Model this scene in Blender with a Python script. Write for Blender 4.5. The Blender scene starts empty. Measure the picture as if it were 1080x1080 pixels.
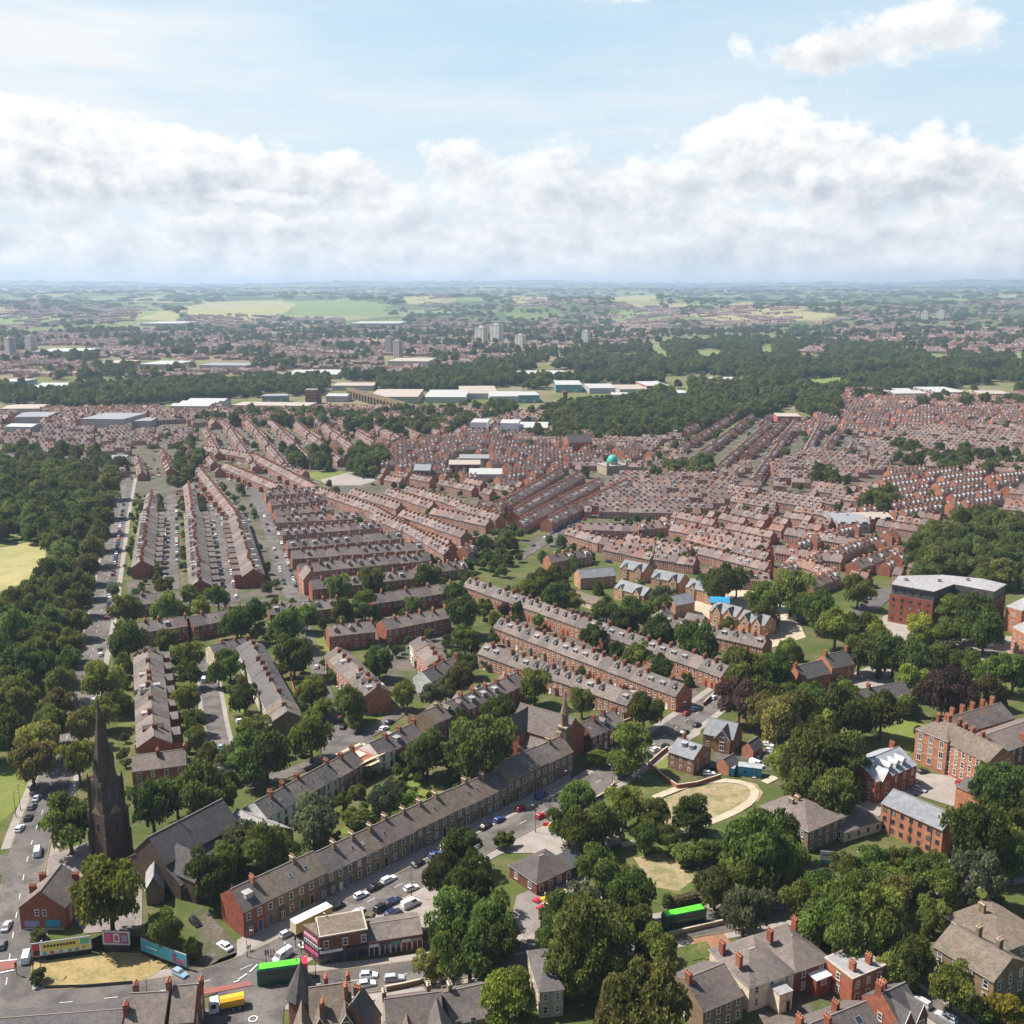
import bpy, math, random
import numpy as np
random.seed(7); RNG = np.random.default_rng(11)
S = bpy.context.scene
COL = S.collection
R = math.radians
# ------------------------------------------------------------------ camera model (metres; camera stands 150 m above the ground plane)
F = 1083.0; PITCH = R(12.3); CAMZ = 150.0
CP, SP = math.cos(PITCH), math.sin(PITCH)
def g(px, py, z=0.0):
    "the place on the level z that the photograph shows at (px, py)"
    u = (px-540)/F; v = (py-540)/F
    t = (z-CAMZ)/(-SP - v*CP)
    return (u*t, (CP - v*SP)*t)
def depth_of(x, y, z): return y*CP + (CAMZ-z)*SP
def pxm(x, y, z=0): return F/depth_of(x, y, z)
def project(x, y, z):
    d = depth_of(x, y, z); up = y*SP - (CAMZ-z)*CP
    return 540+F*x/d, 540-F*up/d
# ------------------------------------------------------------------ materials
def newmat(name):
    m = bpy.data.materials.new(name); m.use_nodes = True
    nt = m.node_tree; b = nt.nodes['Principled BSDF']
    return m, nt, b
def nd(nt, t, **kw):
    n = nt.nodes.new(t)
    for k, v in kw.items():
        if k.startswith('_'): n.inputs[k[1:].replace('_', ' ')].default_value = v
        else: setattr(n, k, v)
    return n
def mixc(nt, fac, a, b, mode='MIX'):
    n = nt.nodes.new('ShaderNodeMix'); n.data_type = 'RGBA'; n.blend_type = mode
    for s, v in ((0, fac), (6, a), (7, b)):
        if isinstance(v, bpy.types.NodeSocket): nt.links.new(v, n.inputs[s])
        elif s == 0: n.inputs[0].default_value = v
        else: n.inputs[s].default_value = (*v, 1) if len(v) == 3 else v
    return n.outputs[2]
def mth(nt, op, a, b=None, c=None, clamp=False):
    n = nt.nodes.new('ShaderNodeMath'); n.operation = op; n.use_clamp = clamp
    for i, v in enumerate((a, b, c)):
        if v is None: continue
        if isinstance(v, bpy.types.NodeSocket): nt.links.new(v, n.inputs[i])
        else: n.inputs[i].default_value = v
    return n.outputs[0]
def ramp(nt, x, lo, hi):
    n = nt.nodes.new('ShaderNodeMapRange'); n.clamp = True
    nt.links.new(x, n.inputs[0]); n.inputs[1].default_value = lo; n.inputs[2].default_value = hi
    return n.outputs[0]
def noise(nt, vec, scale, detail=3.0, rough=0.55):
    n = nt.nodes.new('ShaderNodeTexNoise'); n.inputs['Scale'].default_value = scale
    n.inputs['Detail'].default_value = detail; n.inputs['Roughness'].default_value = rough
    if vec is not None: nt.links.new(vec, n.inputs['Vector'])
    return n.outputs['Fac']
def objrand(nt, tint=False):
    r = nt.nodes.new('ShaderNodeObjectInfo').outputs['Random']
    if tint:
        a = nt.nodes.new('ShaderNodeAttribute'); a.attribute_name = 'tint'
        r = mth(nt, 'FRACT', mth(nt, 'ADD', a.outputs['Fac'], r))
    return r
def varied(name, cols, rough=0.85, s1=0.5, s2=0.06, amt=0.35, tint=False, spec=0.3, world=True, streak=0.0, patch=0.0):
    """a surface whose colour runs between cols: by object, by broad patches and by fine grain"""
    m, nt, b = newmat(name)
    geo = nt.nodes.new('ShaderNodeNewGeometry').outputs['Position']
    r = objrand(nt, tint)
    n1 = noise(nt, geo, s1, 4); n2 = noise(nt, geo, s2, 3)
    t = mth(nt, 'ADD', mth(nt, 'MULTIPLY', r, 1-amt), mth(nt, 'MULTIPLY', ramp(nt, n2, .3, .7), amt), clamp=True)
    cr = nt.nodes.new('ShaderNodeValToRGB'); nt.links.new(t, cr.inputs[0])
    el = cr.color_ramp.elements
    while len(el) < len(cols): el.new(0.5)
    for i, c in enumerate(cols): el[i].position = i/(max(1, len(cols)-1)); el[i].color = (*c, 1)
    g1 = ramp(nt, n1, .25, .75)
    c = mixc(nt, 1.0, cr.outputs[0], mixc(nt, g1, (.70, .69, .68), (1.28, 1.27, 1.25)), 'MULTIPLY')
    if patch:                                                              # moss and re-laid areas
        n4 = noise(nt, geo, .33, 5, .65); c = mixc(nt, mth(nt, 'MULTIPLY', ramp(nt, n4, .54, .64), patch), c, (.105, .10, .055)); n5 = noise(nt, geo, 3.2, 2, .6)
        c = mixc(nt, 1.0, c, mixc(nt, ramp(nt, n5, .3, .7), (.74, .74, .75), (1.26, 1.25, 1.24)), 'MULTIPLY')
    if streak:
        mp = nd(nt, 'ShaderNodeMapping'); mp.inputs['Scale'].default_value = (2.2, 2.2, .25); nt.links.new(geo, mp.inputs[0])
        n3 = noise(nt, mp.outputs[0], 1.0, 3)
        c = mixc(nt, mth(nt, 'MULTIPLY', ramp(nt, n3, .52, .75), streak), c, (.05, .045, .04))
    nt.links.new(c, b.inputs['Base Color']); b.inputs['Roughness'].default_value = rough
    b.inputs['Specular IOR Level'].default_value = spec
    return m
def plain(name, col, rough=0.6, spec=0.4, metal=0.0, grain=0.12):
    m, nt, b = newmat(name)
    geo = nt.nodes.new('ShaderNodeNewGeometry').outputs['Position']
    n1 = noise(nt, geo, 1.3, 3)
    c = mixc(nt, n1, tuple(x*(1-grain*1.6) for x in col), tuple(min(1, x*(1+grain*1.6)) for x in col))
    nt.links.new(c, b.inputs['Base Color']); b.inputs['Roughness'].default_value = rough
    b.inputs['Specular IOR Level'].default_value = spec; b.inputs['Metallic'].default_value = metal
    return m
def tinted(name, rough=0.3, spec=0.5):
    m, nt, b = newmat(name)
    o = nt.nodes.new('ShaderNodeObjectInfo'); nt.links.new(o.outputs['Color'], b.inputs['Base Color'])
    b.inputs['Roughness'].default_value = rough; b.inputs['Specular IOR Level'].default_value = spec
    return m
BR = 1.0
M = {}
M['brick'] = varied('red_brick', [(.20, .058, .036), (.28, .088, .050), (.34, .120, .068), (.25, .088, .058)], .9, .7, .05, .4, True, .2, streak=.35)
M['brick_orange'] = varied('orange_brick', [(.37, .150, .082), (.43, .185, .105), (.33, .125, .070)], .9, .6, .07, .5, False, .2, streak=.18)
M['brick_honey'] = varied('honey_brick', [(.40, .215, .115), (.46, .255, .14), (.36, .185, .10)], .9, .6, .07, .5, False, .2, streak=.15)
M['brick_brown'] = varied('brown_brick', [(.25, .125, .075), (.30, .155, .092), (.22, .11, .07)], .9, .6, .07, .5, False, .2, streak=.25)
M['brick_dark'] = varied('sooty_brick', [(.13, .06, .045), (.19, .08, .055), (.16, .075, .06)], .9, .6, .07, .5, False, .2, streak=.4)
M['stone'] = varied('sandstone', [(.19, .134, .084), (.25, .178, .112), (.15, .108, .072)], .9, .7, .08, .5, False, .2, streak=.45)
M['stone_pale'] = varied('pale_sandstone', [(.36, .29, .20), (.42, .34, .24), (.30, .24, .17)], .9, .7, .08, .5, False, .2, streak=.25)
M['stone_black'] = varied('soot_black_stone', [(.060, .044, .036), (.105, .074, .055), (.045, .034, .030)], .92, 1.1, .2, .7, False, .2, streak=.5)
M['slate'] = varied('roof_slate', [(.078, .066, .064), (.118, .096, .088), (.150, .120, .107), (.185, .148, .128), (.105, .090, .088), (.15, .10, .078)], .8, .9, .07, .3, True, .3, patch=.3)
M['slate_old'] = varied('mossy_stone_slate', [(.128, .100, .078), (.162, .126, .098), (.138, .110, .092)], .85, .8, .12, .55, False, .25, patch=.65)
M['slate_dark'] = varied('dark_slate', [(.070, .063, .066), (.100, .088, .088), (.085, .076, .074)], .75, .9, .08, .5, False, .3, patch=.3)
M['slate_blue'] = varied('blue_grey_slate', [(.155, .163, .178), (.20, .205, .218)], .7, .7, .1, .5, False, .35)
M['zinc'] = varied('pale_sheet_roof', [(.27, .285, .305), (.33, .34, .355)], .55, .4, .05, .6, False, .4)
M['felt'] = varied('grey_roofing_felt', [(.25, .24, .24), (.33, .32, .315)], .8, .5, .06, .6, False, .3)
M['felt_dark'] = varied('dark_felt_roof', [(.075, .062, .06), (.10, .085, .08)], .85, .6, .08, .5, False, .2)
M['ridge'] = plain('clay_ridge_tile', (.20, .155, .13), .85)
M['green_roof'] = plain('green_copper_roof', (.25, .33, .29), .7)
M['render'] = varied('cream_render', [(.58, .49, .36), (.66, .57, .44)], .85, .5, .1, .6, False, .25, streak=.2)
M['white'] = varied('white_paint', [(.70, .70, .68), (.80, .80, .78)], .6, .5, .1, .5, False, .35)
M['frame'] = plain('white_window_frame', (.74, .73, .70), .5)
M['sill'] = plain('stone_sill', (.42, .36, .28), .85)
M['pot'] = plain('clay_chimney_pot', (.42, .24, .15), .85)
M['door_red'] = plain('dark_red_door', (.20, .03, .03), .5)
M['door_blue'] = plain('blue_door', (.04, .08, .2), .5)
M['door_green'] = plain('green_door', (.03, .1, .06), .5)
M['door_white'] = plain('white_door', (.7, .7, .68), .5)
M['wood'] = plain('weathered_timber', (.22, .15, .09), .85)
M['pale_wood'] = plain('pale_timber', (.55, .42, .26), .8)
M['metal'] = plain('dark_metal', (.06, .065, .07), .45, .5)
M['galv'] = plain('galvanised_metal', (.38, .39, .40), .4, .5, .4)
M['tyre'] = plain('rubber', (.02, .02, .02), .85)
M['black'] = plain('black_paint', (.018, .018, .022), .4)
def glass_mat():
    m, nt, b = newmat('window_glass')
    r = nt.nodes.new('ShaderNodeObjectInfo').outputs['Random']                # some rooms have nets or blinds
    nt.links.new(mixc(nt, ramp(nt, r, .62, .95), (.030, .035, .042), (.26, .245, .22)), b.inputs['Base Color']); b.inputs['Roughness'].default_value = .12
    b.inputs['Specular IOR Level'].default_value = .6
    return m
M['glass'] = glass_mat()
M['paint'] = tinted('vehicle_paint', .28, .5)
M['cloth'] = tinted('cloth', .85, .2)
M['skin'] = plain('skin', (.45, .28, .2), .6)
M['hair'] = plain('dark_hair', (.04, .028, .02), .7)
def ground_mat(name, cols, s=(.02, .12, .9), amt=(.5, .35), rough=.95):
    "patchy ground: cols = broad a, broad b, patch, fine dark, fine light"
    m, nt, b = newmat(name)
    geo = nt.nodes.new('ShaderNodeNewGeometry').outputs['Position']
    n0 = ramp(nt, noise(nt, geo, s[0], 4), .38, .62); n1 = ramp(nt, noise(nt, geo, s[1], 4), .45, .62); n2 = noise(nt, geo, s[2], 3, .7)
    c = mixc(nt, n0, cols[0], cols[1]); c = mixc(nt, mth(nt, 'MULTIPLY', n1, amt[0]), c, cols[2])
    c = mixc(nt, 1.0, c, mixc(nt, ramp(nt, n2, .25, .75), (1-amt[1],)*3, (1+amt[1],)*3), 'MULTIPLY')
    nt.links.new(c, b.inputs['Base Color']); b.inputs['Roughness'].default_value = rough; b.inputs['Specular IOR Level'].default_value = .15
    return m
M['ground'] = ground_mat('garden_ground', [(.055, .075, .022), (.085, .095, .032), (.17, .13, .085)], (.015, .10, .8), (.65, .4))
M['lawn'] = ground_mat('bright_lawn', [(.11, .145, .028), (.145, .17, .038), (.17, .16, .06)], (.05, .2, 1.2), (.5, .25))
M['lawn_dark'] = ground_mat('long_grass', [(.06, .085, .02), (.09, .11, .03), (.16, .14, .06)], (.05, .2, 1.2), (.6, .35))
M['dry_grass'] = ground_mat('dry_grass', [(.27, .20, .085), (.32, .24, .11), (.19, .165, .07)], (.06, .25, 1.4), (.7, .28))
M['field'] = ground_mat('mown_park_field', [(.28, .25, .105), (.34, .29, .13), (.21, .21, .075)], (.02, .08, .6), (.6, .15))
M['scrub'] = ground_mat('worn_ground', [(.26, .205, .115), (.30, .235, .14), (.15, .15, .06)], (.07, .22, 1.1), (.75, .3))
M['asphalt'] = ground_mat('asphalt', [(.115, .101, .093), (.155, .136, .123), (.068, .061, .057)], (.035, .16, 1.5), (.75, .22), .9)
M['asphalt_new'] = ground_mat('newer_asphalt', [(.095, .09, .09), (.115, .107, .105), (.075, .072, .074)], (.03, .12, 1.5), (.5, .14), .9)
M['pavement'] = ground_mat('paving_flags', [(.27, .235, .205), (.31, .27, .24), (.21, .185, .165)], (.05, .3, 2.0), (.5, .15), .9)
M['yard'] = ground_mat('yard_paving', [(.095, .078, .068), (.135, .108, .092), (.058, .074, .022)], (.05, .11, .7), (.85, .4), .9)
M['gravel_path'] = ground_mat('pale_gravel', [(.40, .33, .24), (.46, .385, .285), (.31, .26, .18)], (.08, .3, 2.5), (.5, .15), .95)
M['cobbles'] = ground_mat('cobbles', [(.20, .17, .155), (.25, .215, .195), (.15, .13, .12)], (.05, .3, 2.0), (.5, .3), .95)
M['earth'] = ground_mat('bare_red_earth', [(.24, .115, .07), (.30, .15, .09), (.17, .13, .06)], (.08, .3, 2), (.6, .3), .95)
M['line'] = plain('white_road_paint', (.62, .62, .60), .7)
M['line_y'] = plain('yellow_road_paint', (.40, .29, .10), .7)
M['red_lane'] = ground_mat('red_surfacing', [(.25, .09, .075), (.28, .11, .09), (.2, .1, .09)], (.1, .3, 2), (.5, .15), .9)
# ------------------------------------------------------------------ mesh builder
class MB:
    def __init__(s): s.v = []; s.f = []; s.m = []; s.mats = []
    def mi(s, m):
        m = M[m] if isinstance(m, str) else m
        if m not in s.mats: s.mats.append(m)
        return s.mats.index(m)
    def face(s, pts, m):
        n = len(s.v); s.v += [tuple(p) for p in pts]; s.f.append(tuple(range(n, n+len(pts)))); s.m.append(s.mi(m)); return s
    def box(s, c, d, m, rz=0.0, top=None, taper=1.0):
        "box from its base centre c, size d; taper shrinks the top"
        x, y, z = c; a, b, h = d[0]/2, d[1]/2, d[2]; ca, sa = math.cos(rz), math.sin(rz)
        P = []
        for k, t in ((0, 1), (h, taper)):
            for sx, sy in ((-1, -1), (1, -1), (1, 1), (-1, 1)):
                X, Y = sx*a*t, sy*b*t; P.append((x+X*ca-Y*sa, y+X*sa+Y*ca, z+k))
        n = len(s.v); s.v += P
        i = s.mi(m); j = s.mi(top) if top else i
        for q in ((0, 1, 5, 4), (1, 2, 6, 5), (2, 3, 7, 6), (3, 0, 4, 7)): s.f.append(tuple(n+k for k in q)); s.m.append(i)
        s.f.append((n+4, n+5, n+6, n+7)); s.m.append(j); s.f.append((n+3, n+2, n+1, n)); s.m.append(i)
        return s
    def cyl(s, c, r, h, m, n=8, r2=None, rz=0.0):
        r2 = r if r2 is None else r2; x, y, z = c; k = len(s.v); i = s.mi(m)
        for zz, rr in ((z, r), (z+h, r2)):
            for a in range(n): t = 2*math.pi*a/n+rz; s.v.append((x+rr*math.cos(t), y+rr*math.sin(t), zz))
        for a in range(n): b = (a+1) % n; s.f.append((k+a, k+b, k+n+b, k+n+a)); s.m.append(i)
        s.f.append(tuple(range(k+n, k+2*n))); s.m.append(i)
        s.f.append(tuple(reversed(range(k, k+n)))); s.m.append(i)
        return s
    def wheel(s, c, r, w, m, n=12, rim=None):
        "a wheel whose axle runs along y"
        x, y, z = c; k = len(s.v); i = s.mi(m)
        for yy in (y-w/2, y+w/2):
            for a in range(n): t = 2*math.pi*a/n; s.v.append((x+r*math.cos(t), yy, z+r*math.sin(t)))
        for a in range(n): b = (a+1) % n; s.f.append((k+a, k+n+a, k+n+b, k+b)); s.m.append(i)
        s.f.append(tuple(range(k, k+n))); s.m.append(i); s.f.append(tuple(reversed(range(k+n, k+2*n)))); s.m.append(i)
        if rim:
            for yy, sg in ((y-w/2-.012, 1), (y+w/2+.012, -1)):
                pts = [(x+.62*r*math.cos(2*math.pi*a/n), yy, z+.62*r*math.sin(2*math.pi*a/n)) for a in range(n)]
                s.face(pts if sg > 0 else pts[::-1], rim)
        return s
    def loft(s, rings, m, caps=True):
        "join rings of equal length"
        k = len(s.v); n = len(rings[0]); i = s.mi(m)
        for r in rings: s.v += [tuple(p) for p in r]
        for q in range(len(rings)-1):
            for a in range(n):
                b = (a+1) % n; o = k+q*n; s.f.append((o+a, o+b, o+n+b, o+n+a)); s.m.append(i)
        if caps:
            s.f.append(tuple(reversed(range(k, k+n)))); s.m.append(i)
            o = k+(len(rings)-1)*n; s.f.append(tuple(range(o, o+n))); s.m.append(i)
        return s
    def mesh(s, name):
        me = bpy.data.meshes.new(name); me.from_pydata(s.v, [], s.f)
        for m in s.mats: me.materials.append(m)
        me.polygons.foreach_set('material_index', s.m); me.update()
        return me
def obj(name, me, parent=None, loc=(0, 0, 0), rz=0.0, sc=None):
    if isinstance(me, MB): me = me.mesh(name)
    o = bpy.data.objects.new(name, me); COL.objects.link(o)
    o.location = loc; o.rotation_euler = (0, 0, rz)
    if sc: o.scale = sc
    if parent: o.parent = parent
    return o
def tag(o, label=None, cat=None, group=None, kind=None):
    if label: o['label'] = label
    if cat: o['category'] = cat
    if group: o['group'] = group
    if kind: o['kind'] = kind
    return o
def thing(name, label, cat, loc=(0, 0, 0), rz=0.0, group=None):
    o = bpy.data.objects.new(name, None); COL.objects.link(o); o.empty_display_size = .5
    o.location = loc; o.rotation_euler = (0, 0, rz)
    return tag(o, label, cat, group)
_names = ['first', 'second', 'third', 'fourth', 'fifth', 'sixth', 'seventh', 'eighth', 'ninth', 'tenth', 'eleventh', 'twelfth', 'thirteenth',
          'fourteenth', 'fifteenth', 'sixteenth', 'seventeenth', 'eighteenth', 'nineteenth', 'twentieth']
_tens = {2: 'twenty', 3: 'thirty', 4: 'forty', 5: 'fifty', 6: 'sixty', 7: 'seventy'}
def ordn(i):
    "i from 1"
    if i <= 20: return _names[i-1]
    t, u = divmod(i, 10)
    return (_tens[t][:-1]+'ieth') if u == 0 else _tens[t]+'-'+_names[u-1]
CACHE = {}
def cached(key, fn):
    if key not in CACHE: CACHE[key] = fn()
    return CACHE[key]
def pip(x, y, poly):
    c = False; n = len(poly); j = n-1
    for i in range(n):
        xi, yi = poly[i]; xj, yj = poly[j]
        if (yi > y) != (yj > y) and x < (xj-xi)*(y-yi)/(yj-yi)+xi: c = not c
        j = i
    return c
# ------------------------------------------------------------------ building parts (house frame: x along the ridge, front towards -y, z up)
def m_wall(w, d, e, r, m, gable=True):
    def f():
        b = MB(); x, y = w/2, d/2
        b.face([(-x, -y, 0), (x, -y, 0), (x, -y, e), (-x, -y, e)], m); b.face([(x, y, 0), (-x, y, 0), (-x, y, e), (x, y, e)], m)
        for s in (-1, 1):
            p = [(s*x, -s*y, 0), (s*x, s*y, 0), (s*x, s*y, e), (s*x, 0, r), (s*x, -s*y, e)] if gable else [(s*x, -s*y, 0), (s*x, s*y, 0), (s*x, s*y, e), (s*x, -s*y, e)]
            b.face(p, m)
        return b.mesh('wall')
    return cached(('wall', round(w, 2), round(d, 2), e, r, m, gable), f)
def m_roof(w, d, e, r, m, over=.3, end=0.0, ridge='ridge'):
    def f():
        b = MB(); x = w/2+end; y = d/2; k = (r-e)/y; yo = y+over; zo = e-k*over; t = .14
        for s in (-1, 1):
            A = [(-x, s*yo, zo+t), (x, s*yo, zo+t), (x, 0, r+t), (-x, 0, r+t)]
            b.face(A if s < 0 else A[::-1], m)
            B = [(-x, s*yo, zo), (x, s*yo, zo), (x, s*yo, zo+t), (-x, s*yo, zo+t)]
            b.face(B if s < 0 else B[::-1], 'frame' if over > .35 else 'sill')
        for s in (-1, 1):
            b.face([(s*x, -yo, zo), (s*x, -yo, zo+t), (s*x, 0, r+t), (s*x, yo, zo+t), (s*x, yo, zo), (s*x, 0, r)][::s], m)
            
        b.box((0, 0, r+t-.05), (2*x, .28, .12), ridge)
        return b.mesh('roof')
    return cached(('roof', round(w, 2), round(d, 2), e, r, m, over, end), f)
def m_hip(w, d, e, r, m, over=.35, run=None, t=.12):
    def f():
        b = MB(); x, y = w/2+over, d/2+over; q = min(run if run is not None else y, x-.05); z = e-.05
        b.box((0, 0, z), (2*x, 2*y, t), 'frame'); z += t
        a = [(-x, -y, z), (x, -y, z), (x, y, z), (-x, y, z)]; p, o = (-x+q, 0, r+t), (x-q, 0, r+t)
        b.face([a[0], a[1], o, p], m); b.face([a[2], a[3], p, o], m); b.face([a[1], a[2], o], m); b.face([a[3], a[0], p], m)
        b.box((0, 0, r+t-.06), (2*(x-q)+.2, .26, .12), 'sill')
        return b.mesh('roof')
    return cached(('hip', round(w, 2), round(d, 2), e, r, m, over, run), f)
def m_chimney(a, b_, h, m, pots=3):
    def f():
        b = MB(); b.box((0, 0, 0), (a, b_, h), m); b.box((0, 0, h), (a+.16, b_+.16, .16), 'sill' if m.startswith('stone') else m)
        along = a >= b_; n = pots
        for i in range(n):
            o = (i-(n-1)/2)*((a if along else b_)-.3)/max(1, n-1 if n > 1 else 1)
            b.cyl((o if along else 0, 0 if along else o, h+.16), .17, .62, 'pot', 7, .13)
        return b.mesh('chimney')
    return cached(('chim', a, b_, h, m, pots), f)
def m_window(w, h, style='sash', trim='sill'):
    "a window seen from outside: face towards -y, set proud of the wall"
    def f():
        b = MB(); f_ = .11
        b.face([(-w/2+f_, -.02, f_), (w/2-f_, -.02, f_), (w/2-f_, -.02, h-f_), (-w/2+f_, -.02, h-f_)], 'glass')
        fr = 'frame' if style != 'dark' else 'metal'
        for x in (-w/2+f_/2, w/2-f_/2): b.box((x, -.035, 0), (f_, .07, h), fr)
        for z in (0, h-f_): b.box((0, -.035, z), (w-2*f_, .066, f_), fr)
        if style == 'sash': b.box((0, -.03, h*.48), (w-2*f_, .05, .09), fr)
        if style == 'wide' or w > 1.5:
            for x in ((-w/6, w/6) if w > 1.7 else (0,)): b.box((x, -.03, f_), (.09, .05, h-2*f_), fr)
        if trim:
            b.box((0, -.07, -.16), (w+.3, .14, .155), trim); b.box((0, -.03, h+.002), (w+.25, .06, .24), trim)
        return b.mesh('window')
    return cached(('win', w, h, style, trim), f)
def m_door(w=1.0, h=2.2, m='door_red', trim='sill'):
    def f():
        b = MB(); b.box((0, -.02, 0), (w, .05, h), m); b.box((0, -.021, h+.05), (w, .045, .35), 'glass')
        for s in (-1, 1): b.box((s*(w/2+.09), -.04, 0), (.16, .08, h+.45), trim)
        b.box((0, -.05, h+.452), (w+.5, .1, .18), trim); b.box((0, -.35, -.01), (w+.3, .66, .16), 'sill')
        return b.mesh('door')
    return cached(('door', w, h, m, trim), f)
def m_dormer(w, h, dp, cheek, roof, style='flat'):
    "dormer standing on the slope; origin at the foot of its front, running back along +y"
    def f():
        b = MB()
        b.box((0, dp/2, 0), (w, dp, h), cheek)
        if style == 'flat': b.box((0, dp/2-.1, h), (w+.3, dp+.3, .14), roof)
        else:
            k = w*.55; x = w/2+.18
            b.face([(-x, -.2, h-.1), (0, -.2, h+k), (0, dp+1.1, h+k), (-x, dp+.1, h-.1)], roof); b.face([(x, -.2, h-.1), (x, dp+.1, h-.1), (0, dp+1.1, h+k), (0, -.2, h+k)], roof)
            b.face([(-w/2, -.001, h), (w/2, -.001, h), (0, -.001, h+k-.12)], cheek)
            for s in (-1, 1):
                b.loft([[(s*x, -.2, h-.1), (s*x, -.2, h-.28), (0, -.2, h+k-.18), (0, -.2, h+k)], [(s*x, -.12, h-.1), (s*x, -.12, h-.28), (0, -.12, h+k-.18), (0, -.12, h+k)]], 'frame')
        ww = w-.5; hh = h*.62; z = h*.24
        b.face([(-ww/2, -.03, z), (ww/2, -.03, z), (ww/2, -.03, z+hh), (-ww/2, -.03, z+hh)], 'glass')
        for x in (-ww/2, 0, ww/2) if ww > .9 else (-ww/2, ww/2): b.box((x, -.03, z-.05), (.09, .1, hh+.1), 'frame')
        for q in (z-.08, z+hh): b.box((0, -.031, q), (ww+.1, .1, .09), 'frame')
        return b.mesh('dormer')
    return cached(('dorm', w, h, dp, cheek, roof, style), f)
def m_bay(w, h, dp, m, roof):
    "ground-floor bay: front wall towards -y"
    def f():
        b = MB(); a = w*.27
        ring = lambda z, k=0: [(-w/2-k, 0, z), (-a-k*.6, -dp-k, z), (a+k*.6, -dp-k, z), (w/2+k, 0, z)]
        b.loft([ring(0), ring(h)], m, False)
        r0, r1 = ring(h, .15), [(-w*.3, 0, h+.7), (-a*.6, -.1, h+.75), (a*.6, -.1, h+.75), (w*.3, 0, h+.7)]
        b.loft([ring(h-.02, .15), ring(h+.1, .15), r1], roof, True)
        b.face([(-a+.12, -dp-.015, .9), (a-.12, -dp-.015, .9), (a-.12, -dp-.015, h-.35), (-a+.12, -dp-.015, h-.35)], 'glass')
        for x in (-a+.1, a-.1, 0): b.box((x, -dp-.02, .85), (.09, .06, h-1.2), 'frame')
        b.box((0, -dp-.03, .72), (2*a+.1, .12, .13), 'sill'); b.box((0, -dp-.02, h-.33), (2*a, .06, .2), 'sill')
        for s in (-1, 1):
            p = [(s*a*1.12, -dp*.9-.01, .9), (s*(w/2-.12), -dp*.12-.01, .9), (s*(w/2-.12), -dp*.12-.01, h-.35), (s*a*1.12, -dp*.9-.01, h-.35)]
            p = [(x+s*.012, y, z) for x, y, z in p]; b.face(p if s > 0 else p[::-1], 'glass')
        return b.mesh('bay_window')
    return cached(('bay', w, h, dp, m, roof), f)
def m_skylight(w, h, k):
    def f():
        b = MB(); L = math.hypot(1, k)
        def P(x, u, o): return (x, u/L - k/L*o, u*k/L + o/L)
        b.loft([[P(-w/2, 0, .0), P(w/2, 0, .0), P(w/2, h, .0), P(-w/2, h, .0)], [P(-w/2, 0, .1), P(w/2, 0, .1), P(w/2, h, .1), P(-w/2, h, .1)]], 'galv')
        e = .1; b.face([P(-w/2+e, e, .106), P(w/2-e, e, .106), P(w/2-e, h-e, .106), P(-w/2+e, h-e, .106)], 'glass')
        return b.mesh('skylight')
    return cached(('sky', w, h, round(k, 3)), f)
def windows_on(t, xs, zs, y, w, h, style='sash', trim='sill', back=False):
    me = m_window(w, h, style, trim)
    for x in xs:
        for z in zs: obj('window', me, t, (x, y, z), math.pi if back else 0)
def side_windows(t, side, ys, zs, x, w, h, style='sash', trim='sill'):
    me = m_window(w, h, style, trim)
    for y in ys:
        for z in zs: obj('window', me, t, (side*x, y, z), side*math.pi/2)
def rect_from(A, B, depth, mode='base', z=0.0):
    """centre, rotation, length of a footprint. base: A-B is its near bottom edge (depth runs away from the viewer); ridge: A-B is the ridge at height z"""
    p, q = g(*A, z), g(*B, z)
    L = math.hypot(q[0]-p[0], q[1]-p[1]); a = math.atan2(q[1]-p[1], q[0]-p[0])
    cx, cy = (p[0]+q[0])/2, (p[1]+q[1])/2
    if mode == 'base': cx += -math.sin(a)*depth/2; cy += math.cos(a)*depth/2
    return cx, cy, a, L
LAND = []                                                                 # landmarks that tree labels may name
def landmark(name, px, py): LAND.append((name, g(px, py)))
# ================================================================== TERRACES: every house its own thing
HOUSES = []                                                               # footprints, to keep trees out of walls
def m_wall_full(w, d, e, r, m, nst, wx, doorx):
    "far enough off that its windows are a pattern in the wall"
    def f():
        b = MB(); x, y = w/2, d/2
        b.face([(-x, -y, 0), (x, -y, 0), (x, -y, e), (-x, -y, e)], m); b.face([(x, y, 0), (-x, y, 0), (-x, y, e), (x, y, e)], m)
        for s in (-1, 1): b.face([(s*x, -s*y, 0), (s*x, s*y, 0), (s*x, s*y, e), (s*x, 0, r), (s*x, -s*y, e)], m)
        for s in (-1, 1):
            for k in range(nst):
                z = 1.0+k*(e-.4)/nst
                for q in wx:
                    if k == 0 and abs(q-doorx) < .2:
                        b.box((q, s*(y+.02), 0), (1.1, .06, 2.5), 'door_green' if s > 0 else 'door_red'); continue
                    b.box((q, s*(y+.02), z), (1.15, .05, 1.7), 'frame')
                    p = [(q-.44, s*(y+.05), z+.13), (q+.44, s*(y+.05), z+.13), (q+.44, s*(y+.05), z+1.57), (q-.44, s*(y+.05), z+1.57)]
                    b.face(p if s < 0 else p[::-1], 'glass')
                    b.box((q, s*(y+.04), z-.2), (1.4, .14, .18), 'sill')
        return b.mesh('wall')
    return cached(('wallf', round(w, 2), d, e, r, m, nst, tuple(wx), doorx), f)
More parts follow.
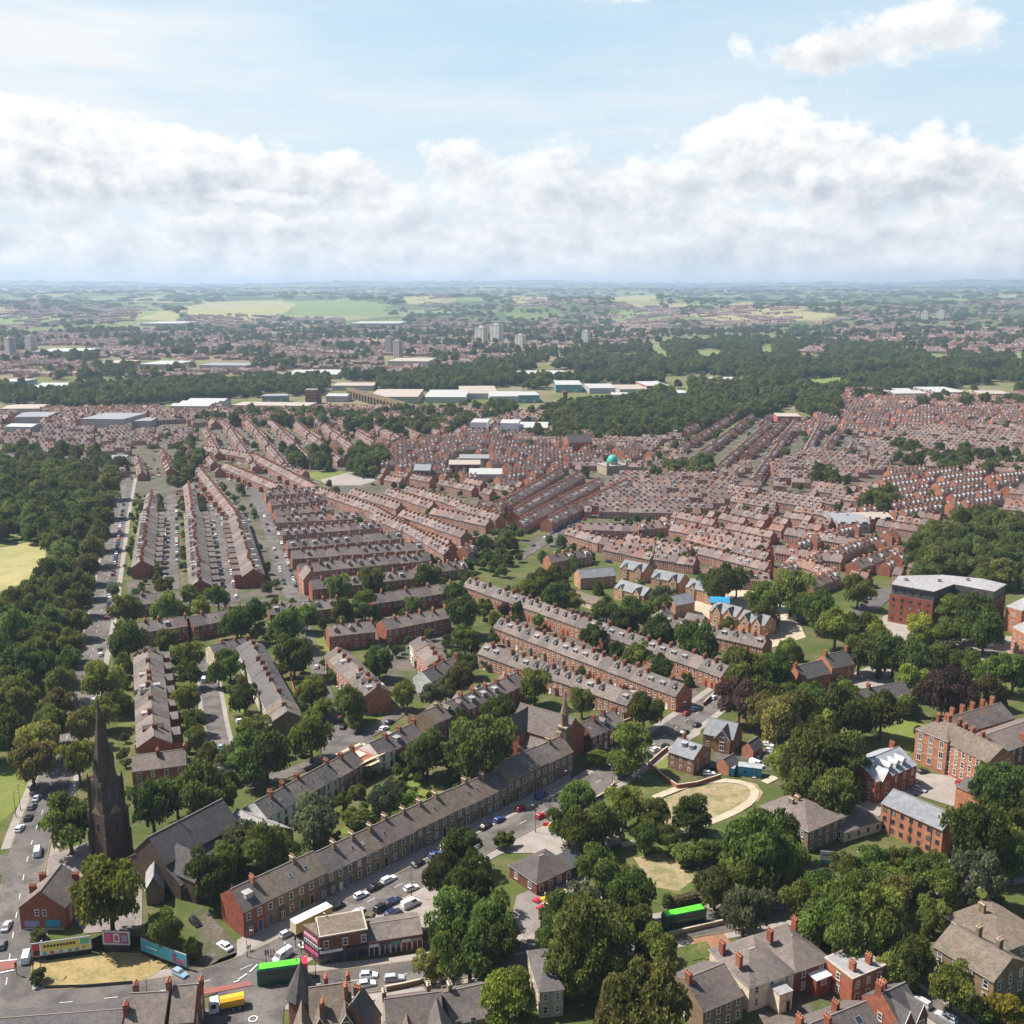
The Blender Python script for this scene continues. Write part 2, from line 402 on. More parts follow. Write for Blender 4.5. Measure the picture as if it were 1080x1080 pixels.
def m_wall_back(w, d, e, r, m, bx, nf):
    "front left plain (its windows are parts); the yard side carries its windows in the wall"
    def f():
        b = MB(); x, y = w/2, d/2
        b.face([(-x, -y, 0), (x, -y, 0), (x, -y, e), (-x, -y, e)], m); b.face([(x, y, 0), (-x, y, 0), (-x, y, e), (x, y, e)], m)
        for s in (-1, 1): b.face([(s*x, -s*y, 0), (s*x, s*y, 0), (s*x, s*y, e), (s*x, 0, r), (s*x, -s*y, e)], m)
        for k in range(nf):
            z = .95+k*(e-.5)/nf
            for q in bx: b.box((q, y+.02, z), (1.1, .06, 1.6), 'frame'); b.face([(q+.42, y+.055, z+.12), (q-.42, y+.055, z+.12), (q-.42, y+.055, z+1.48), (q+.42, y+.055, z+1.48)], 'glass'); b.box((q, y+.05, z-.18), (1.35, .14, .17), 'sill')
        return b.mesh('wall')
    return cached(('wallb', round(w, 2), d, e, r, m, bx, nf), f)
STY = {
 'stone':  dict(wall='stone', roofs=['slate_old', 'slate', 'slate_old', 'slate'], nst=2, dorm=[], bay=.25, chim='stone', trim='stone_pale', word='sandstone'),
 'brickT': dict(wall='brick', roofs=['slate'], nst=2, dorm=[(.35, 1.9, 1.5, 2.3, 'white', 'felt', 'flat', 'white dormer'), (.4, 1.7, 1.5, 2.4, 'slate_dark', 'slate', 'gable', 'gabled dormer')], bay=.6, chim='brick', trim='sill', word='red brick'),
 'brickO': dict(wall='brick_orange', roofs=['slate'], nst=2, dorm=[(.4, 2.0, 1.5, 2.3, 'white', 'felt', 'flat', 'white dormer'), (.5, 1.7, 1.5, 2.4, 'slate_dark', 'slate', 'gable', 'gabled dormer')], bay=.5, chim='brick', trim='sill', word='orange brick'),
 'brickD': dict(wall='brick_dark', roofs=['slate', 'slate_dark'], nst=2, dorm=[(.3, 1.6, 1.4, 2.2, 'slate_dark', 'slate', 'gable', 'gabled dormer')], bay=.3, chim='brick_dark', trim='sill', word='dark brick'),
 'cream':  dict(wall='render', roofs=['slate_dark'], nst=2, dorm=[], bay=0, chim='brick', trim='sill', word='cream rendered'),
 'whiteh': dict(wall='white', roofs=['slate_dark'], nst=2, dorm=[], bay=0, chim='brick', trim='sill', word='white painted'),
}
def terrace(A, B, zr, sty, desc, end, d=8.6, rise=3.0, w=5.6, lod=2, dz=None, mats=None, group=None, wing=0, skyl=.3, dormp=1.0, chimh=1.7, rev=False):
    """a run of houses whose ridge goes from A to B in the picture (ridge height zr); A is the end the labels count from"""
    st = STY[sty]; cx, cy, a, L = rect_from(A, B, d, 'ridge', zr)
    n = max(1, round(L/w)); w = L/n; ux, uy = math.cos(a), math.sin(a)
    rng = random.Random(int(A[0]*31+A[1]*7)); grp = group or ('houses of '+desc)
    # houses share a few meshes: the drawn width is rounded so that neighbours touch
    for i in range(n):
        o = (i+.5)*w-L/2; s2 = STY[mats[i]] if mats and i in mats else st
        up = dz(i/n) if dz else rng.choice([0, 0, 0, .12, -.1])
        r = zr+up-.14; e = r-rise; roofm = rng.choice(s2['roofs'])
        t = thing('terraced_house', '', 'house', (cx+ux*o, cy+uy*o, 0), a, grp)
        HOUSES.append((cx+ux*o, cy+uy*o, a, w, d))
        feats = []
        ww = w-.006; r_ = round(r, 2); e_ = round(e, 2)
        bx = [-w*.25, w*.25]; dx = bx[0] if i % 2 else bx[1]
        if lod >= 2:
            obj('wall', m_wall_back(ww, d, e_, r_, s2['wall'], tuple(bx), s2['nst']), t)
            nf = s2['nst']; bay = rng.random() < s2['bay']
            if bay: feats.append('bayed')
            for k in range(nf):
                z = .95+k*(e-.5)/nf
                for x in bx:
                    if k == 0 and x == dx: continue
                    if k == 0 and bay: continue
                    obj('window', m_window(1.15, 1.75, 'sash', s2['trim']), t, (x, -d/2, z))
            if bay: obj('bay_window', m_bay(2.1, 3.0, .8, s2['wall'], 'slate'), t, (-dx, -d/2, 0))
            dm = rng.choice(['door_red', 'door_blue', 'door_green', 'door_white', 'black'])
            obj('door', m_door(1.0, 2.2, dm, s2['trim']), t, (dx, -d/2, .05))
        else:
            obj('wall', m_wall_full(ww, d, e_, r_, s2['wall'], s2['nst'], (bx[0], bx[1]), dx), t)
        k = rise/(d/2)
        rf = obj('roof', m_roof(w, d, e_, r_, roofm), t)
        if wing:
            wb = MB()
            we = e*.78; y0 = d/2; wl = wing; x0, x1 = (0.02, w/2-.02) if i % 2 else (-w/2+.02, -.02)
            wb.box(((x0+x1)/2, y0+wl/2, 0), (x1-x0, wl, we), s2['wall'])
            hx = x1 if i % 2 else x0; lx = x0 if i % 2 else x1
            wb.face([(lx, y0, we), (lx, y0+wl+.2, we), (hx, y0+wl+.2, we+1.5), (hx, y0, we+1.5)][::(1 if i % 2 == 0 else -1)], roofm)
            wb.face([(lx, y0+wl, we), (hx, y0+wl, we), (hx, y0+wl, we+1.4)], s2['wall']); 
            hh = [(hx, y0, we), (hx, y0+wl, we), (hx, y0+wl, we+1.4), (hx, y0, we+1.4)]; wb.face(hh, s2['wall'])
            wb.box(((x0+x1)/2, y0+wl+.02, 1.0), (1.0, .05, 1.3), 'frame'); wb.box(((x0+x1)/2, y0+wl+.03, 1.1), (.8, .05, 1.1), 'glass')
            obj('rear_wing', wb.mesh('rear_wing'), t)
        ch = s2['chim']
        if i % 2 == 0 or rng.random() < .55 or w > 6.5:
            obj('chimney', m_chimney(.75, 1.7, chimh, ch, 4), rf, (w/2-.38, rng.choice([0, 0, -.6, .6]), r-.5))
        u = rng.random(); acc = 0
        for (p, dw, dh, dp, cheek, rr, ds, word) in s2['dorm']:
            acc += p*dormp
            if u < acc:
                zb = e+.42*rise-.35; yb = -d/2+.42*d/2-.25
                obj('dormer', m_dormer(dw, dh, dp, cheek, rr, ds), rf, (0, yb, zb))
                if lod >= 2 and rng.random() < .5: obj('dormer', m_dormer(dw, dh, dp, cheek, rr, ds), rf, (0, -yb, zb), math.pi)
                feats.append(word); break
        else:
            if rng.random() < skyl:
                q = rng.choice([-1, 0, 1]); 
                obj('skylight', m_skylight(.9, 1.2, k), rf, (q*w*.22, -d/2+.38*d/2, e+.38*rise+.15)); feats.append('skylight')
        word = s2['word']+' house'+((' with '+feats[-1]) if feats and feats[-1] != 'bayed' else ' with bay' if feats else '')
        j, e2 = (i+1, end) if i < (n+1)//2 or isinstance(end, str) else (n-i, None)
        t['label'] = f"{word}, {ordn(n-i if rev else i+1)} from {end}, {desc}"
    return n
def ramp_dz(*pts):
    def f(t):
        v = pts[0][1]
        for a, b in pts:
            if t >= a: v = b
        return v
    return f
# --- the long stone terrace on the main road: steps up in sections towards its far end
terrace((243, 938), (592, 777), 10.6, 'stone', 'the long stone terrace', 'the crossroads', d=10.2, rise=3.6, w=5.9, skyl=.55,
        dz=ramp_dz((0, .1), (.2, -.5), (.42, -.3), (.56, -.6), (.72, .9), (.86, .5)), mats={0: 'brickT'}, group='stone houses of the main road terrace')
# --- brick row behind it, patched with white and cream fronts
terrace((268, 846), (372, 790), 9.2, 'brickT', 'row behind the stone terrace', 'the white gable', d=9.5, rise=3.2, w=6.0, mats={0: 'whiteh', 1: 'whiteh', 4: 'cream', 5: 'brickO'}, dormp=.1, skyl=.8)
terrace((389, 784), (437, 762), 8.8, 'brickT', 'row past the scaffold', 'the scaffold', d=9.5, rise=3.0, w=6.0, mats={0: 'whiteh'}, dormp=.2)
terrace((447, 750), (546, 709), 9.4, 'brickT', 'row behind the garden trees', 'its stone gable', d=9.5, rise=3.2, w=5.8, mats={0: 'stone'}, wing=3.5)
# --- three long parallel rows running down to the side street
terrace((512, 678), (670, 731), 9.2, 'brickO', 'the front parallel row', 'the side street', d=9, rise=3.2, w=5.6, lod=2, rev=True)
terrace((528, 651), (722, 722), 9.6, 'brickO', 'the middle parallel row', 'the side street', d=9, rise=3.3, w=5.6, lod=2, rev=True)
terrace((495, 609), (769, 702), 9.6, 'brickO', 'the back parallel row', 'the side street', d=9, rise=3.3, w=5.8, lod=1, rev=True)
terrace((702, 648), (810, 672), 9.2, 'brickO', 'row below the estate', 'its porch end', d=9, rise=3.2, w=5.6, lod=1, rev=True)
# --- brick ranges in the middle
terrace((355, 682), (398, 724), 10.2, 'brickO', 'the tall orange range', 'its tree end', d=10, rise=2.8, w=5.8, chimh=1.4, dormp=.5, rev=True)
terrace((345, 660), (393, 655), 9.8, 'brickT', 'the turreted red range', 'its lawn end', d=10, rise=3, w=6, lod=1)
terrace((402, 654), (470, 641), 9.8, 'brickT', 'the long red range', 'its bay end', d=10, rise=3, w=6, lod=1, dormp=.2)
terrace((283, 638), (356, 631), 9.4, 'brickT', 'the dark red range', 'its west end', d=9.5, rise=3, w=5.8, lod=1)
terrace((391, 627), (476, 615), 9.4, 'brickT', 'the shaded red range', 'its tree end', d=9.5, rise=3, w=5.8, lod=1, dormp=.2)
terrace((443, 671), (463, 695), 9.6, 'brickO', 'pale roofed short row', 'its green roof', d=9, rise=2.2, w=6, mats={0: 'whiteh'}, dormp=0)
terrace((445, 708), (480, 692), 9.0, 'brickT', 'row with white gable', 'its white gable', d=9, rise=3, w=6, mats={0: 'whiteh'}, dormp=0)
terrace((613, 762), (648, 748), 9.6, 'brickD', 'dark row beside the chapel', 'the chapel', d=10, rise=3.2, w=5.8)
# --- left quarter
terrace((155, 681), (162, 776), 10.0, 'brickT', 'long row by the spire', 'its far end', d=10.5, rise=3.2, w=6.4, lod=2, wing=3, dormp=.5, skyl=.5)
terrace((139, 797), (196, 790), 9.6, 'brickT', 'end block near the spire', 'its hipped end', d=9.5, rise=3, w=7, lod=2, dormp=0)
terrace((303, 750), (263, 674), 9.8, 'cream', 'the pale long row', 'its stone end', d=10.5, rise=3, w=6.2, lod=2, mats={0: 'stone', 1: 'stone'}, skyl=.7)
terrace((221, 681), (262, 672), 8.6, 'cream', 'the short cream row', 'its blue roof', d=9, rise=2.4, w=6, lod=1)
terrace((125, 659), (196, 650), 9.4, 'brickT', 'row facing the avenue trees', 'the avenue', d=9.5, rise=3, w=6, lod=1, dormp=.1)
terrace((199, 651), (243, 642), 9.4, 'brickT', 'the stepped row past it', 'its low end', d=9.5, rise=3, w=6, lod=1, dormp=0)
terrace((137, 628), (192, 623), 9.0, 'brickT', 'the broad roofed row', 'the avenue', d=11, rise=3.2, w=6.5, lod=1, dormp=0)
# --- rows running away beside the avenue (the near ends count as houses, the far ends join the mass of roofs)
terrace((157, 535), (149.5, 591), 9.8, 'brickT', 'the first avenue row', 'its far end', d=11, rise=3.6, w=6.2, lod=1, wing=4)
terrace((203, 535), (211, 611), 9.8, 'brickT', 'the second avenue row', 'its far end', d=11, rise=3.6, w=6.2, lod=1, wing=4)
terrace((267, 600), (250, 540), 9.8, 'brickT', 'the third avenue row', 'its near gable', d=11, rise=3.6, w=6.2, lod=1, wing=4)
# --- the stack of cross rows
XR = [((314, 595), (452, 582)), ((307, 581), (446, 571)), ((302, 570), (424, 560)), ((297, 557), (402, 549)), ((291, 544), (384, 540))]
for q, (a_, b_) in enumerate(XR[:3]):
    terrace(a_, b_, 9.6, 'brickT', f'the {ordn(q+1)} cross row', 'the parked street', d=9.5, rise=3.3, w=6.0, lod=1)
terrace((327, 612), (440, 600), 9.4, 'brickT', 'row behind the gable house', 'the gable house', d=9.5, rise=3.2, w=6, lod=1, dormp=.3)
# ================================================================== ONE-OFF BUILDINGS
def block(name, label, cat, A, B, depth, e, r, wall, roof, kind='gable', mode='base', turn=False, z=None, fl=None, nf=(3, 3, 1, 1), win=(1.1, 1.7), style='sash', trim='sill',
          chim=(), doors=(), over=.3, run=None, group=None, bands=None, chimm=None, end=0.0):
    """nf: windows per storey on front, back, left end, right end (front looks towards the viewer unless turned)"""
    cx, cy, a, L = rect_from(A, B, depth, mode, (0 if mode == 'base' else r) if z is None else z)
    if turn: a += math.pi/2; L, depth = depth, L
    t = thing(name, label, cat, (cx, cy, 0), a, group); HOUSES.append((cx, cy, a, L, depth))
    fl = fl or (1.0, 4.0); d = depth
    obj('wall', m_wall(round(L, 2), round(d, 2), e, r, wall, kind == 'gable'), t)
    if kind == 'gable': rf = obj('roof', m_roof(L, d, e, r, roof, over, end), t)
    elif kind == 'hip': rf = obj('roof', m_hip(L, d, e, r, roof, over, run), t)
    else:
        b = MB(); b.box((0, 0, e), (L+.3, d+.3, .35), kind if kind in M else 'sill'); b.box((0, 0, e+.351), (L-.5, d-.5, .03), roof); rf = obj('roof', b, t)
    sp = lambda n, W: [(i+.5)*W/n-W/2 for i in range(n)]
    if nf[0]: windows_on(t, sp(nf[0], L), fl, -d/2, *win, style, trim)
    if nf[1]: windows_on(t, sp(nf[1], L), fl, d/2, *win, style, trim, True)
    if nf[2]: side_windows(t, -1, sp(nf[2], d), fl, L/2, *win, style, trim)
    if nf[3]: side_windows(t, 1, sp(nf[3], d), fl, L/2, *win, style, trim)
    for x in doors: obj('door', m_door(1.1, 2.2, 'door_blue'), t, (x*L/2, -d/2, .02))
    for c in chim:
        x, y = c[0]*L/2, c[1]*d/2; zz = r-abs(c[1])*(r-e)-.35 if kind != 'flat' else e
        hgt = (c[2] if len(c) > 2 else 1.7)+.35
        obj('chimney', m_chimney(.8, 1.5, hgt, chimm or ('brick' if wall.startswith('brick') else wall), 3), rf, (x, y, zz), c[3] if len(c) > 3 else 0)
    if bands:
        b = MB()
        for q in bands: b.box((0, 0, q), (L+.08, d+.08, .22), 'sill')
        obj('string_course', b, t)
    t['_L'] = L; t['_d'] = d
    return t
def add_gable(t, x, w, out, e, r, wall, roof, back=3.0, win=True, edge='frame', side=-1):
    "a cross gable on the front: wall, roof and window as parts of t"
    d = t['_d']; y = side*d/2; s = side
    b = MB(); yo = y+s*out
    b.face([(x-w/2, yo, 0), (x+w/2, yo, 0), (x+w/2, yo, e), (x, yo, r), (x-w/2, yo, e)][::-s], wall)
    for q in (-1, 1): b.face([(x+q*w/2, yo, 0), (x+q*w/2, y-s*.3, 0), (x+q*w/2, y-s*.3, e), (x+q*w/2, yo, e)][::q*(-s)], wall)
    obj('gable_wall', b, t)
    b = MB(); k = .25
    for q in (-1, 1):
        X = x+q*(w/2+k); z0 = e-k*(r-e)/(w/2)
        P = [(X, yo+s*k, z0+.12), (X, y-s*back*.2, z0+.12), (x, y-s*back, r+.12), (x, yo+s*k, r+.12)]
        b.face(P[::q*s], roof)
        b.loft([[(X, yo+s*k, z0-.1), (X, yo+s*k, z0+.14), (x, yo+s*k, r+.14), (x, yo+s*k, r-.14)], [(X, yo+s*(k-.1), z0-.1), (X, yo+s*(k-.1), z0+.14), (x, yo+s*(k-.1), r+.14), (x, yo+s*(k-.1), r-.14)]], edge)
    obj('gable_roof', b, t)
    if win:
        for z in (1.0, 4.0): obj('window', m_window(1.5, 1.7, 'wide'), t, (x, yo, z), 0 if s < 0 else math.pi)
def prism(name, label, cat, px, z, h, wall, roof, fl=(), ww=(1.2, 1.6), gap=3.2, style='dark', group=None, top=None, parapet=.4):
    "flat-roofed building on a footprint given by its roof corners in the photograph (counter-clockwise seen from above)"
    P = [g(x, y, z) for x, y in px]; ar = sum(P[i][0]*P[i-1][1]-P[i-1][0]*P[i][1] for i in range(len(P)))
    if ar > 0: P = P[::-1]
    cx = sum(p[0] for p in P)/len(P); cy = sum(p[1] for p in P)/len(P); Q = [(x-cx, y-cy) for x, y in P]
    t = thing(name, label, cat, (cx, cy, 0), 0, group)
    for x, y in P: HOUSES.append((x, y, 0, 6, 6))
    HOUSES.append((cx, cy, 0, 14, 10))
    b = MB(); hb = top[0] if top else z
    n = len(Q)
    for i in range(n):
        a, c = Q[i], Q[(i+1) % n]; b.face([(*a, 0), (*c, 0), (*c, hb), (*a, hb)], wall)
    obj('wall', b, t)
    if top:
        b = MB()
        for i in range(n):
            a, c = Q[i], Q[(i+1) % n]; b.face([(a[0]*.97, a[1]*.97, hb), (c[0]*.97, c[1]*.97, hb), (c[0]*.97, c[1]*.97, z), (a[0]*.97, a[1]*.97, z)], top[1])
        b.face([(x, y, hb) for x, y in Q], top[1]); obj('top_storey', b, t)
    b = MB(); b.loft([[(x*1.005, y*1.005, z+.01) for x, y in Q], [(x*1.005, y*1.005, z+parapet) for x, y in Q]], top[1] if top else 'sill'); b.face([(x*.985, y*.985, z+parapet+.01) for x, y in Q], roof); rf = obj('roof', b, t)
    for i in range(n):
        a, c = Q[i], Q[(i+1) % n]; L = math.hypot(c[0]-a[0], c[1]-a[1]); k = int((L-1.5)/gap); an = math.atan2(c[1]-a[1], c[0]-a[0])
        if k < 1: continue
        me = m_window(*ww, style, None)
        for j in range(k):
            f_ = (j+.5)/k; x, y = a[0]+(c[0]-a[0])*f_, a[1]+(c[1]-a[1])*f_
            for zz in fl:
                s_ = .97 if top and zz > hb else 1; obj('window', me, t, (x*s_, y*s_, zz), an)
    return t, rf
HG = 'villas and halls among the trees'
# 1 brick shop house beside the junction
t = block('brick_house', 'red brick gabled house on the junction corner with blue panels low on its gable', 'house', (22.5, 981), (70, 981), 12, 5.9, 10.2, 'brick', 'slate', turn=True, nf=(2, 2, 0, 1), fl=(1.0, 3.6), chim=[(.7, -.75), (.7, .75), (-.1, .8)])
for y in (-.6, 1.2): obj('window', m_window(1.0, 1.5), t, (-t['_L']/2, y, 3.9), -math.pi/2)
b = MB(); x = -t['_L']/2-.05; 
for y, w_, m_ in ((2.4, 3.4, 'door_blue'), (-2.4, 3.6, 'panel_cyan')):
    pass
M['panel_cyan'] = plain('turquoise_panel', (.03, .30, .42), .6); M['panel_lilac'] = plain('faded_lilac_panel', (.28, .27, .42), .6)
b.box((x, 2.6, .9), (.08, 3.6, 1.6), 'panel_lilac'); b.box((x, -2.4, .9), (.08, 3.6, 1.9), 'panel_cyan'); b.box((x-.02, 0, .1), (.1, 9.6, .55), 'sill'); obj('wall_panel', b, t)
# 2 bottom edge houses
t = block('brick_house', 'red brick house with wide slate roof and four tall chimneys at the bottom edge', 'house', (136, 1043), (178, 1041), 11.5, 6.2, 10.4, 'brick', 'slate', mode='ridge', z=11.5, nf=(2, 3, 1, 1), chim=[(-.8, .3, 2.2), (.95, .15, 2.6), (-.98, -.5, 2)], run=None)
t = block('brick_house', 'red brick house with plain grey roof joined to the four chimney house', 'house', (182, 1037), (208, 1035), 11.0, 6.6, 10.8, 'brick', 'slate', mode='ridge', z=11.5, nf=(2, 2, 0, 2), chim=[(.9, .9, 1.4)], style='sash')
block('low_shed_row', 'low grey roofed shed range below the dry lawn at the bottom edge', 'shed', (-8, 1112), (128, 1101), 9, 3.0, 4.6, 'brick_dark', 'slate_dark', nf=(0, 0, 0, 0))
# 3 turreted mansion
t = block('turreted_mansion', 'brown gabled mansion with pointed corner turret in front of the shops', 'mansion', (325, 1042), (370, 1036), 14, 7.5, 12.5, 'brick_dark', 'slate_old', mode='ridge', nf=(3, 3, 2, 1), chim=[(-.35, -.55, 2.2), (.75, -.3, 2.6), (-.15, .5, 2), (.9, .6, 2)], chimm='brick')
for x_ in (-2.2, 2.9): add_gable(t, x_, 3.0, .3, 8.2, 11.0, 'brick_dark', 'slate_old', 4, False)
for x_ in (-2.2, 2.9): obj('window', m_window(1.1, 1.6), t, (x_, -7.3, 7.6))
L_ = t['_L']; b = MB(); b.cyl((0, 0, 0), 3.0, 9.0, 'brick_dark', 8, rz=R(22.5)); tw = obj('turret', b, t, (-L_/2-1.3, 3.2, 0)); b = MB(); b.cyl((0, 0, 9.0), 3.5, 7.6, 'slate_dark', 8, .08, rz=R(22.5)); b.cyl((0, 0, 16.5), .1, .9, 'metal', 6); obj('turret_roof', b, tw)
add_gable(t, -5.6, 4.4, 1.6, 7.5, 11.6, 'brick', 'slate_old', 5, True)
block('brick_house', 'dark wing of the turreted mansion with steep slate roof and gable window', 'house', (371, 1058), (383, 1041), 7.5, 7.5, 12.6, 'brick_dark', 'slate_dark', mode='ridge', nf=(2, 2, 1, 1), chim=[(.6, .2, 1.6)])
# 4 stone house group, bottom middle
t = block('stone_villa', 'stone gabled villa with brown slate roof below the parked silver cars', 'house', (405, 1054), (465, 1046), 13, 6.5, 10.8, 'stone_pale', 'slate', mode='ridge', nf=(3, 3, 1, 1), chim=[(-.97, .3, 1.8), (.6, .35, 2)], chimm='stone')
add_gable(t, -1.6, 3.0, .2, 7.0, 9.4, 'stone_pale', 'slate_old', 3.5, False, 'sill'); obj('window', m_window(1.0, 1.4), t, (-1.6, -6.75, 6.2))
add_gable(t, 4.6, 5.6, 2.0, 6.8, 10.6, 'stone_pale', 'slate', 5.5, True, 'sill')
t = block('stone_villa', 'lower stone range with brown roof half hidden by the bright bottom tree', 'house', (468, 1047), (513, 1037), 11, 5.2, 8.6, 'stone', 'slate', mode='ridge', nf=(3, 3, 0, 1), chim=[(-.7, .1, 1.8)])
t = block('stone_villa', 'square stone house with dark roof below the pub, chimneys on its right wall', 'house', (569, 1074), (594, 1071), 13.5, 6.4, 9.0, 'stone_pale', 'slate_dark', kind='hip', nf=(2, 2, 3, 3), chim=[(.9, .1, 1.9), (.9, .7, 1.9)], chimm='brick', run=4.2)
# 5 shops
t = block('corner_shop', 'two storey brick corner shop with dark shopfronts and pink white poster on its end', 'shop', (338, 1018), (388, 1009), 7.6, 6.9, 6.91, 'brick_dark', 'slate_old', kind='flat', nf=(0, 4, 0, 0), fl=(4.2,))
for x_ in (-3.9, .4, 4.6): obj('window', m_window(1.2, 1.7), t, (x_, -3.8, 4.1))
b = MB(); Lt = t['_L']/2
b.box((-2.8, -3.92, 2.9), (Lt*1.0-.3, .24, .6), 'white'); b.box((3.0, -3.92, 2.9), (Lt*1.0-.3, .26, .6), 'black'); obj('shop_fascia', b, t)
b = MB()
for x_ in (-4.3, -1.4, 1.6, 4.4): b.face([(x_-1.2, -3.83, .4), (x_+1.2, -3.83, .4), (x_+1.2, -3.83, 2.7), (x_-1.2, -3.83, 2.7)], 'glass')
for x_ in (-5.6, -2.85, .1, 3.0, 5.7): b.box((x_, -3.86, .1), (.25, .12, 2.8), 'door_blue')
obj('shopfront', b, t)
M['poster_pink'] = plain('pink_poster', (.62, .10, .22), .6); M['poster_white'] = plain('white_poster', (.72, .66, .68), .6)
q0, q1 = g(338, 1018), g(320.5, 1004.5); ca, sa = math.cos(t.rotation_euler.z), math.sin(t.rotation_euler.z)   # the end wall runs off at a slant
loc = lambda q: ((q[0]-t.location.x)*ca+(q[1]-t.location.y)*sa, -(q[0]-t.location.x)*sa+(q[1]-t.location.y)*ca)
p0, p1 = (-t['_L']/2-.003, -3.8), loc(q1); p2 = (-t['_L']/2-.003, min(3.8, p1[1])); b = MB(); tri = [p1, p0, p2]
b.loft([[(*q, 0) for q in tri], [(*q, 6.85) for q in tri]], 'brick_dark'); b.loft([[(*q, 6.852) for q in tri], [(*q, 7.25) for q in tri]], 'slate_old'); ew = obj('slanted_end', b, t)
ux, uy = p0[0]-p1[0], p0[1]-p1[1]; L3 = math.hypot(ux, uy); ux /= L3; uy /= L3; nx, ny = uy, -ux; b = MB()
def slab(a0, a1, z0, z1, m, o): b.loft([[(p1[0]+ux*s_+nx*o_, p1[1]+uy*s_+ny*o_, z_) for s_, z_ in ((a0*L3, z0), (a1*L3, z0), (a1*L3, z1), (a0*L3, z1))] for o_ in (o, o-.04)], m)
slab(.05, .96, 1.2, 6.5, 'black', .05); slab(.08, .93, 4.9, 6.2, 'poster_pink', .10); slab(.12, .88, 5.2, 5.9, 'poster_white', .15); slab(.1, .9, 3.4, 4.4, 'poster_white', .10); slab(.1, .9, 1.6, 2.6, 'poster_pink', .10)
for i_ in range(6): slab(.16+.12*i_, .23+.12*i_, 5.35, 5.75, 'poster_pink', .2); slab(.14+.13*i_, .21+.13*i_, 3.6, 4.15, 'black', .15)
obj('wall_poster', b, ew)
t = block('shop_row', 'single storey brick shop row with long slanted roof beside the corner shop', 'shop', (389, 1009), (446, 1000), 8.5, 3.9, 5.4, 'brick', 'slate', nf=(0, 0, 0, 0))
b = MB(); Lt = t['_L']
M['shop_green'] = plain('green_shop_sign', (.10, .28, .22), .6)
for i_, (m_, f_) in enumerate((('poster_white', 'glass'), ('door_blue', 'glass'), ('shop_green', 'glass'), ('poster_white', 'door_red'), ('sill', 'door_red'))):
    x_ = -Lt/2+(i_+.5)*Lt/5
    b.box((x_, -4.33, 2.4), (Lt/5-.3, .2, .65), m_); b.face([(x_-Lt/11, -4.28, .3), (x_+Lt/11, -4.28, .3), (x_+Lt/11, -4.28, 2.3), (x_-Lt/11, -4.28, 2.3)], f_)
    for q in (-1, 0, 1): b.box((x_+q*Lt/11, -4.31, .1), (.14, .1, 2.3), 'frame')
obj('shopfront', b, t)
# 6 pub
t = block('pub', 'low dark roofed pub with red fascia and covered terrace among the trees', 'pub', (566, 945), (604, 927), 11, 3.4, 6.4, 'brick_dark', 'felt_dark', kind='hip', nf=(4, 2, 2, 2), fl=(.9,), win=(1.3, 1.6))
b = MB(); b.box((0, -t['_d']/2-.08, 2.9), (t['_L'], .12, .5), 'door_red'); obj('fascia', b, t)
b = MB(); b.box((t['_L']/2+2.8, -1.5, 2.9), (5.2, 7, .15), 'metal')
for x_ in (.4, 5.2):
    for y_ in (-4.6, 1.7): b.box((t['_L']/2+x_, y_, 0), (.18, .18, 2.9), 'metal')
obj('canopy', b, t)
# 7 right bottom
t = block('stone_villa', 'dark stone house with broad purple slate roof beside the cream house', 'house', (722, 1033), (764, 1016), 12.5, 6.0, 9.4, 'stone', 'slate', mode='ridge', nf=(4, 3, 1, 2), chim=[(-.9, -.1, 2)], chimm='brick')
t = block('cream_house', 'cream rendered house under a hipped slate roof, brick chimneys on its left edge', 'house', (789, 1068), (836, 1051), 14, 6.0, 9.0, 'render', 'slate', kind='hip', nf=(3, 2, 1, 0), chim=[(-.85, -.3, 2.2), (-.85, .55, 2.2)], chimm='brick', run=5.5)
b = MB(); b.box((0, 0, 0), (3.4, 3.2, 4.6), 'render'); b.box((0, 0, 4.6), (3.7, 3.5, .16), 'felt'); ex = obj('rear_extension', b, t, (1.2, -8.61, 0)); obj('window', m_window(.9, 1.2), ex, (.2, -1.6, 3)); obj('door', m_door(.9, 2.1, 'black'), ex, (.7, -1.6, 0))
t = block('brick_house', 'red brick half of the cream house pair with flat white porch roof', 'house', (837, 1051), (874, 1037), 14, 6.0, 9.0, 'brick_dark', 'slate', kind='hip', nf=(2, 2, 0, 2), chim=[(-.9, .3, 2.2), (.85, .55, 2.2)], chimm='brick', run=5.5)
b = MB(); b.box((0, 0, 0), (4, 2.6, 4.4), 'brick'); b.box((0, 0, 4.4), (4.4, 3, .18), 'white'); ex = obj('porch', b, t, (.8, -8.31, 0)); obj('window', m_window(1.4, 1.2), ex, (0, -1.3, 2.9))
t = block('brick_house', 'red brick house with twin white edged gables beside the parked silver estate cars', 'house', (930, 1048), (955, 1036), 9.5, 6.4, 10.2, 'brick', 'slate_dark', mode='ridge', nf=(2, 2, 1, 1), chim=[(-.9, .2, 2.2), (-.1, .5, 2)])
add_gable(t, -1.9, 3.4, .9, 6.2, 9.4, 'brick', 'slate_dark', 4.5); add_gable(t, 2.1, 3.4, .9, 6.2, 9.4, 'brick', 'slate_dark', 4.5)
t = block('brick_house', 'brick house with flat pale roof tucked behind the twin gabled house', 'house', (897, 1062), (931, 1047), 8, 6.6, 6.61, 'brick', 'felt', kind='flat', nf=(3, 3, 1, 1), chim=[(-.6, -.5, 2), (.4, -.5, 2)])
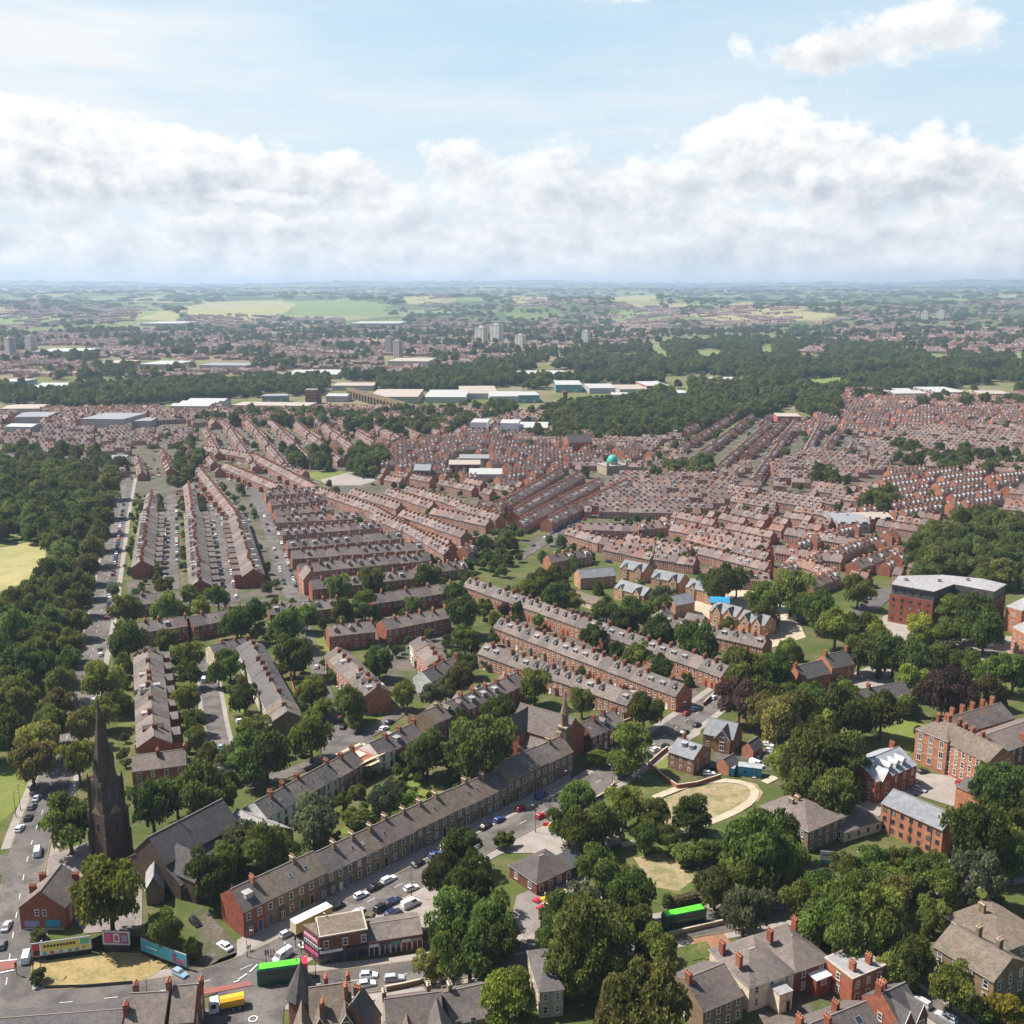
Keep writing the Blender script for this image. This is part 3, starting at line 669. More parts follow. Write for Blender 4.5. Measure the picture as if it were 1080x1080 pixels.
t = block('brick_house', 'long brown roofed brick house at the bottom edge with three chimneys and skylights', 'house', (830, 1090), (914, 1056), 11, 6.0, 9.6, 'brick', 'slate', mode='ridge', nf=(5, 5, 1, 1), chim=[(-.55, .3, 2), (-.1, -.2, 2), (.35, .3, 2)])
for q in (-5, 6): obj('skylight', m_skylight(1.5, 1.6, .65), t, (q, -3.0, 7.98))
t = block('stone_villa', 'large dark stone house at the right edge with white sash windows', 'house', (1003, 974), (1068, 1011), 12, 6.9, 10.2, 'stone', 'slate_old', mode='ridge', nf=(4, 4, 2, 3), chim=[(-.35, .55, 2.6), (.35, .5, 2.4)], chimm='stone', fl=(1, 4.3), win=(1.2, 2.0))
t = block('stone_villa', 'hipped roof rear wing standing behind the large dark stone house', 'house', (1052, 1032), (1100, 1012), 15, 6.4, 8.4, 'stone', 'slate_old', kind='hip', nf=(3, 2, 2, 2), chim=[(.0, .5, 2.4)], chimm='stone')
# 8 oval lawn neighbours
t = block('stone_villa', 'small brown brick villa with two round drums on its grey roof above the oval lawn', 'house', (704.5, 809), (731, 818), 11, 5.4, 8.2, 'brick_brown', 'slate_blue', nf=(3, 3, 2, 2), chim=[(-.9, .6, 2)], fl=(.9, 3.4), win=(.9, 1.3), trim=None)
for x_ in (-1.1, 1.7):
    b = MB(); b.cyl((0, 0, 0), 1.05, 1.5, 'galv', 12); b.cyl((0, 0, 1.5), 1.15, .12, 'zinc', 12); obj('roof_drum', b, t, (x_, -1.8, 6.75))
t = block('brick_house', 'brown brick lodge with grey roof and large front gable behind the drum roofed villa', 'house', (741, 788), (773, 795), 10, 5.0, 8.8, 'brick_brown', 'slate_blue', nf=(3, 3, 1, 1), fl=(.9,), chim=[(.8, .4, 1.6)], trim=None)
add_gable(t, 1.8, 5.2, 1.6, 5.0, 8.4, 'brick_brown', 'slate_dark', 5)
block('brick_outbuilding', 'small orange brick outbuilding with grey gabled roof beside the blue site cabin', 'outbuilding', (755.5, 814), (768.5, 819), 6, 3.0, 5.0, 'brick_orange', 'slate_dark', turn=True, nf=(0, 0, 0, 0))
block('brick_outbuilding', 'orange brick outbuilding with grey roof above the blue cabin, near parked white cars', 'outbuilding', (782, 797), (794, 801), 6.5, 3.0, 5.2, 'brick_orange', 'slate_dark', turn=True, nf=(0, 0, 0, 0))
M['blue_box'] = plain('bright_blue_panel', (.02, .25, .45), .5)
def cabin(name, label, A, B, d, h):
    cx, cy, a, L = rect_from(A, B, d); t = thing(name, label, 'site cabin', (cx, cy, 0), a); b = MB(); b.box((0, 0, .15), (L, d, h), 'blue_box')
    for i_ in range(int(L/.8)): b.box((-L/2+.4+i_*.8, -d/2-.03, .3), (.12, .06, h-.3), 'blue_box')
    obj('cabin_body', b, t); b = MB(); b.box((0, 0, h+.152), (L+.15, d+.15, .1), 'zinc'); obj('roof', b, t)
    if L > 5: obj('window', m_window(1.0, .9, 'dark', None), t, (-L*.2, -d/2-.06, 1.2)); obj('door', m_door(.9, 2.0, 'blue_box', 'metal'), t, (L*.2, -d/2-.05, .16))
cabin('site_cabin', 'long bright blue site cabin at the top of the oval path', (778, 818), (803, 821), 3.4, 3.0)
cabin('site_cabin', 'small blue storage box between the brick outbuilding and the long blue cabin', (768.5, 818.5), (774, 819.5), 2.6, 2.6)
# 9 hospital-like brick court
t = block('brick_court', 'three storey red brick block with grey roof forming the long side of the court', 'college block', (992, 758), (1058, 789), 11, 10.6, 14.2, 'brick_orange', 'slate_old', mode='ridge', nf=(9, 8, 2, 2), fl=(1.2, 4.6, 8.0), win=(1.2, 2.0), chim=[(-.75, .1, 2.4), (-.45, .7, 2.4), (-.2, .7, 2.4), (.1, .7, 2.4)], bands=(3.9, 7.3))
t = block('brick_court', 'projecting red brick pavilion with hipped grey roof at the court corner', 'college block', (963, 803), (996, 817), 15, 11.2, 13.8, 'brick_orange', 'slate_old', kind='hip', nf=(3, 2, 2, 3), fl=(1.2, 4.8, 8.4), win=(1.5, 2.2), style='wide', chim=[(-.4, -.1, 2.2), (.5, .4, 2.2), (-.5, .6, 2)], bands=(4.1, 7.7), run=6)
t = block('brick_court', 'long rear brick range with a rank of chimneys above the court', 'college block', (1003, 756), (1056, 741), 11, 9.0, 12.4, 'brick', 'slate', mode='ridge', nf=(7, 7, 1, 1), fl=(1.2, 4.6), chim=[(-.8, .3, 2.6), (-.4, .3, 2.6), (0, .3, 2.6), (.4, .3, 2.6), (.8, .3, 2.6)])
t = block('brick_court', 'shaded brick range with plain grey roof on the right edge of the court', 'college block', (1040, 775), (1096, 756), 13, 9.6, 12.8, 'brick_dark', 'slate', mode='ridge', nf=(8, 8, 0, 2), fl=(1.2, 4.6, 7.4), chim=[(-.2, -.8, 2.2), (.2, -.8, 2.2)])
t = block('brick_villa', 'red brick villa with pale metal roof and three dormers by the dark trees', 'house', (922, 848), (965, 829), 13, 7.2, 10.6, 'brick', 'zinc', nf=(5, 3, 3, 2), fl=(1.0, 4.3), win=(1.0, 1.8), chim=[(.9, .3, 1.8)], over=.35)
for x_ in (-1.5, 2.0, 5.2): obj('dormer', m_dormer(2.0, 1.8, 2.6, 'white', 'zinc', 'gable'), t, (x_, -5.2, 7.5))
add_gable(t, -5.6, 4.6, .7, 7.2, 10.0, 'brick', 'zinc', 4)
t = block('brick_apartment', 'three storey orange brick block with long plain pale grey roof', 'flats', (942, 832), (1007, 860), 10.5, 8.4, 11.0, 'brick_orange', 'slate_blue', mode='ridge', nf=(7, 6, 1, 1), fl=(.8, 3.5, 6.2), win=(1.1, 1.4), style='dark', trim=None, over=.35)
b = MB()
for q in (-.33, 0, .33): b.box((q*t['_L'], -t['_d']/2-.06, 0), (.16, .12, 8.3), 'metal')
obj('drainpipe', b, t)
t = block('brick_outbuilding', 'tall blank orange brick end wall building in the court car park', 'outbuilding', (1006, 853), (1034, 867), 9, 7.4, 8.8, 'brick_orange', 'slate_dark', nf=(0, 2, 0, 1), fl=(1, 4))
t = block('slate_mansion', 'broad house under a hipped purple slate roof beside the oval lawn trees', 'house', (851, 900), (892, 882), 17, 6.4, 9.0, 'stone', 'slate', kind='hip', nf=(5, 4, 4, 3), chim=[(0, .3, 1.5), (-.3, .3, 1.5)], fl=(1, 4))
t = block('garden_pavilion', 'single storey annex with hipped dark roof and pale pillared front', 'annex', (890, 889), (930, 876), 12, 3.2, 6.2, 'render', 'slate', kind='hip', nf=(4, 3, 3, 3), fl=(.7,), win=(1.4, 1.9), style='wide', trim=None)
# 10 modern flats
t, rf = prism('modern_flats', 'modern red brick flats with grey top storey and pale flat roof', 'flats', [(939, 617), (985, 625), (1006, 617), (1049, 625), (1062, 617), (1036, 611), (994, 607), (947, 608)], 17.5, 0, 'brick', 'felt', fl=(1.4, 4.4, 7.4, 10.4, 14.4), ww=(1.3, 1.5), gap=3.4, top=(13.4, 'slate_dark'))
b = MB()
for (px_, py_) in ((955, 613), (990, 614), (1020, 613)): q = g(px_, py_, 17.5); b.box((q[0]-t.location.x, q[1]-t.location.y, 17.9), (1.6, 1.6, 1.4), 'galv')
obj('roof_vent', b, t)
t, rf = prism('brick_apartment', 'orange brick flats with white windows and pale flat roof at the right edge', 'flats', [(1061, 640), (1078, 645), (1104, 638), (1080, 631)], 11, 0, 'brick_orange', 'felt', fl=(1.2, 4.2, 7.6), ww=(1.6, 1.6), style='sash')
t, rf = prism('brick_apartment', 'nearer orange brick block with white windows beside the parked lorry', 'flats', [(1068, 662), (1085, 672), (1110, 664), (1090, 652)], 11, 0, 'brick_orange', 'felt', fl=(1.2, 4.2, 7.6), ww=(1.6, 1.6), style='sash')
# 11 pairs and estate
block('brick_house', 'orange brick house with dark blue roof, left of a stepped pair', 'house', (838, 703), (867, 696), 9.5, 6.2, 9.8, 'brick_orange', 'slate_dark', mode='ridge', nf=(5, 4, 0, 0), win=(1, 1.5), style='dark', trim=None, chim=[(-.95, 0, 1.4)])
block('brick_house', 'taller orange brick house with dark blue roof, right of a stepped pair', 'house', (869, 691), (893, 686), 9.5, 6.8, 10.6, 'brick_orange', 'slate_dark', mode='ridge', nf=(4, 4, 0, 1), win=(1, 1.5), style='dark', trim=None, chim=[(-.9, 0, 1.6), (.95, 0, 1.6)])
block('brick_house', 'dark roofed brick house partly hidden behind the court garden trees', 'house', (903, 728), (953, 719), 10, 5.6, 9, 'brick', 'slate_dark', mode='ridge', nf=(5, 4, 0, 2), chim=[(-.5, 0, 1.5)])
block('white_roof_hall', 'hall with pale sheet roof among trees above the blue cabin', 'hall', (801, 738), (832, 748), 10, 4.0, 7, 'render', 'zinc', mode='ridge', nf=(3, 3, 1, 1), fl=(1,))
EST = [((659, 590), (684, 595), 'topmost of the new estate'), ((692, 600), (722, 606), 'second block of the new estate'), ((729, 610), (760, 617), 'third block of the new estate, near the tarpaulin'),
       ((655, 611), (686, 620), 'nearest the long low hall'), ((609, 601), (646, 598), 'with white gables, left of the new estate'), ((755, 634), (783, 641), 'under a blue tarpaulin'), ((785, 643), (813, 650), 'with twin gables on bare sand'),
       ((706, 629), (726, 625), 'between the estate and the red turret house'), ((725, 646), (744, 650), 'with hipped roof below the estate')]
for i_, (a_, b_, w_) in enumerate(EST):
    t = block('estate_house', 'new orange brick house block '+w_, 'house', a_, b_, 9.5, 6.0, 9.2, 'brick_honey', 'slate_blue' if i_ != 8 else 'slate', mode='ridge', nf=(4, 4, 1, 1), win=(1.1, 1.4), trim=None, group='new estate houses')
    if i_ in (0, 1, 2, 3): add_gable(t, t['_L']*.28, 4.6, 1.0, 6, 9.0, 'brick_honey', 'slate', 4, True, 'frame'); add_gable(t, -t['_L']*.28, 3.4, .5, 6, 8.2, 'brick_honey', 'slate_blue', 3, True, 'frame')
    if i_ in (5, 6): add_gable(t, t['_L']*.22, 4.4, 1.0, 6, 9.2, 'brick_honey', 'slate', 4); add_gable(t, -t['_L']*.22, 4.4, 1.0, 6, 9.2, 'brick_honey', 'slate', 4)
cx, cy = g(760, 634, 9.4); b = MB(); b.loft([[(-4.6, -3, -.2), (4.6, -3, -.2), (4.6, 3, -.2), (-4.6, 3, -.2)], [(-4.4, -1, 1.5), (4.4, -1, 1.6), (4.4, 1, 1.6), (-4.4, 1, 1.5)]], 'blue_box')
tag(obj('tarpaulin', b, None, (cx, cy+2, 9.0), R(-10)), 'blue tarpaulin sheeted over a half built estate roof', 'tarpaulin')
block('long_hall', 'long low brown roofed hall with cream wall above the parallel rows', 'hall', (585, 615), (646, 636), 8, 3.0, 5.0, 'render', 'slate_old', mode='ridge', nf=(10, 6, 1, 1), fl=(.9,), win=(1.2, 1.2), trim=None)
t = block('brick_house', 'red turret gabled brick house at the head of the row below the estate', 'house', (697, 647), (702, 640), 9, 7, 10.5, 'brick', 'slate', mode='ridge', nf=(2, 2, 1, 1), chim=[(0, 0, 2)])
t = block('gable_house', 'tall pointed gable brick house at the bottom corner of the cross rows', 'house', (321, 628), (337, 626), 11, 8.0, 12.5, 'brick_orange', 'slate', turn=True, nf=(2, 2, 2, 1), fl=(1, 4, 6.4), chim=[(.5, -.6, 2)])
# 12 pale roofed hall and porch by the stone church
block('church_hall', 'hall with pale stone slate roof between the church and the white gabled row', 'hall', (250, 853), (294, 872), 10, 4.5, 7.6, 'stone', 'felt', mode='ridge', nf=(3, 3, 1, 1), fl=(1,), win=(1.0, 2.2))
# scaffold on the roofless house in the row behind
cx, cy = g(384, 815); t = thing('scaffolded_house', 'roofless brick house wrapped in pale scaffold boards', 'building site', (cx, cy, 0), R(50))
b = MB(); b.box((0, 2, 0), (9, 8, 5.5), 'brick'); obj('wall', b, t); b = MB()
for x_ in (-5, -1.7, 1.7, 5):
    for y_ in (-4.4, -2.9, 6.9): b.cyl((x_, y_, 0), .06, 8, 'galv', 5)
obj('scaffold_pole', b, t); b = MB()
for z_ in (2, 4, 6): b.box((0, -3.6, z_), (10.6, 1.4, .1), 'pale_wood'); b.box((0, -4.4, z_+1), (10.6, .05, .2), 'pale_wood')
b.box((0, 6.9, 6), (10.6, 1.2, .1), 'pale_wood'); b.box((5.3, 1.5, 6), (1, 11, .1), 'pale_wood'); b.box((-1, 2, 5.6), (5, 4, .3), 'render'); obj('scaffold_board', b, t)
# ------------------------------------------------------------------ the black stone church with its spire
cx, cy, a, L = rect_from((157, 882), (234, 842), 12, 'ridge', 14.2)
t = thing('stone_church', 'long soot blackened stone church with grey slate nave roof', 'church', (cx, cy, 0), a); HOUSES.append((cx, cy, a, L+8, 22))
obj('wall', m_wall(round(L, 2), 12, 8.4, 14.0, 'stone_black'), t); obj('roof', m_roof(L, 12, 8.4, 14.0, 'slate_dark', .2, .2), t)
b = MB()
for s in (-1, 1):
    y0, y1 = s*6.0, s*11.0
    b.face([(-L/2, y1, 0), (L/2-5, y1, 0), (L/2-5, y1, 4.2), (-L/2, y1, 4.2)][::-s], 'stone_black')
    for x_, q in ((-L/2, -1), (L/2-5, 1)): b.face([(x_, y0, 0), (x_, y1, 0), (x_, y1, 4.2), (x_, y0, 7.2)][::q*s], 'stone_black')
obj('aisle_wall', b, t); b = MB()
for s in (-1, 1): b.face([(-L/2-.2, s*11.3, 4.15), (L/2-4.8, s*11.3, 4.15), (L/2-4.8, s*6.0, 7.35), (-L/2-.2, s*6.0, 7.35)][::-s], 'slate_dark')
obj('aisle_roof', b, t)
me = m_window(1.1, 2.6, 'dark', 'stone_black'); mc = m_window(1.6, .9, 'dark', None)
for i_ in range(6):
    x_ = -L/2+2.5+i_*(L-9)/5.5
    for s in (-1, 1): obj('window', me, t, (x_, s*11.0, 1.0), 0 if s < 0 else math.pi); obj('window', mc, t, (x_, s*6.0, 7.35), 0 if s < 0 else math.pi)
b = MB()
for i_ in range(7):
    x_ = -L/2+.8+i_*(L-6.6)/6
    for s in (-1, 1): b.box((x_, s*11.5, 0), (.7, 1.0, 3.6), 'stone_black', taper=.8)
obj('buttress', b, t)
# transept
b = MB(); T = -L/2+5.0; 
b.face([(T-4, -15.5, 0), (T+4, -15.5, 0), (T+4, -15.5, 6), (T, -15.5, 11), (T-4, -15.5, 6)], 'stone_black')
for q in (-1, 1): b.face([(T+q*4, -15.5, 0), (T+q*4, -5, 0), (T+q*4, -5, 6), (T+q*4, -15.5, 6)][::q], 'stone_black')
tr = obj('transept', b, t); b = MB()
for q in (-1, 1): b.face([(T+q*4.2, -15.7, 5.9), (T+q*4.2, -4, 5.9), (T, -4, 11.15), (T, -15.7, 11.15)][::q], 'slate_dark')
for q in (-1, 1): b.loft([[(T+q*4.2, -15.75, 5.7), (T+q*4.2, -15.75, 6.2), (T, -15.75, 11.5), (T, -15.75, 11.0)], [(T+q*4.2, -15.35, 5.7), (T+q*4.2, -15.35, 6.2), (T, -15.35, 11.5), (T, -15.35, 11.0)]], 'stone_pale')
obj('transept_roof', b, tr); obj('window', m_window(2.2, 3.6, 'dark', None), tr, (T, -15.5, 2.2))
block('vestry', 'small stone vestry with pale slate roof in front of the church', 'vestry', (155, 955), (173, 952), 9, 4.2, 7.4, 'stone', 'felt', turn=True, nf=(2, 1, 0, 0), fl=(1.2,), win=(.8, 1.8))
# tower and broach spire
bx, by = g(118, 903); t = thing('church_tower', 'tall black stone church tower with needle spire', 'church tower', (bx, by, 0), a); HOUSES.append((bx, by, a, 10, 10))
b = MB(); w_ = 6.6
b.box((0, 0, 0), (w_, w_, 14), 'stone_black')
b.box((0, 0, 14), (w_-.5, w_-.5, 9.0), 'stone_black', taper=.93); obj('tower_wall', b, t)
b = MB()
for sx in (-1, 1):
    for sy in (-1, 1):
        b.box((sx*w_/2, sy*w_/2, 0), (1.3, 1.3, 8), 'stone_black'); b.box((sx*(w_/2-.1), sy*(w_/2-.1), 8), (1.05, 1.05, 6.5), 'stone_black'); b.cyl((sx*(w_/2-.3), sy*(w_/2-.3), 14.5), .5, 7.5, 'stone_black', 6, .42); b.cyl((sx*(w_/2-.3), sy*(w_/2-.3), 22), .55, 2.8, 'stone_black', 6, .03)
obj('corner_buttress', b, t)
b = MB()
for k in range(4):
    an = k*math.pi/2; c_, s_ = math.cos(an), math.sin(an)
    rot = lambda p: (p[0]*c_-p[1]*s_, p[0]*s_+p[1]*c_, p[2])
    y_ = -w_/2-.1
    b.loft([[rot(p) for p in ((-2.0, y_, 13.9), (2.0, y_, 13.9), (0, y_, 16.4))], [rot(p) for p in ((-2.0, y_+.5, 13.9), (2.0, y_+.5, 13.9), (0, y_+.5, 16.4))]], 'stone')
obj('gablet', b, t)
for k in range(4):
    an = k*math.pi/2
    for z_, h_ in ((8.5, 2.6), (17.6, 4.4)):
        q = w_/2+.01 if z_ < 14 else (w_-.5)/2*.97+.0
        for o_ in ((-1.2, 1.2) if z_ > 14 else (0,)):
            x_, y_ = o_, -q; obj('louvre_window', m_window(1.2, h_, 'dark', None), t, (x_*math.cos(an)-y_*math.sin(an), x_*math.sin(an)+y_*math.cos(an), z_), an)
b = MB(); b.cyl((0, 0, 23.0), 3.1, 21.6, 'stone_black', 8, .12, R(22.5)); b.cyl((0, 0, 30), 2.2, .3, 'stone_black', 8, 2.15, R(22.5)); b.cyl((0, 0, 37), 1.22, .3, 'stone_black', 8, 1.18, R(22.5)); b.cyl((0, 0, 44.6), .22, .4, 'stone_black', 6); b.box((0, 0, 45.0), (.12, .12, 1.6), 'metal'); b.box((0, 0, 45.9), (.8, .1, .12), 'metal')
sp = obj('spire', b, t)
for k in range(4):
    an = k*math.pi/2; b = MB(); b.box((0, 0, 0), (1.0, 1.5, 1.6), 'stone_black'); b.loft([[(-.6, -.8, 1.6), (.6, -.8, 1.6), (0, -.8, 3.2)], [(-.6, 1.2, 1.6), (.6, 1.2, 1.6), (0, 1.2, 3.2)]], 'stone_black')
    b.face([(-.3, -.76, .3), (.3, -.76, .3), (.3, -.76, 1.5), (-.3, -.76, 1.5)], 'black'); obj('lucarne', b, sp, (2.2*math.sin(an), -2.2*math.cos(an), 26), an)
landmark('the church spire', 118, 903)
# ------------------------------------------------------------------ the gothic chapel with a thin spirelet
cx, cy, a, L = rect_from((549, 741), (606, 757), 12, 'ridge', 14.5); d_ = 12.5
t = thing('brick_chapel', 'gothic brick chapel with steep slate roof behind the stone terrace end', 'chapel', (cx, cy, 0), a); HOUSES.append((cx, cy, a, L, 18)); t['_L'] = L; t['_d'] = d_
obj('wall', m_wall(round(L, 2), d_, 8.5, 14.3, 'brick'), t); obj('roof', m_roof(L, d_, 8.5, 14.3, 'slate', .25, .1), t)
b = MB(); b.box((2, -8.0, 0), (L-6, 3.6, 5.0), 'brick'); obj('aisle_wall', b, t); b = MB(); b.face([(5-L/2, -10.1, 4.9), (L/2-.8, -10.1, 4.9), (L/2-.8, -6.2, 7.2), (5-L/2, -6.2, 7.2)], 'slate'); b.face([(5-L/2, -10.1, 4.9), (5-L/2, -6.2, 7.2), (5-L/2, -6.2, 4.9)], 'brick'); obj('aisle_roof', b, t)
windows_on(t, [-2, 1, 4, 7], (1.6,), -9.8, .9, 2.2, 'dark', 'stone_pale')
add_gable(t, -L/2+3.4, 7.0, 4.6, 8.5, 14.0, 'brick', 'slate_dark', 6.5, False, 'stone_pale')
b = MB(); 
for zz in range(12): pass
b.cyl((0, 0, 0), 1.5, .2, 'stone_pale', 16); ro = obj('rose_window', b, t, (-L/2-.02, 0, 9.2)); ro.rotation_euler = (0, -math.pi/2, 0)
b = MB(); b.cyl((0, 0, 0.2), 1.2, .04, 'glass', 16); o = obj('pane', b, ro)
for y_ in (-3, 0, 3): obj('window', m_window(1.2, 3.2, 'dark', 'stone_pale'), t, (-L/2, y_, 2.6), -math.pi/2)
obj('window', m_window(1.8, 3.6, 'dark', 'stone_pale'), t, (-L/2+3.4, -d_/2-4.6, 3.0))
bx, by = g(595, 806); t = thing('chapel_turret', 'slim stone bell turret with needle spirelet beside the chapel', 'turret', (bx, by, 0), a); b = MB(); b.box((0, 0, 0), (3.0, 3.0, 13), 'stone'); b.box((0, 0, 13), (3.5, 3.5, .5), 'stone_pale'); b.cyl((0, 0, 13.5), 1.3, 4, 'stone', 8, 1.2); obj('turret_wall', b, t)
b = MB(); b.cyl((0, 0, 17.5), 1.5, 6.5, 'stone', 8, .05); obj('spirelet', b, t); obj('louvre_window', m_window(.8, 2.0, 'dark', None), t, (0, -1.5, 10))
landmark('the gothic chapel', 575, 790)
for n_, x_, y_ in (('the oval lawn', 760, 848), ('the long stone terrace', 420, 905), ('the brick corner house', 46, 980), ('the corner shop', 360, 1010), ('the pub terrace', 575, 925), ('the cream house', 810, 1055), ('the dark stone house', 1030, 1020),
                   ('the slate mansion', 850, 880), ('the brick court', 1010, 800), ('the modern flats', 990, 655), ('the stepped brick pair', 865, 720), ('the new estate', 715, 625), ('the parallel rows', 640, 690), ('the orange range', 378, 712),
                   ('the white gabled row', 320, 830), ('the long row by the spire', 160, 740), ('the pale long row', 285, 725), ('the cross rows', 370, 590), ('the avenue rows', 205, 590), ('the white row', 230, 480), ('the roofless scaffold', 385, 815), ('the twin gabled house', 940, 1065),
                   ('the long low hall', 615, 630), ('the turreted mansion', 345, 1065), ('the pale orange flats', 975, 880), ('the green domed mosque', 647, 490), ('the park field', 20, 600), ('the red long range', 430, 660)): landmark(n_, x_, y_)
# ================================================================== TREES
def leaf_mat():
    m, nt, b = newmat('leaves')
    oi = nt.nodes.new('ShaderNodeObjectInfo'); at = nt.nodes.new('ShaderNodeAttribute'); at.attribute_name = 'leafvar'
    geo = nt.nodes.new('ShaderNodeNewGeometry').outputs['Position']
    r = oi.outputs['Random']
    k = mth(nt, 'ADD', mth(nt, 'MULTIPLY', r, .5), .75)
    v = mth(nt, 'MULTIPLY', k, mth(nt, 'ADD', mth(nt, 'MULTIPLY', at.outputs['Fac'], 1.1), .45))
    lo = noise(nt, oi.outputs['Location'], .035, 3, .7); v = mth(nt, 'MULTIPLY', v, mth(nt, 'ADD', mth(nt, 'MULTIPLY', ramp(nt, lo, .32, .68), .75), .62))
    c = mixc(nt, 1.0, oi.outputs['Color'], (1, 1, 1), 'MULTIPLY')
    hs = nt.nodes.new('ShaderNodeHueSaturation'); nt.links.new(c, hs.inputs['Color'])
    nt.links.new(mth(nt, 'ADD', mth(nt, 'MULTIPLY', mth(nt, 'FRACT', mth(nt, 'MULTIPLY', r, 7.3)), .06), .468), hs.inputs['Hue'])
    nt.links.new(v, hs.inputs['Value']); hs.inputs['Saturation'].default_value = 1.0
    nt.links.new(hs.outputs[0], b.inputs['Base Color']); b.inputs['Roughness'].default_value = .7; b.inputs['Specular IOR Level'].default_value = .2
    tr = nt.nodes.new('ShaderNodeBsdfTranslucent'); nt.links.new(hs.outputs[0], tr.inputs['Color'])
    mx = nt.nodes.new('ShaderNodeMixShader'); mx.inputs[0].default_value = .46
    nt.links.new(b.outputs[0], mx.inputs[1]); nt.links.new(tr.outputs[0], mx.inputs[2])
    nt.links.new(mx.outputs[0], nt.nodes['Material Output'].inputs['Surface'])
    return m
M['leaf'] = leaf_mat()
M['bark'] = plain('bark', (.09, .07, .05), .95, .1)
def quads_mesh(name, C, N, size, var, mat, aspect=1.0):
    "square leaf clumps: centres C, normals N"
    n = len(C); rng = np.random.default_rng(n)
    up = rng.normal(size=(n, 3)); T = np.cross(N, up); T /= np.linalg.norm(T, axis=1)[:, None]+1e-9; B = np.cross(N, T)
    s = size[:, None]; T = T*s; B = B*s*aspect
    bend = N*s*.35
    V = np.stack([C-T-B-bend*.6, C+T-B*.7+bend*.2, C+T*.8+B-bend*.6, C-T*.8+B*.8+bend*.2], 1).reshape(-1, 3)
    me = bpy.data.meshes.new(name); me.vertices.add(4*n); me.vertices.foreach_set('co', V.astype(np.float32).ravel())
    me.loops.add(4*n); me.loops.foreach_set('vertex_index', np.arange(4*n, dtype=np.int32))
    me.polygons.add(n); me.polygons.foreach_set('loop_start', np.arange(0, 4*n, 4, dtype=np.int32)); me.polygons.foreach_set('loop_total', np.full(n, 4, np.int32))
    me.update(); at = me.attributes.new('leafvar', 'FLOAT', 'FACE'); at.data.foreach_set('value', var.astype(np.float32))
    me.materials.append(mat); return me
def unit(n, rng):
    v = rng.normal(size=(n, 3)); return v/np.linalg.norm(v, axis=1)[:, None]
def crown_mesh(kind, seed, nl):
    rng = np.random.default_rng(seed); cl = []
    if kind in ('round', 'bush'):
        K = 30 if kind == 'round' else 18; ph = rng.uniform(0, 6.28, 3)
        base = unit(K*3, rng); base = base[base[:, 2] > -.75][:K]
        for d in base:
            a_ = math.atan2(d[1], d[0]); rr = rng.uniform(.44, .80)*(1+.16*math.sin(2*a_+ph[0])+.13*math.sin(3*a_+ph[1]+2*d[2])+.10*math.sin(5*d[2]+ph[2])); p = d*rr; p[2] = .5+.5*p[2]*.98; cl.append((p, rng.uniform(.18, .38)))
        for _ in range(6): cl.append((np.array([*rng.uniform(-.3, .3, 2), rng.uniform(.3, .75)]), .36))
    elif kind == 'tall':
        for _ in range(36):
            z = rng.uniform(.12, .93); w = .72*math.sin(math.pi*min(1, z*.78+.22))**.6; a = rng.uniform(0, 6.28)
            cl.append((np.array([w*math.cos(a), w*math.sin(a), z]), rng.uniform(.26, .38)))
        for z in (.2, .4, .6, .8): cl.append((np.array([0, 0, z]), .4))
    elif kind == 'cone':
        for i in range(40):
            z = (i+.5)/40; w = .70*(1-z)**.75; a = i*2.4
            cl.append((np.array([w*math.cos(a), w*math.sin(a), .04+z*.92]), .14+.22*(1-z)))
    elif kind == 'willow':
        for _ in range(30):
            a = rng.uniform(0, 6.28); w = rng.uniform(.3, .78); cl.append((np.array([w*math.cos(a), w*math.sin(a), .88-.35*w*w+rng.uniform(-.06, .05)]), rng.uniform(.2, .32)))
        for _ in range(40):
            a = rng.uniform(0, 6.28); w = rng.uniform(.6, .95); cl.append((np.array([w*math.cos(a), w*math.sin(a), rng.uniform(.12, .6)]), .16))
    elif kind == 'mass':
        for _ in range(26):
            a = rng.uniform(0, 6.28); w = math.sqrt(rng.uniform(0, 1))*.85; cl.append((np.array([w*math.cos(a), w*math.sin(a), .62-.3*w*w+rng.uniform(-.12, .12)]), rng.uniform(.16, .26)))
    vol = np.array([c[1]**2 for c in cl]); cnt = np.maximum(12, (vol/vol.sum()*nl).astype(int))
    P, N, Vv = [], [], []
    zs = .5 if kind in ('round', 'bush') else (.30 if kind in ('tall', 'cone') else .45)
    for (c, r), n in zip(cl, cnt):
        d = unit(n, rng); d[:, 2] = np.where(d[:, 2] < -.35, -d[:, 2], d[:, 2])
        rad = r*(1-.35*rng.random(n)**2.2); lump = 1+.22*np.sin(d[:, 0]*7+seed)*np.sin(d[:, 1]*6)*np.sin(d[:, 2]*5+1)
        p = d*(rad*lump)[:, None]*np.array([1, 1, zs])+c
        if kind == 'willow': p[:, 2] -= rng.random(n)**2*.16
        P.append(p); nn = d*.8+unit(n, rng)*.9+np.array([0, 0, .25]); N.append(nn/np.linalg.norm(nn, axis=1)[:, None])
        Vv.append(np.clip(rng.normal(.5, .22, n)+rng.normal(0, .17), 0, 1))
    P = np.concatenate(P); N = np.concatenate(N); Vv = np.concatenate(Vv)
    # stray sprays that break the outline
    k = len(P)//30; i = rng.integers(0, len(P), k); P = np.concatenate([P, P[i]+N[i]*rng.uniform(.02, .09, k)[:, None]]); N = np.concatenate([N, unit(k, rng)]); Vv = np.concatenate([Vv, np.full(k, .6)])
    size = rng.uniform(.022, .042, len(P))*(1.0 if nl > 5000 else 1.7)
    P[:, 2] = np.maximum(P[:, 2], .01)
    return quads_mesh('crown', P, N, size, Vv, M['leaf'], .8)
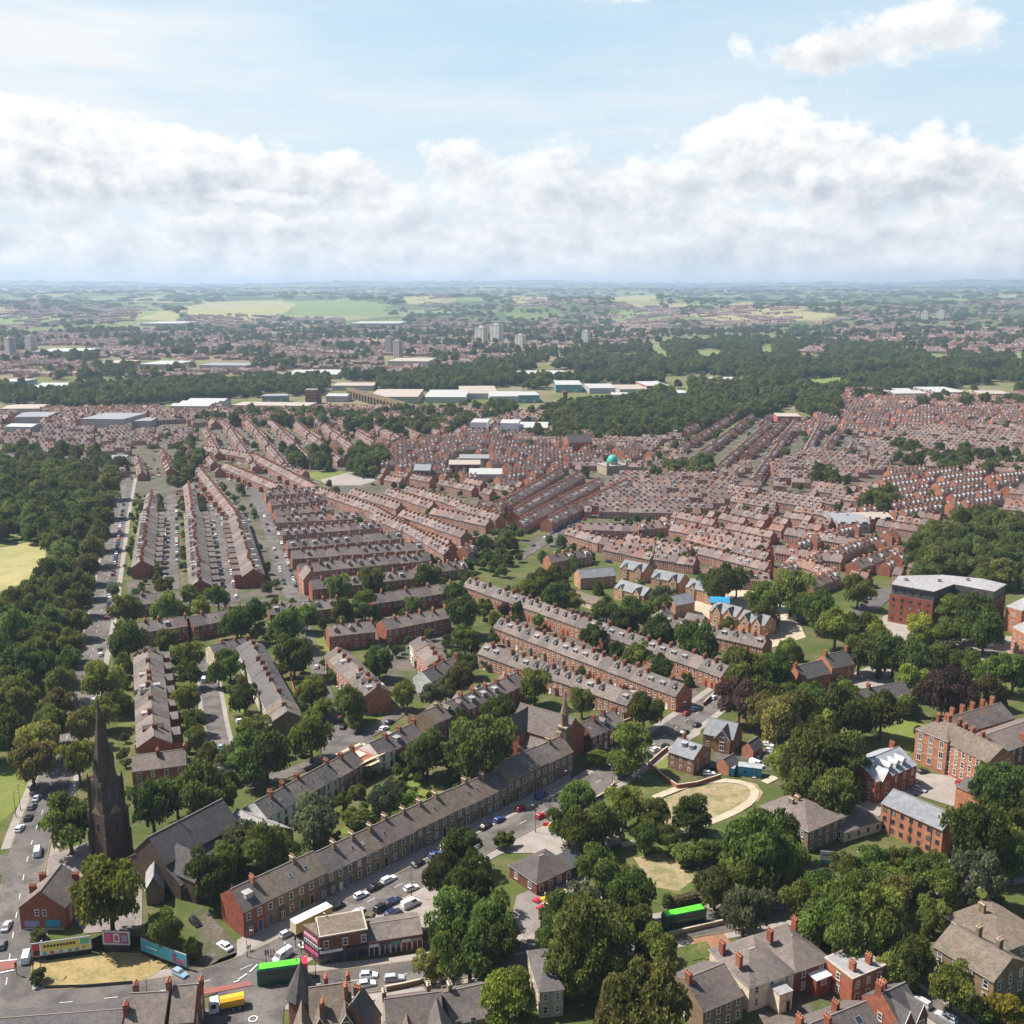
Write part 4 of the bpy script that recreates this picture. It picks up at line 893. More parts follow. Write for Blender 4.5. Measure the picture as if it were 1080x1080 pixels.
CROWNS = {k: [crown_mesh(k, 100*i+j, n) for j in range(v)] for i, (k, v, n) in enumerate([('round', 5, 8500), ('tall', 3, 7500), ('cone', 2, 5000), ('willow', 2, 8000), ('bush', 3, 4200)])}
def trunk_mesh(seed):
    rng = random.Random(seed); b = MB()
    def limb(p, q, r0, r1, n=7):
        d = [q[i]-p[i] for i in range(3)]; L = math.sqrt(sum(x*x for x in d)); d = [x/L for x in d]
        u = (-d[1], d[0], 0) if abs(d[2]) < .99 else (1, 0, 0); l = math.hypot(*u[:2]) or 1; u = (u[0]/l, u[1]/l, 0)
        w = (d[1]*u[2]-d[2]*u[1], d[2]*u[0]-d[0]*u[2], d[0]*u[1]-d[1]*u[0])
        ring = lambda c, r: [tuple(c[i]+r*(math.cos(2*math.pi*a/n)*u[i]+math.sin(2*math.pi*a/n)*w[i]) for i in range(3)) for a in range(n)]
        b.loft([ring(p, r0), ring(q, r1)], 'bark')
    limb((0, 0, 0), (.01, .01, .06), .055, .038); limb((.01, .01, .06), (.02, .0, .42), .038, .028)
    for k in range(5):
        a = k*1.257+rng.uniform(-.3, .3); z = rng.uniform(.28, .42); e = (.02+.30*math.cos(a), .30*math.sin(a), z+rng.uniform(.22, .35)); limb((.02, 0, z), e, .020, .007)
        limb(tuple(.55*e[i]+.45*(.02, 0, z)[i] for i in range(3)), (e[0]*1.2+rng.uniform(-.1, .1), e[1]*1.2, e[2]+.12), .010, .004, 5)
    limb((.02, 0, .42), (.0, .03, .8), .026, .006)
    return b.mesh('trunk')
TRUNKS = [trunk_mesh(i) for i in range(3)]
TINT = {'d': (.108, .135, .029), 'm': (.138, .172, .033), 'l': (.175, .215, .032), 'y': (.27, .27, .022), 'p': (.10, .052, .042), 'g': (.128, .146, .068), 'o': (.165, .160, .040), 'b': (.12, .075, .03)}
TWORD = {'d': 'dark green', 'm': 'mid green', 'l': 'bright green', 'y': 'yellow', 'p': 'purple leaved', 'g': 'grey green', 'o': 'olive', 'b': 'russet'}
KWORD = {'round': 'round', 'tall': 'tall', 'cone': 'pointed', 'willow': 'weeping', 'bush': 'low'}
TREES = []                                                                # (x, y, R, H, tint, kind)
def tree_at(px, py, wpx, tint='m', kind='round', hf=1.12):
    z = 5.0
    for _ in range(6):
        x, y = g(px, py, z); Rr = wpx/2/pxm(x, y, z); H = 2*Rr*(hf if kind != 'bush' else .72); z = H*.56
    TREES.append((x, y, Rr, H, tint, kind))
TL = """72 867 60 m|115 942 84 l|172 980 44 m|202 1000 24 d|41 986 24 o bush|40 1029 22 d bush|160 848 58 d|215 835 72 d|186 838 44 d|222 922 56 d|252 890 46 g|240 905 40 m|
282 893 60 d|300 903 42 d|330 862 54 g|372 860 28 m bush|405 845 42 g|427 850 36 m|382 870 42 m bush|362 843 20 d|418 865 36 m bush|395 862 26 m bush|345 885 30 m bush|
487 893 46 d|470 920 52 d|495 935 62 d|515 970 62 d|480 965 62 d|495 1002 72 d|522 992 50 d|455 1018 38 o|532 885 26 d bush|390 972 20 o bush|536 1052 62 l tall|548 1035 30 l|470 990 40 d|
609 843 42 m tall|660 848 44 m|690 860 36 m tall|730 858 42 m tall|615 880 56 m|630 912 52 d|657 922 30 d bush|600 868 44 d|637 866 46 d|680 882 32 d|708 884 28 d|
665 945 58 m|595 962 60 d|622 988 92 d|602 1022 60 d|640 1022 62 d|692 1002 54 m|655 978 62 d|615 950 42 g|687 1056 96 o|650 1062 60 o|580 985 40 d|
785 957 58 g|755 935 46 o|792 930 52 m|800 890 82 m|822 880 56 m|720 897 32 d bush|745 897 36 d bush|770 895 36 d bush|825 905 56 m|775 912 30 m bush|
890 955 74 m|922 965 72 m|870 975 60 m|900 992 60 d|942 985 52 d|850 952 52 m|937 945 50 o|862 940 44 m|905 940 48 m|880 995 40 d|965 1010 46 d|1005 1040 50 m|942 1022 38 o|957 1030 30 d|925 1010 40 m bush|
1030 925 60 g willow|1030 880 74 m|1060 885 52 m|1010 955 26 y bush|1070 908 42 d|1057 1062 54 y bush|1036 1064 38 l bush|1052 832 62 d|1072 852 46 d|1000 935 46 m|975 925 44 d|985 965 40 d|
855 800 66 d tall|833 806 50 d|890 800 58 d tall|880 838 56 d|850 832 52 d|920 905 32 m|945 905 32 d|967 910 34 d|988 912 32 m|890 912 30 o|930 928 42 m|905 925 36 d|955 930 34 m|
835 622 48 d|862 642 42 m|905 622 34 d|842 637 32 d|882 660 46 m|900 665 42 d|907 687 42 d|927 687 46 d|942 690 42 m|970 698 46 d|987 696 42 d|972 660 30 l|972 672 32 l|920 668 40 l|
1005 645 36 d tall|1000 665 30 d|1030 650 46 d tall|1038 664 48 d|995 668 26 d|1010 668 18 l|1022 700 36 m|1046 708 38 m|1070 708 42 d|1045 727 36 o|995 730 54 p|1021 735 30 p|960 715 36 m|
930 750 52 m|885 750 60 d|847 752 52 d|822 757 52 o|892 735 36 m|910 757 42 m|868 762 44 m|817 742 36 o|832 687 30 m|818 707 42 d|836 735 30 m|860 735 34 m|955 742 34 d bush|
555 625 30 d|572 615 36 d|590 612 30 m|585 627 32 d|605 634 22 l|631 619 13 l cone|668 622 17 d cone|640 642 32 m|668 645 40 m|657 655 36 d|696 628 26 g|698 639 24 m|625 670 28 d|697 666 42 d|737 677 46 d|722 668 26 d|672 691 30 m|652 686 22 d|697 702 28 d|727 716 13 d cone|767 660 22 m|752 615 30 d|762 613 42 d|777 612 32 d|805 632 42 m|808 648 30 d|790 712 52 d|775 697 32 m|780 737 48 p|805 752 42 o|802 705 32 d|816 625 30 m|
564 722 38 d|614 740 32 d|680 747 42 d|665 787 50 m tall|652 810 24 d bush|547 642 17 d|567 655 15 m|632 797 26 m bush|
302 660 44 m|310 690 44 d|323 650 28 d|268 645 32 d|361 642 24 m tall|385 637 30 m tall|357 620 32 d|392 612 32 d|436 638 21 m|450 607 30 d|455 590 12 d cone|487 647 40 d|490 675 32 d tall|480 625 24 d|510 642 20 m|522 652 17 m|532 642 15 p|
329 730 38 m|340 747 24 m|370 740 40 m|375 760 28 m bush|400 697 34 d|425 732 30 m|455 732 28 g|485 715 36 o|470 728 26 m|492 700 26 d|515 700 17 g bush|327 774 52 m|280 795 60 d|268 770 36 d|347 698 20 d bush|352 711 22 l bush|
505 790 78 d|450 792 50 d|525 752 42 m|485 757 24 m|477 817 24 m bush|520 780 50 d|440 810 26 m bush|
134 675 46 d|107 717 50 m|132 642 36 o|175 640 36 m|200 627 24 m|172 617 22 o|120 622 17 g|230 628 26 m|212 640 22 m|175 673 26 d|200 692 34 m|200 710 28 m|197 737 34 m|205 760 28 m|207 777 26 m|217 797 30 d|242 700 32 d|230 710 26 m|257 735 32 d|250 657 38 d|265 800 52 d|
125 740 28 d|110 750 36 m|85 765 38 o|82 800 42 l|245 800 34 d|165 700 20 m bush|128 700 24 m"""
for row in TL.replace('\n', '').split('|'):
    p = row.split()
    if len(p) >= 4: tree_at(float(p[0]), float(p[1]), float(p[2]), p[3], p[4] if len(p) > 4 else 'round')
AVE = [(115, 510, 28), (113, 530, 28), (108, 547, 28), (103, 563, 30), (97, 580, 30), (92, 598, 31), (86, 614, 32), (83, 632, 32), (79, 656, 32), (75, 680, 34), (69, 701, 35), (64, 721, 36), (60, 742, 39), (53, 763, 42), (43, 780, 46), (34, 802, 50)]
N_EXPL = len(TREES)
for q in AVE: tree_at(*q, 'd' if q[1] % 2 else 'o')
N_AVE = len(TREES)
# the park wood: individual trees by rejection in its outline
WOOD = [(-30, 512), (40, 505), (104, 512), (100, 540), (92, 560), (84, 585), (72, 610), (66, 650), (58, 690), (48, 725), (32, 772), (14, 800), (-30, 815), (-30, 655), (30, 650), (54, 618), (56, 590), (50, 574), (-30, 574)]
GW = [g(*p) for p in WOOD]; rngw = random.Random(4)
GB = ((min(p[0] for p in GW), max(p[0] for p in GW)), (min(p[1] for p in GW), max(p[1] for p in GW)))
wt = []
for _ in range(9000):
    x, y = rngw.uniform(*GB[0]), rngw.uniform(*GB[1])
    if not pip(x, y, GW): continue
    if any((x-t[0])**2+(y-t[1])**2 < (8.2 if y < 640 else 9.6)**2 for t in wt): continue
    Rr = rngw.uniform(5.2, 7.6); wt.append((x, y, Rr, Rr*2*rngw.uniform(1.05, 1.35), rngw.choice('ddddmo'), rngw.choice(['round', 'round', 'tall'])))
wt.sort(key=lambda t: t[1])
room = max(0, 296-len(TREES)); WOODT = wt[:room]; STUFF_TREES = [(t[0], t[1], t[2], t[3]) for t in wt[room:]]
TREES += WOODT
def relation(x, y, px_, py_):
    dx, dy = x-px_, y-py_
    if abs(dx) > 1.1*abs(dy): return 'right of' if dx > 0 else 'left of'
    return 'behind' if dy > 0 else 'in front of'
pend = {}
for i, (x, y, Rr, H, ti, kd) in enumerate(TREES):
    rng = random.Random(i); nm = {'bush': 'bush', 'cone': 'conifer_tree', 'willow': 'willow_tree'}.get(kd, 'broadleaf_tree')
    if N_EXPL <= i < N_AVE: nm = 'avenue_tree'
    t = thing(nm, '', 'bush' if kd == 'bush' else 'tree', (x, y, 0), rng.uniform(0, 6.28), 'avenue trees along the park road' if nm == 'avenue_tree' else 'trees of the park wood' if i >= N_AVE else 'bushes in the gardens' if kd == 'bush' else 'trees among the houses')
    me = rng.choice(CROWNS[kd]); ch = H*(.97 if kd != 'bush' else .99)
    if kd in ('cone', 'willow'): ch = H*.95
    c = obj('crown', me, t, (0, 0, H-ch), 0, (Rr*1.0, Rr*1.0, ch)); k = rng.uniform(.85, 1.4); c.color = (*[v*k for v in TINT[ti]], 1)
    obj('trunk', TRUNKS[i % 3], t, (0, 0, 0), 0, (H*.9 if H < 8 else H*.75,)*2+(H*.98,))
    if nm == 'avenue_tree': t['label'] = f'roadside tree in the park avenue line, {ordn(i-N_EXPL+1)} from its far end'; continue
    size = 'small' if Rr < 3.4 else 'medium' if Rr < 5.2 else 'large' if Rr < 7.6 else 'huge'
    if i >= N_AVE: lm, lx, ly = 'the park field', *g(20, 600)
    else: lm, (lx, ly) = min(LAND, key=lambda q: (q[1][0]-x)**2+(q[1][1]-y)**2)
    key = f"{size} {TWORD[ti]} {KWORD[kd]} {'bush' if kd == 'bush' else 'tree'} {relation(x, y, lx, ly)} {lm}"
    pend.setdefault(key, []).append((math.hypot(x-lx, y-ly), t))
for key, lst in pend.items():
    lst.sort(key=lambda q: q[0])
    for j, (_, t) in enumerate(lst): t['label'] = key if len(lst) == 1 else f'{key}, {ordn(j+1)} out from it'
# ================================================================== VEHICLES
def m_car(kind):
    L, W, H = {'hatchback': (4.0, 1.74, 1.48), 'saloon': (4.6, 1.8, 1.45), 'estate': (4.6, 1.8, 1.5), 'offroader': (4.6, 1.88, 1.75), 'van': (5.0, 1.95, 2.05)}[kind]
    cab = {'hatchback': (-.47, .20, -.40, .02), 'saloon': (-.36, .20, -.24, .04), 'estate': (-.485, .2, -.43, .04), 'offroader': (-.48, .22, -.44, .06), 'van': (-.495, .36, -.485, .22)}[kind]
    belt = {'van': 1.15, 'offroader': 1.08}.get(kind, .92)
    b = MB(); y = W/2
    def ring(x, hw, z0, z1): return [(x, -hw, z0+.08), (x, -hw*.92, z0), (x, hw*.92, z0), (x, hw, z0+.08), (x, hw, z1-.16), (x, hw*.88, z1), (x, -hw*.88, z1), (x, -hw, z1-.16)]
    hood = belt-.10
    b.loft([ring(-L/2, y*.88, .38, belt-.14), ring(-L/2+.12, y*.97, .26, belt), ring(cab[0]*L+.2, y, .22, belt), ring(cab[1]*L, y, .22, belt), ring(L/2-.55, y*.98, .22, hood-.04), ring(L/2-.1, y*.92, .28, hood-.16), ring(L/2, y*.8, .38, hood-.28)], 'paint')
    x0, x1, u0, u1 = [c*L for c in cab]; ya, yb = y*.9, y*.74
    lo = [(x0, -ya, belt-.01), (x1, -ya, belt-.01), (x1, ya, belt-.01), (x0, ya, belt-.01)]; hi = [(u0, -yb, H-.05), (u1, -yb, H-.05), (u1, yb, H-.05), (u0, yb, H-.05)]; tp = [(u0+.08, -yb+.08, H), (u1-.08, -yb+.08, H), (u1-.08, yb-.08, H), (u0+.08, yb-.08, H)]
    b.loft([lo, hi, tp], 'paint'); body = b.mesh('body')
    w = MB(); lerp = lambda p, q, t: tuple(p[i]+(q[i]-p[i])*t for i in range(3))
    for i in range(4):
        a, c, d, e = lo[i], lo[(i+1) % 4], hi[(i+1) % 4], hi[i]
        if kind == 'van' and i in (3,): continue
        nx, ny = c[1]-a[1], -(c[0]-a[0]); l = math.hypot(nx, ny); off = (nx/l*.012, ny/l*.012, .006)
        def P(s, t): q = lerp(lerp(a, c, s), lerp(e, d, s), t); return tuple(q[k]+off[k] for k in range(3))
        segs = [(.06, .94)] if i in (1, 3) else ([(.62, .93)] if kind == 'van' else [(.05, .36), (.40, .68), (.71, .95)] if kind != 'hatchback' else [(.06, .46), (.50, .94)])
        if i == 2: segs = [(1-q, 1-p) for p, q in segs][::-1]
        for p, q in segs: w.face([P(p, .12), P(q, .12), P(q, .9), P(p, .9)], 'glass')
    win = w.mesh('window')
    wh = MB().wheel((0, 0, .32), .32, .2, 'tyre', 12, 'galv').mesh('wheel')
    lamp = MB().box((0, 0, 0), (.06, .34, .14), 'frame').mesh('headlight'); tail = MB().box((0, 0, 0), (.06, .26, .16), 'door_red').mesh('tail_light')
    return dict(body=body, window=win, wheel=wh, lamp=lamp, tail=tail, L=L, W=W, hz=hood-.36, tz=belt-.34)
CARM = {k: m_car(k) for k in ('hatchback', 'saloon', 'estate', 'offroader', 'van')}
CC = {'white': (.72, .72, .72), 'silver': (.40, .41, .43), 'grey': (.13, .135, .14), 'black': (.012, .012, .015), 'blue': (.03, .06, .17), 'dark blue': (.012, .02, .07), 'red': (.36, .015, .02), 'pale blue': (.25, .36, .45), 'green': (.03, .10, .05), 'yellow': (.6, .42, .02)}
NCAR = 0; CARPOS = []
def car_w(x, y, an, kind, col, label, parts=True, group='parked cars'):
    global NCAR
    for (a, b) in CARPOS:
        if (a-x)**2+(b-y)**2 < 5.5: return None
    CARPOS.append((x, y)); NCAR += 1; m = CARM[kind]; c = (*CC[col], 1)
    t = thing('parked_'+('van' if kind == 'van' else 'car'), label, 'van' if kind == 'van' else 'car', (x, y, .03), an, group)
    obj('body', m['body'], t).color = c; obj('window', m['window'], t)
    if parts:
        for sx in (-.31, .30):
            for sy in (-1, 1): obj('wheel', m['wheel'], t, (sx*m['L'], sy*(m['W']/2-.11), 0))
        for sy in (-1, 1): obj('headlight', m['lamp'], t, (m['L']/2-.05, sy*m['W']*.29, m['hz'])); obj('tail_light', m['tail'], t, (-m['L']/2+.0, sy*m['W']*.33, m['tz']))
    return t
def car(px, py, dx, dy, kind, col, label, group='parked cars'):
    x, y = g(px, py, .7); x2, y2 = g(px+dx, py+dy, .7); return car_w(x, y, math.atan2(y2-y, x2-x), kind, col, label, True, group)
def car_line(A, B, step, desc, end, seed, cols=None, fill=.85, parts=False, both=0.0, group=None):
    "cars parked nose to tail between two ground points; counted from A"
    p, q = g(*A), g(*B); L = math.hypot(q[0]-p[0], q[1]-p[1]); a = math.atan2(q[1]-p[1], q[0]-p[0]); rng = random.Random(seed); n = int(L/step); k = 0
    for i in range(n):
        if rng.random() > fill: continue
        s = (i+.5)*step+rng.uniform(-.3, .3); col = rng.choice(cols or ['white', 'silver', 'grey', 'black', 'blue', 'red', 'white', 'silver', 'dark blue', 'black']); kd = rng.choice(['hatchback', 'hatchback', 'saloon', 'estate', 'offroader'])
        k += 1
        if car_w(p[0]+math.cos(a)*s, p[1]+math.sin(a)*s, a+(math.pi if rng.random() < .4 else 0)+rng.uniform(-.03, .03), kd, col, f'{col} {kd} parked {desc}, {ordn(k)} car from {end}', parts, group or 'cars parked '+desc) is None: k -= 1
for q in [(381, 943.5, 14, -6, 'hatchback', 'white', 'white hatchback parked by the stone terrace between two black cars'), (396, 935, 14, -7, 'saloon', 'black', 'black saloon in the shade of the stone terrace between two white cars'), (410, 927, 14, -7, 'estate', 'white', 'white estate car by the stone terrace just behind the blue van'),
          (441, 910, 14, -7, 'hatchback', 'black', 'black hatchback in the terrace shade ahead of the blue van'), (459, 901, 14, -7, 'hatchback', 'blue', 'bright blue hatchback parked at the sunlit edge of terrace shade'), (470, 893, 14, -7, 'hatchback', 'white', 'white hatchback beside tree crown just past the bright blue hatchback'),
          (512, 871, 14, -8, 'saloon', 'black', 'black saloon parked below the tall terrace section'), (527, 864, 14, -7, 'hatchback', 'blue', 'blue hatchback parked before the tall terrace section'), (549, 852, 14, -7, 'hatchback', 'red', 'dark red hatchback in the shade before the terrace bay houses'), (571, 839, 14, -8, 'van', 'blue', 'slate blue van parked before the terrace bay houses'),
          (571, 860, 14, -7, 'hatchback', 'red', 'red hatchback parked in the sun opposite the terrace'), (580, 855, 10, -8, 'hatchback', 'grey', 'grey hatchback in the sun beside the red hatchback'), (356, 955, 14, -6, 'hatchback', 'black', 'black hatchback between the yellow trailer and the terrace'), (303, 984, 14, -7, 'hatchback', 'silver', 'silver hatchback behind the yellow sided trailer'),
          (403, 957, 11, -6, 'offroader', 'black', 'black car in the small car park, left of three'), (415, 950, 13, -6, 'estate', 'dark blue', 'dark blue estate car at the back of the small car park'), (415, 963, 14, -7, 'offroader', 'dark blue', 'dark blue off-roader with pale windscreen in the small car park'), (434, 936, 14, -5, 'hatchback', 'white', 'white hatchback parked beside the lamp post at car park edge'),
          (433, 953, 9, -4, 'van', 'white', 'white pickup van at the right of the small car park'), (427, 968, 9, -4, 'hatchback', 'white', 'white hatchback behind the grey shop roof'), (378, 961, 8, -6, 'hatchback', 'silver', 'pale hatchback behind the olive bush'),
          (389, 1028, 14, -1, 'hatchback', 'white', 'white hatchback on the road below the shops, in front of silver one'), (387, 1037, 12, -2, 'hatchback', 'white', 'white hatchback half hidden by the mansion roof'), (416, 1031, 18, -2, 'estate', 'silver', 'silver estate car on the road below the shop row'),
          (298, 1008, -13, 9, 'van', 'white', 'white car van waiting at the crossing behind the bus'), (39.5, 898, 3, -16, 'van', 'white', 'white van driving down the avenue near the spire'), (34, 850, 10, -12, 'hatchback', 'grey', 'grey hatchback queuing on the avenue beside the grass'), (39, 841, 9, -12, 'saloon', 'silver', 'silver saloon queuing on the avenue near the lamp'), (30, 862, 9, -13, 'hatchback', 'black', 'black hatchback queuing on the avenue'), (21, 873, 10, -12, 'hatchback', 'white', 'white hatchback at the head of the avenue queue'), (36, 830, 8, -12, 'hatchback', 'black', 'black hatchback at the back of the avenue queue'),
          (7, 976, 6, -12, 'saloon', 'silver', 'silver blue saloon waiting at the junction on the left edge'), (2, 996, 4, -13, 'hatchback', 'grey', 'dark grey hatchback at the left edge below the silver saloon'), (28, 1009, 4, -14, 'van', 'white', 'white van with blue front beside the yellow billboard'),
          (237, 997, -9, -6, 'saloon', 'white', 'white convertible parked at the terrace gable end'), (206, 972, 8, 7, 'hatchback', 'black', 'black hatchback on the track beside the church trees'), (190, 1026, 6, 3, 'hatchback', 'pale blue', 'pale blue hatchback behind the four chimney house'),
          (971, 1057, -14, -8, 'offroader', 'silver', 'silver off-roader on the lane by the twin gabled house'), (998, 1072, -13, -7, 'estate', 'silver', 'second silver estate lower on the lane by the twin gabled house'), (906, 1021, -9, -6, 'saloon', 'dark blue', 'dark blue saloon under trees at the top of the lane'), (874, 1024, 8, 6, 'hatchback', 'red', 'red hatchback beside the brick half of the cream house pair'),
          (724, 752, 11, -7, 'hatchback', 'red', 'red hatchback crossing the road by the parallel rows'), (732, 747, 10, -6, 'hatchback', 'silver', 'silver hatchback just behind the red hatchback by the rows'), (753, 735, 8, -6, 'hatchback', 'white', 'white hatchback at the corner by the dark purple tree'), (765, 745, 4, -8, 'saloon', 'silver', 'silver saloon beside the dark purple tree'), (722, 772, 10, -6, 'saloon', 'black', 'black saloon parked along the villa hedge, lower one'), (735, 764, 10, -6, 'hatchback', 'black', 'black hatchback parked along the villa hedge, upper one'),
          (692, 790, 12, -5, 'hatchback', 'white', 'white hatchback parked by the drum roofed villa wall'), (700, 785, 9, -3, 'hatchback', 'grey', 'grey hatchback beside the white one near the villa wall'), (642, 800, 8, -6, 'hatchback', 'silver', 'silver hatchback behind the tall road tree'),
          (748, 815, 9, 0, 'hatchback', 'white', 'white hatchback parked beside the drum roofed villa'), (751, 809, 9, 0, 'hatchback', 'black', 'black hatchback parked beside the drum roofed villa'), (810, 785, 10, 2, 'hatchback', 'white', 'white hatchback in the yard above the blue cabin'), (815, 792, 11, 2, 'estate', 'white', 'white estate car in the yard above the blue cabin'), (798, 806, 10, 4, 'van', 'white', 'white van behind the blue cabin'), (800, 797, 4, -5, 'hatchback', 'black', 'black hatchback by the upper brick outbuilding'), (809, 799, 4, -5, 'hatchback', 'grey', 'grey hatchback by the upper brick outbuilding'),
          (974, 813, 9, -2, 'hatchback', 'black', 'black hatchback under the court pavilion wall'), (970, 832, 10, 3, 'hatchback', 'silver', 'silver hatchback in the court beside the villa shade'), (1014, 825, 10, -2, 'hatchback', 'red', 'red hatchback in the court below the long brick block'), (966, 824, 5, -5, 'hatchback', 'grey', 'grey hatchback in the villa shade of the court'),
          (1042, 680, 11, 0, 'offroader', 'white', 'white off-roader beside the modern flats lawn'), (1004, 678, 9, -3, 'hatchback', 'silver', 'silver hatchback half under trees by the modern flats'), (932, 703, 8, 0, 'offroader', 'black', 'black off-roader on the pink paved yard'), (215, 717, 2, -9, 'van', 'white', 'white van parked in the street beside the pale long row'), (233, 787, 3, -10, 'hatchback', 'pale blue', 'pale blue hatchback at the street end by the church hall trees'), (236, 798, 3, -10, 'hatchback', 'white', 'white hatchback at the street end by the church hall trees'), (248, 727, 8, 1, 'hatchback', 'pale blue', 'pale blue hatchback on the drive of the pale long row'), (256, 760, 12, -2, 'estate', 'white', 'white estate car on the drive below the pale long row'),
          (358, 757, 3, -9, 'hatchback', 'red', 'red hatchback on the lane by the orange range'), (362, 766, 5, -7, 'hatchback', 'black', 'black hatchback on the lane by the orange range'), (405, 768, 9, -5, 'hatchback', 'white', 'white hatchback behind the row past the scaffold'), (411, 761, 9, -5, 'hatchback', 'dark blue', 'dark blue hatchback behind the row past the scaffold'), (334, 703, 3, -9, 'hatchback', 'white', 'white hatchback on the lane beside the lawn'), (337, 712, 3, -9, 'hatchback', 'silver', 'silver hatchback on the lane beside the lawn'), (99, 738, 2, -10, 'hatchback', 'white', 'white hatchback parked under the avenue side trees'), (105, 684, 2, -10, 'hatchback', 'grey', 'grey hatchback on the sunlit gap of the avenue'), (106, 690, 2, -10, 'hatchback', 'white', 'white hatchback on the sunlit gap of the avenue'), (555, 868, 9, 5, 'hatchback', 'red', 'red van tail by the roadside bush')][:-1]:
    car(*q)
car_line((112, 655), (131, 528), 6.0, 'along the park avenue', 'its near end', 3, fill=.8)
car_line((174, 612), (174, 532), 6.0, 'in the first avenue street', 'its near end', 4, fill=.36); car_line((187, 612), (186, 532), 6.0, 'across the first avenue street', 'its near end', 5, fill=.36, cols=['white', 'silver', 'red', 'white', 'black'])
car_line((236, 628), (224, 540), 6.2, 'in the second avenue street', 'its near end', 6, fill=.36); car_line((249, 632), (232, 535), 6.2, 'across the second avenue street', 'its near end', 7, fill=.36, cols=['white', 'white', 'silver', 'grey'])
car_line((300, 618), (276, 535), 6.2, 'beside the cross rows', 'its near end', 8, fill=.36); car_line((312, 620), (288, 545), 6.2, 'facing the cross rows', 'its near end', 9, fill=.6)
car_line((693, 732), (560, 684), 7.0, 'behind the front parallel row', 'the side street', 10, fill=.5); car_line((735, 712), (600, 664), 8.0, 'behind the middle parallel row', 'the side street', 12, fill=.4)
car_line((905, 645), (925, 622), 6.5, 'beside the modern flats', 'the near end', 13, fill=.9); car_line((560, 578), (618, 540), 7, 'on the road below the mosque', 'the near end', 14, fill=.6)
# --- buses, lorries
def bus(px, py, dx, dy, label, roofc, bodyc, rear, group='double decker buses'):
    x, y = g(px, py, 2.2); x2, y2 = g(px+dx, py+dy, 2.2); t = thing('double_decker_bus', label, 'bus', (x, y, .03), math.atan2(y2-y, x2-x), group)
    L, W, H = 10.9, 2.5, 4.25; b = MB()
    def ring(x, hw, z0, z1): return [(x, -hw, z0), (x, hw, z0), (x, hw, z1-.3), (x, hw*.85, z1), (x, -hw*.85, z1), (x, -hw, z1-.3)]
    b.loft([ring(-L/2, 1.15, .35, H-.15), ring(-L/2+.25, W/2, .3, H), ring(L/2-.5, W/2, .3, H), ring(L/2, 1.1, .4, H-.35)], bodyc); obj('body', b, t)
    b = MB(); b.box((0, 0, H-.02), (L-1.0, 2.05, .09), roofc); b.box((-1.5, 0, H+.06), (1.6, 1.2, .12), roofc); obj('roof', b, t)
    if rear: b = MB(); b.box((rear[0]*(L/2-.75), 0, H-1.2), (1.55, W+.04, 1.3), rear[1]); obj('end_panel', b, t)
    for s in (-1, 1):
        b = MB()
        for z, h in ((1.25, .95), (2.75, .85)):
            for i in range(6):
                a = -L/2+.7+i*1.62
                q = [(a, s*(W/2+.012), z), (a+1.5, s*(W/2+.012), z), (a+1.5, s*(W/2+.012), z+h), (a, s*(W/2+.012), z+h)]; b.face(q if s < 0 else q[::-1], 'glass')
        obj('window', b, t)
    b = MB()
    for z, h in ((1.1, 1.4), (2.75, .85)): b.face([(L/2-.02, -1.02, z), (L/2-.02, 1.02, z), (L/2-.12, 1.02, z+h), (L/2-.12, -1.02, z+h)], 'glass')
    obj('windscreen', b, t)
    for sx in (-.30, .29):
        for sy in (-1, 1): obj('wheel', MB().wheel((0, 0, .5), .5, .3, 'tyre', 14, 'galv'), t, (sx*L, sy*1.08, 0))
M['bus_green'] = plain('bright_green_bus_paint', (.10, .62, .03), .35); M['bus_dark'] = plain('dark_green_bus_paint', (.012, .09, .035), .3); M['bus_red'] = plain('red_bus_paint', (.55, .03, .06), .35); M['truck_yellow'] = plain('amber_truck_paint', (.72, .38, .02), .45); M['trailer_yellow'] = plain('yellow_trailer_side', (.62, .45, .10), .6); M['door_yel'] = plain('yellow_poster', (.74, .66, .10), .6)
bus(298, 1025, -22, 3, 'bright green double decker with red end panel at the crossroads', 'bus_green', 'bus_dark', (-1, 'bus_red')); bus(721, 968, -20, 4, 'bright green double decker half hidden by trees on the lower road', 'bus_green', 'bus_dark', None)
x, y = g(239, 1058, 1.5); x2, y2 = g(227, 1060.5, 1.5); t = thing('tipper_lorry', 'amber bodied lorry with white cab at the crossroads', 'lorry', (x, y, .03), math.atan2(y2-y, x2-x))
b = MB(); b.loft([[(1.6, -1.2, .7), (1.6, 1.2, .7), (1.6, 1.2, 2.9), (1.6, -1.2, 2.9)], [(3.3, -1.2, .5), (3.3, 1.2, .5), (3.3, 1.15, 2.9), (3.3, -1.15, 2.9)], [(3.7, -1.15, .5), (3.7, 1.15, .5), (3.65, 1.1, 1.6), (3.65, -1.1, 1.6)]], 'white'); b.face([(3.71, -1.05, 1.6), (3.71, 1.05, 1.6), (3.36, 1.0, 2.7), (3.36, -1.0, 2.7)], 'glass')
for s in (-1, 1): q = [(2.2, s*1.215, 1.6), (3.2, s*1.215, 1.6), (3.1, s*1.2, 2.6), (2.2, s*1.2, 2.6)]; b.face(q if s < 0 else q[::-1], 'glass')
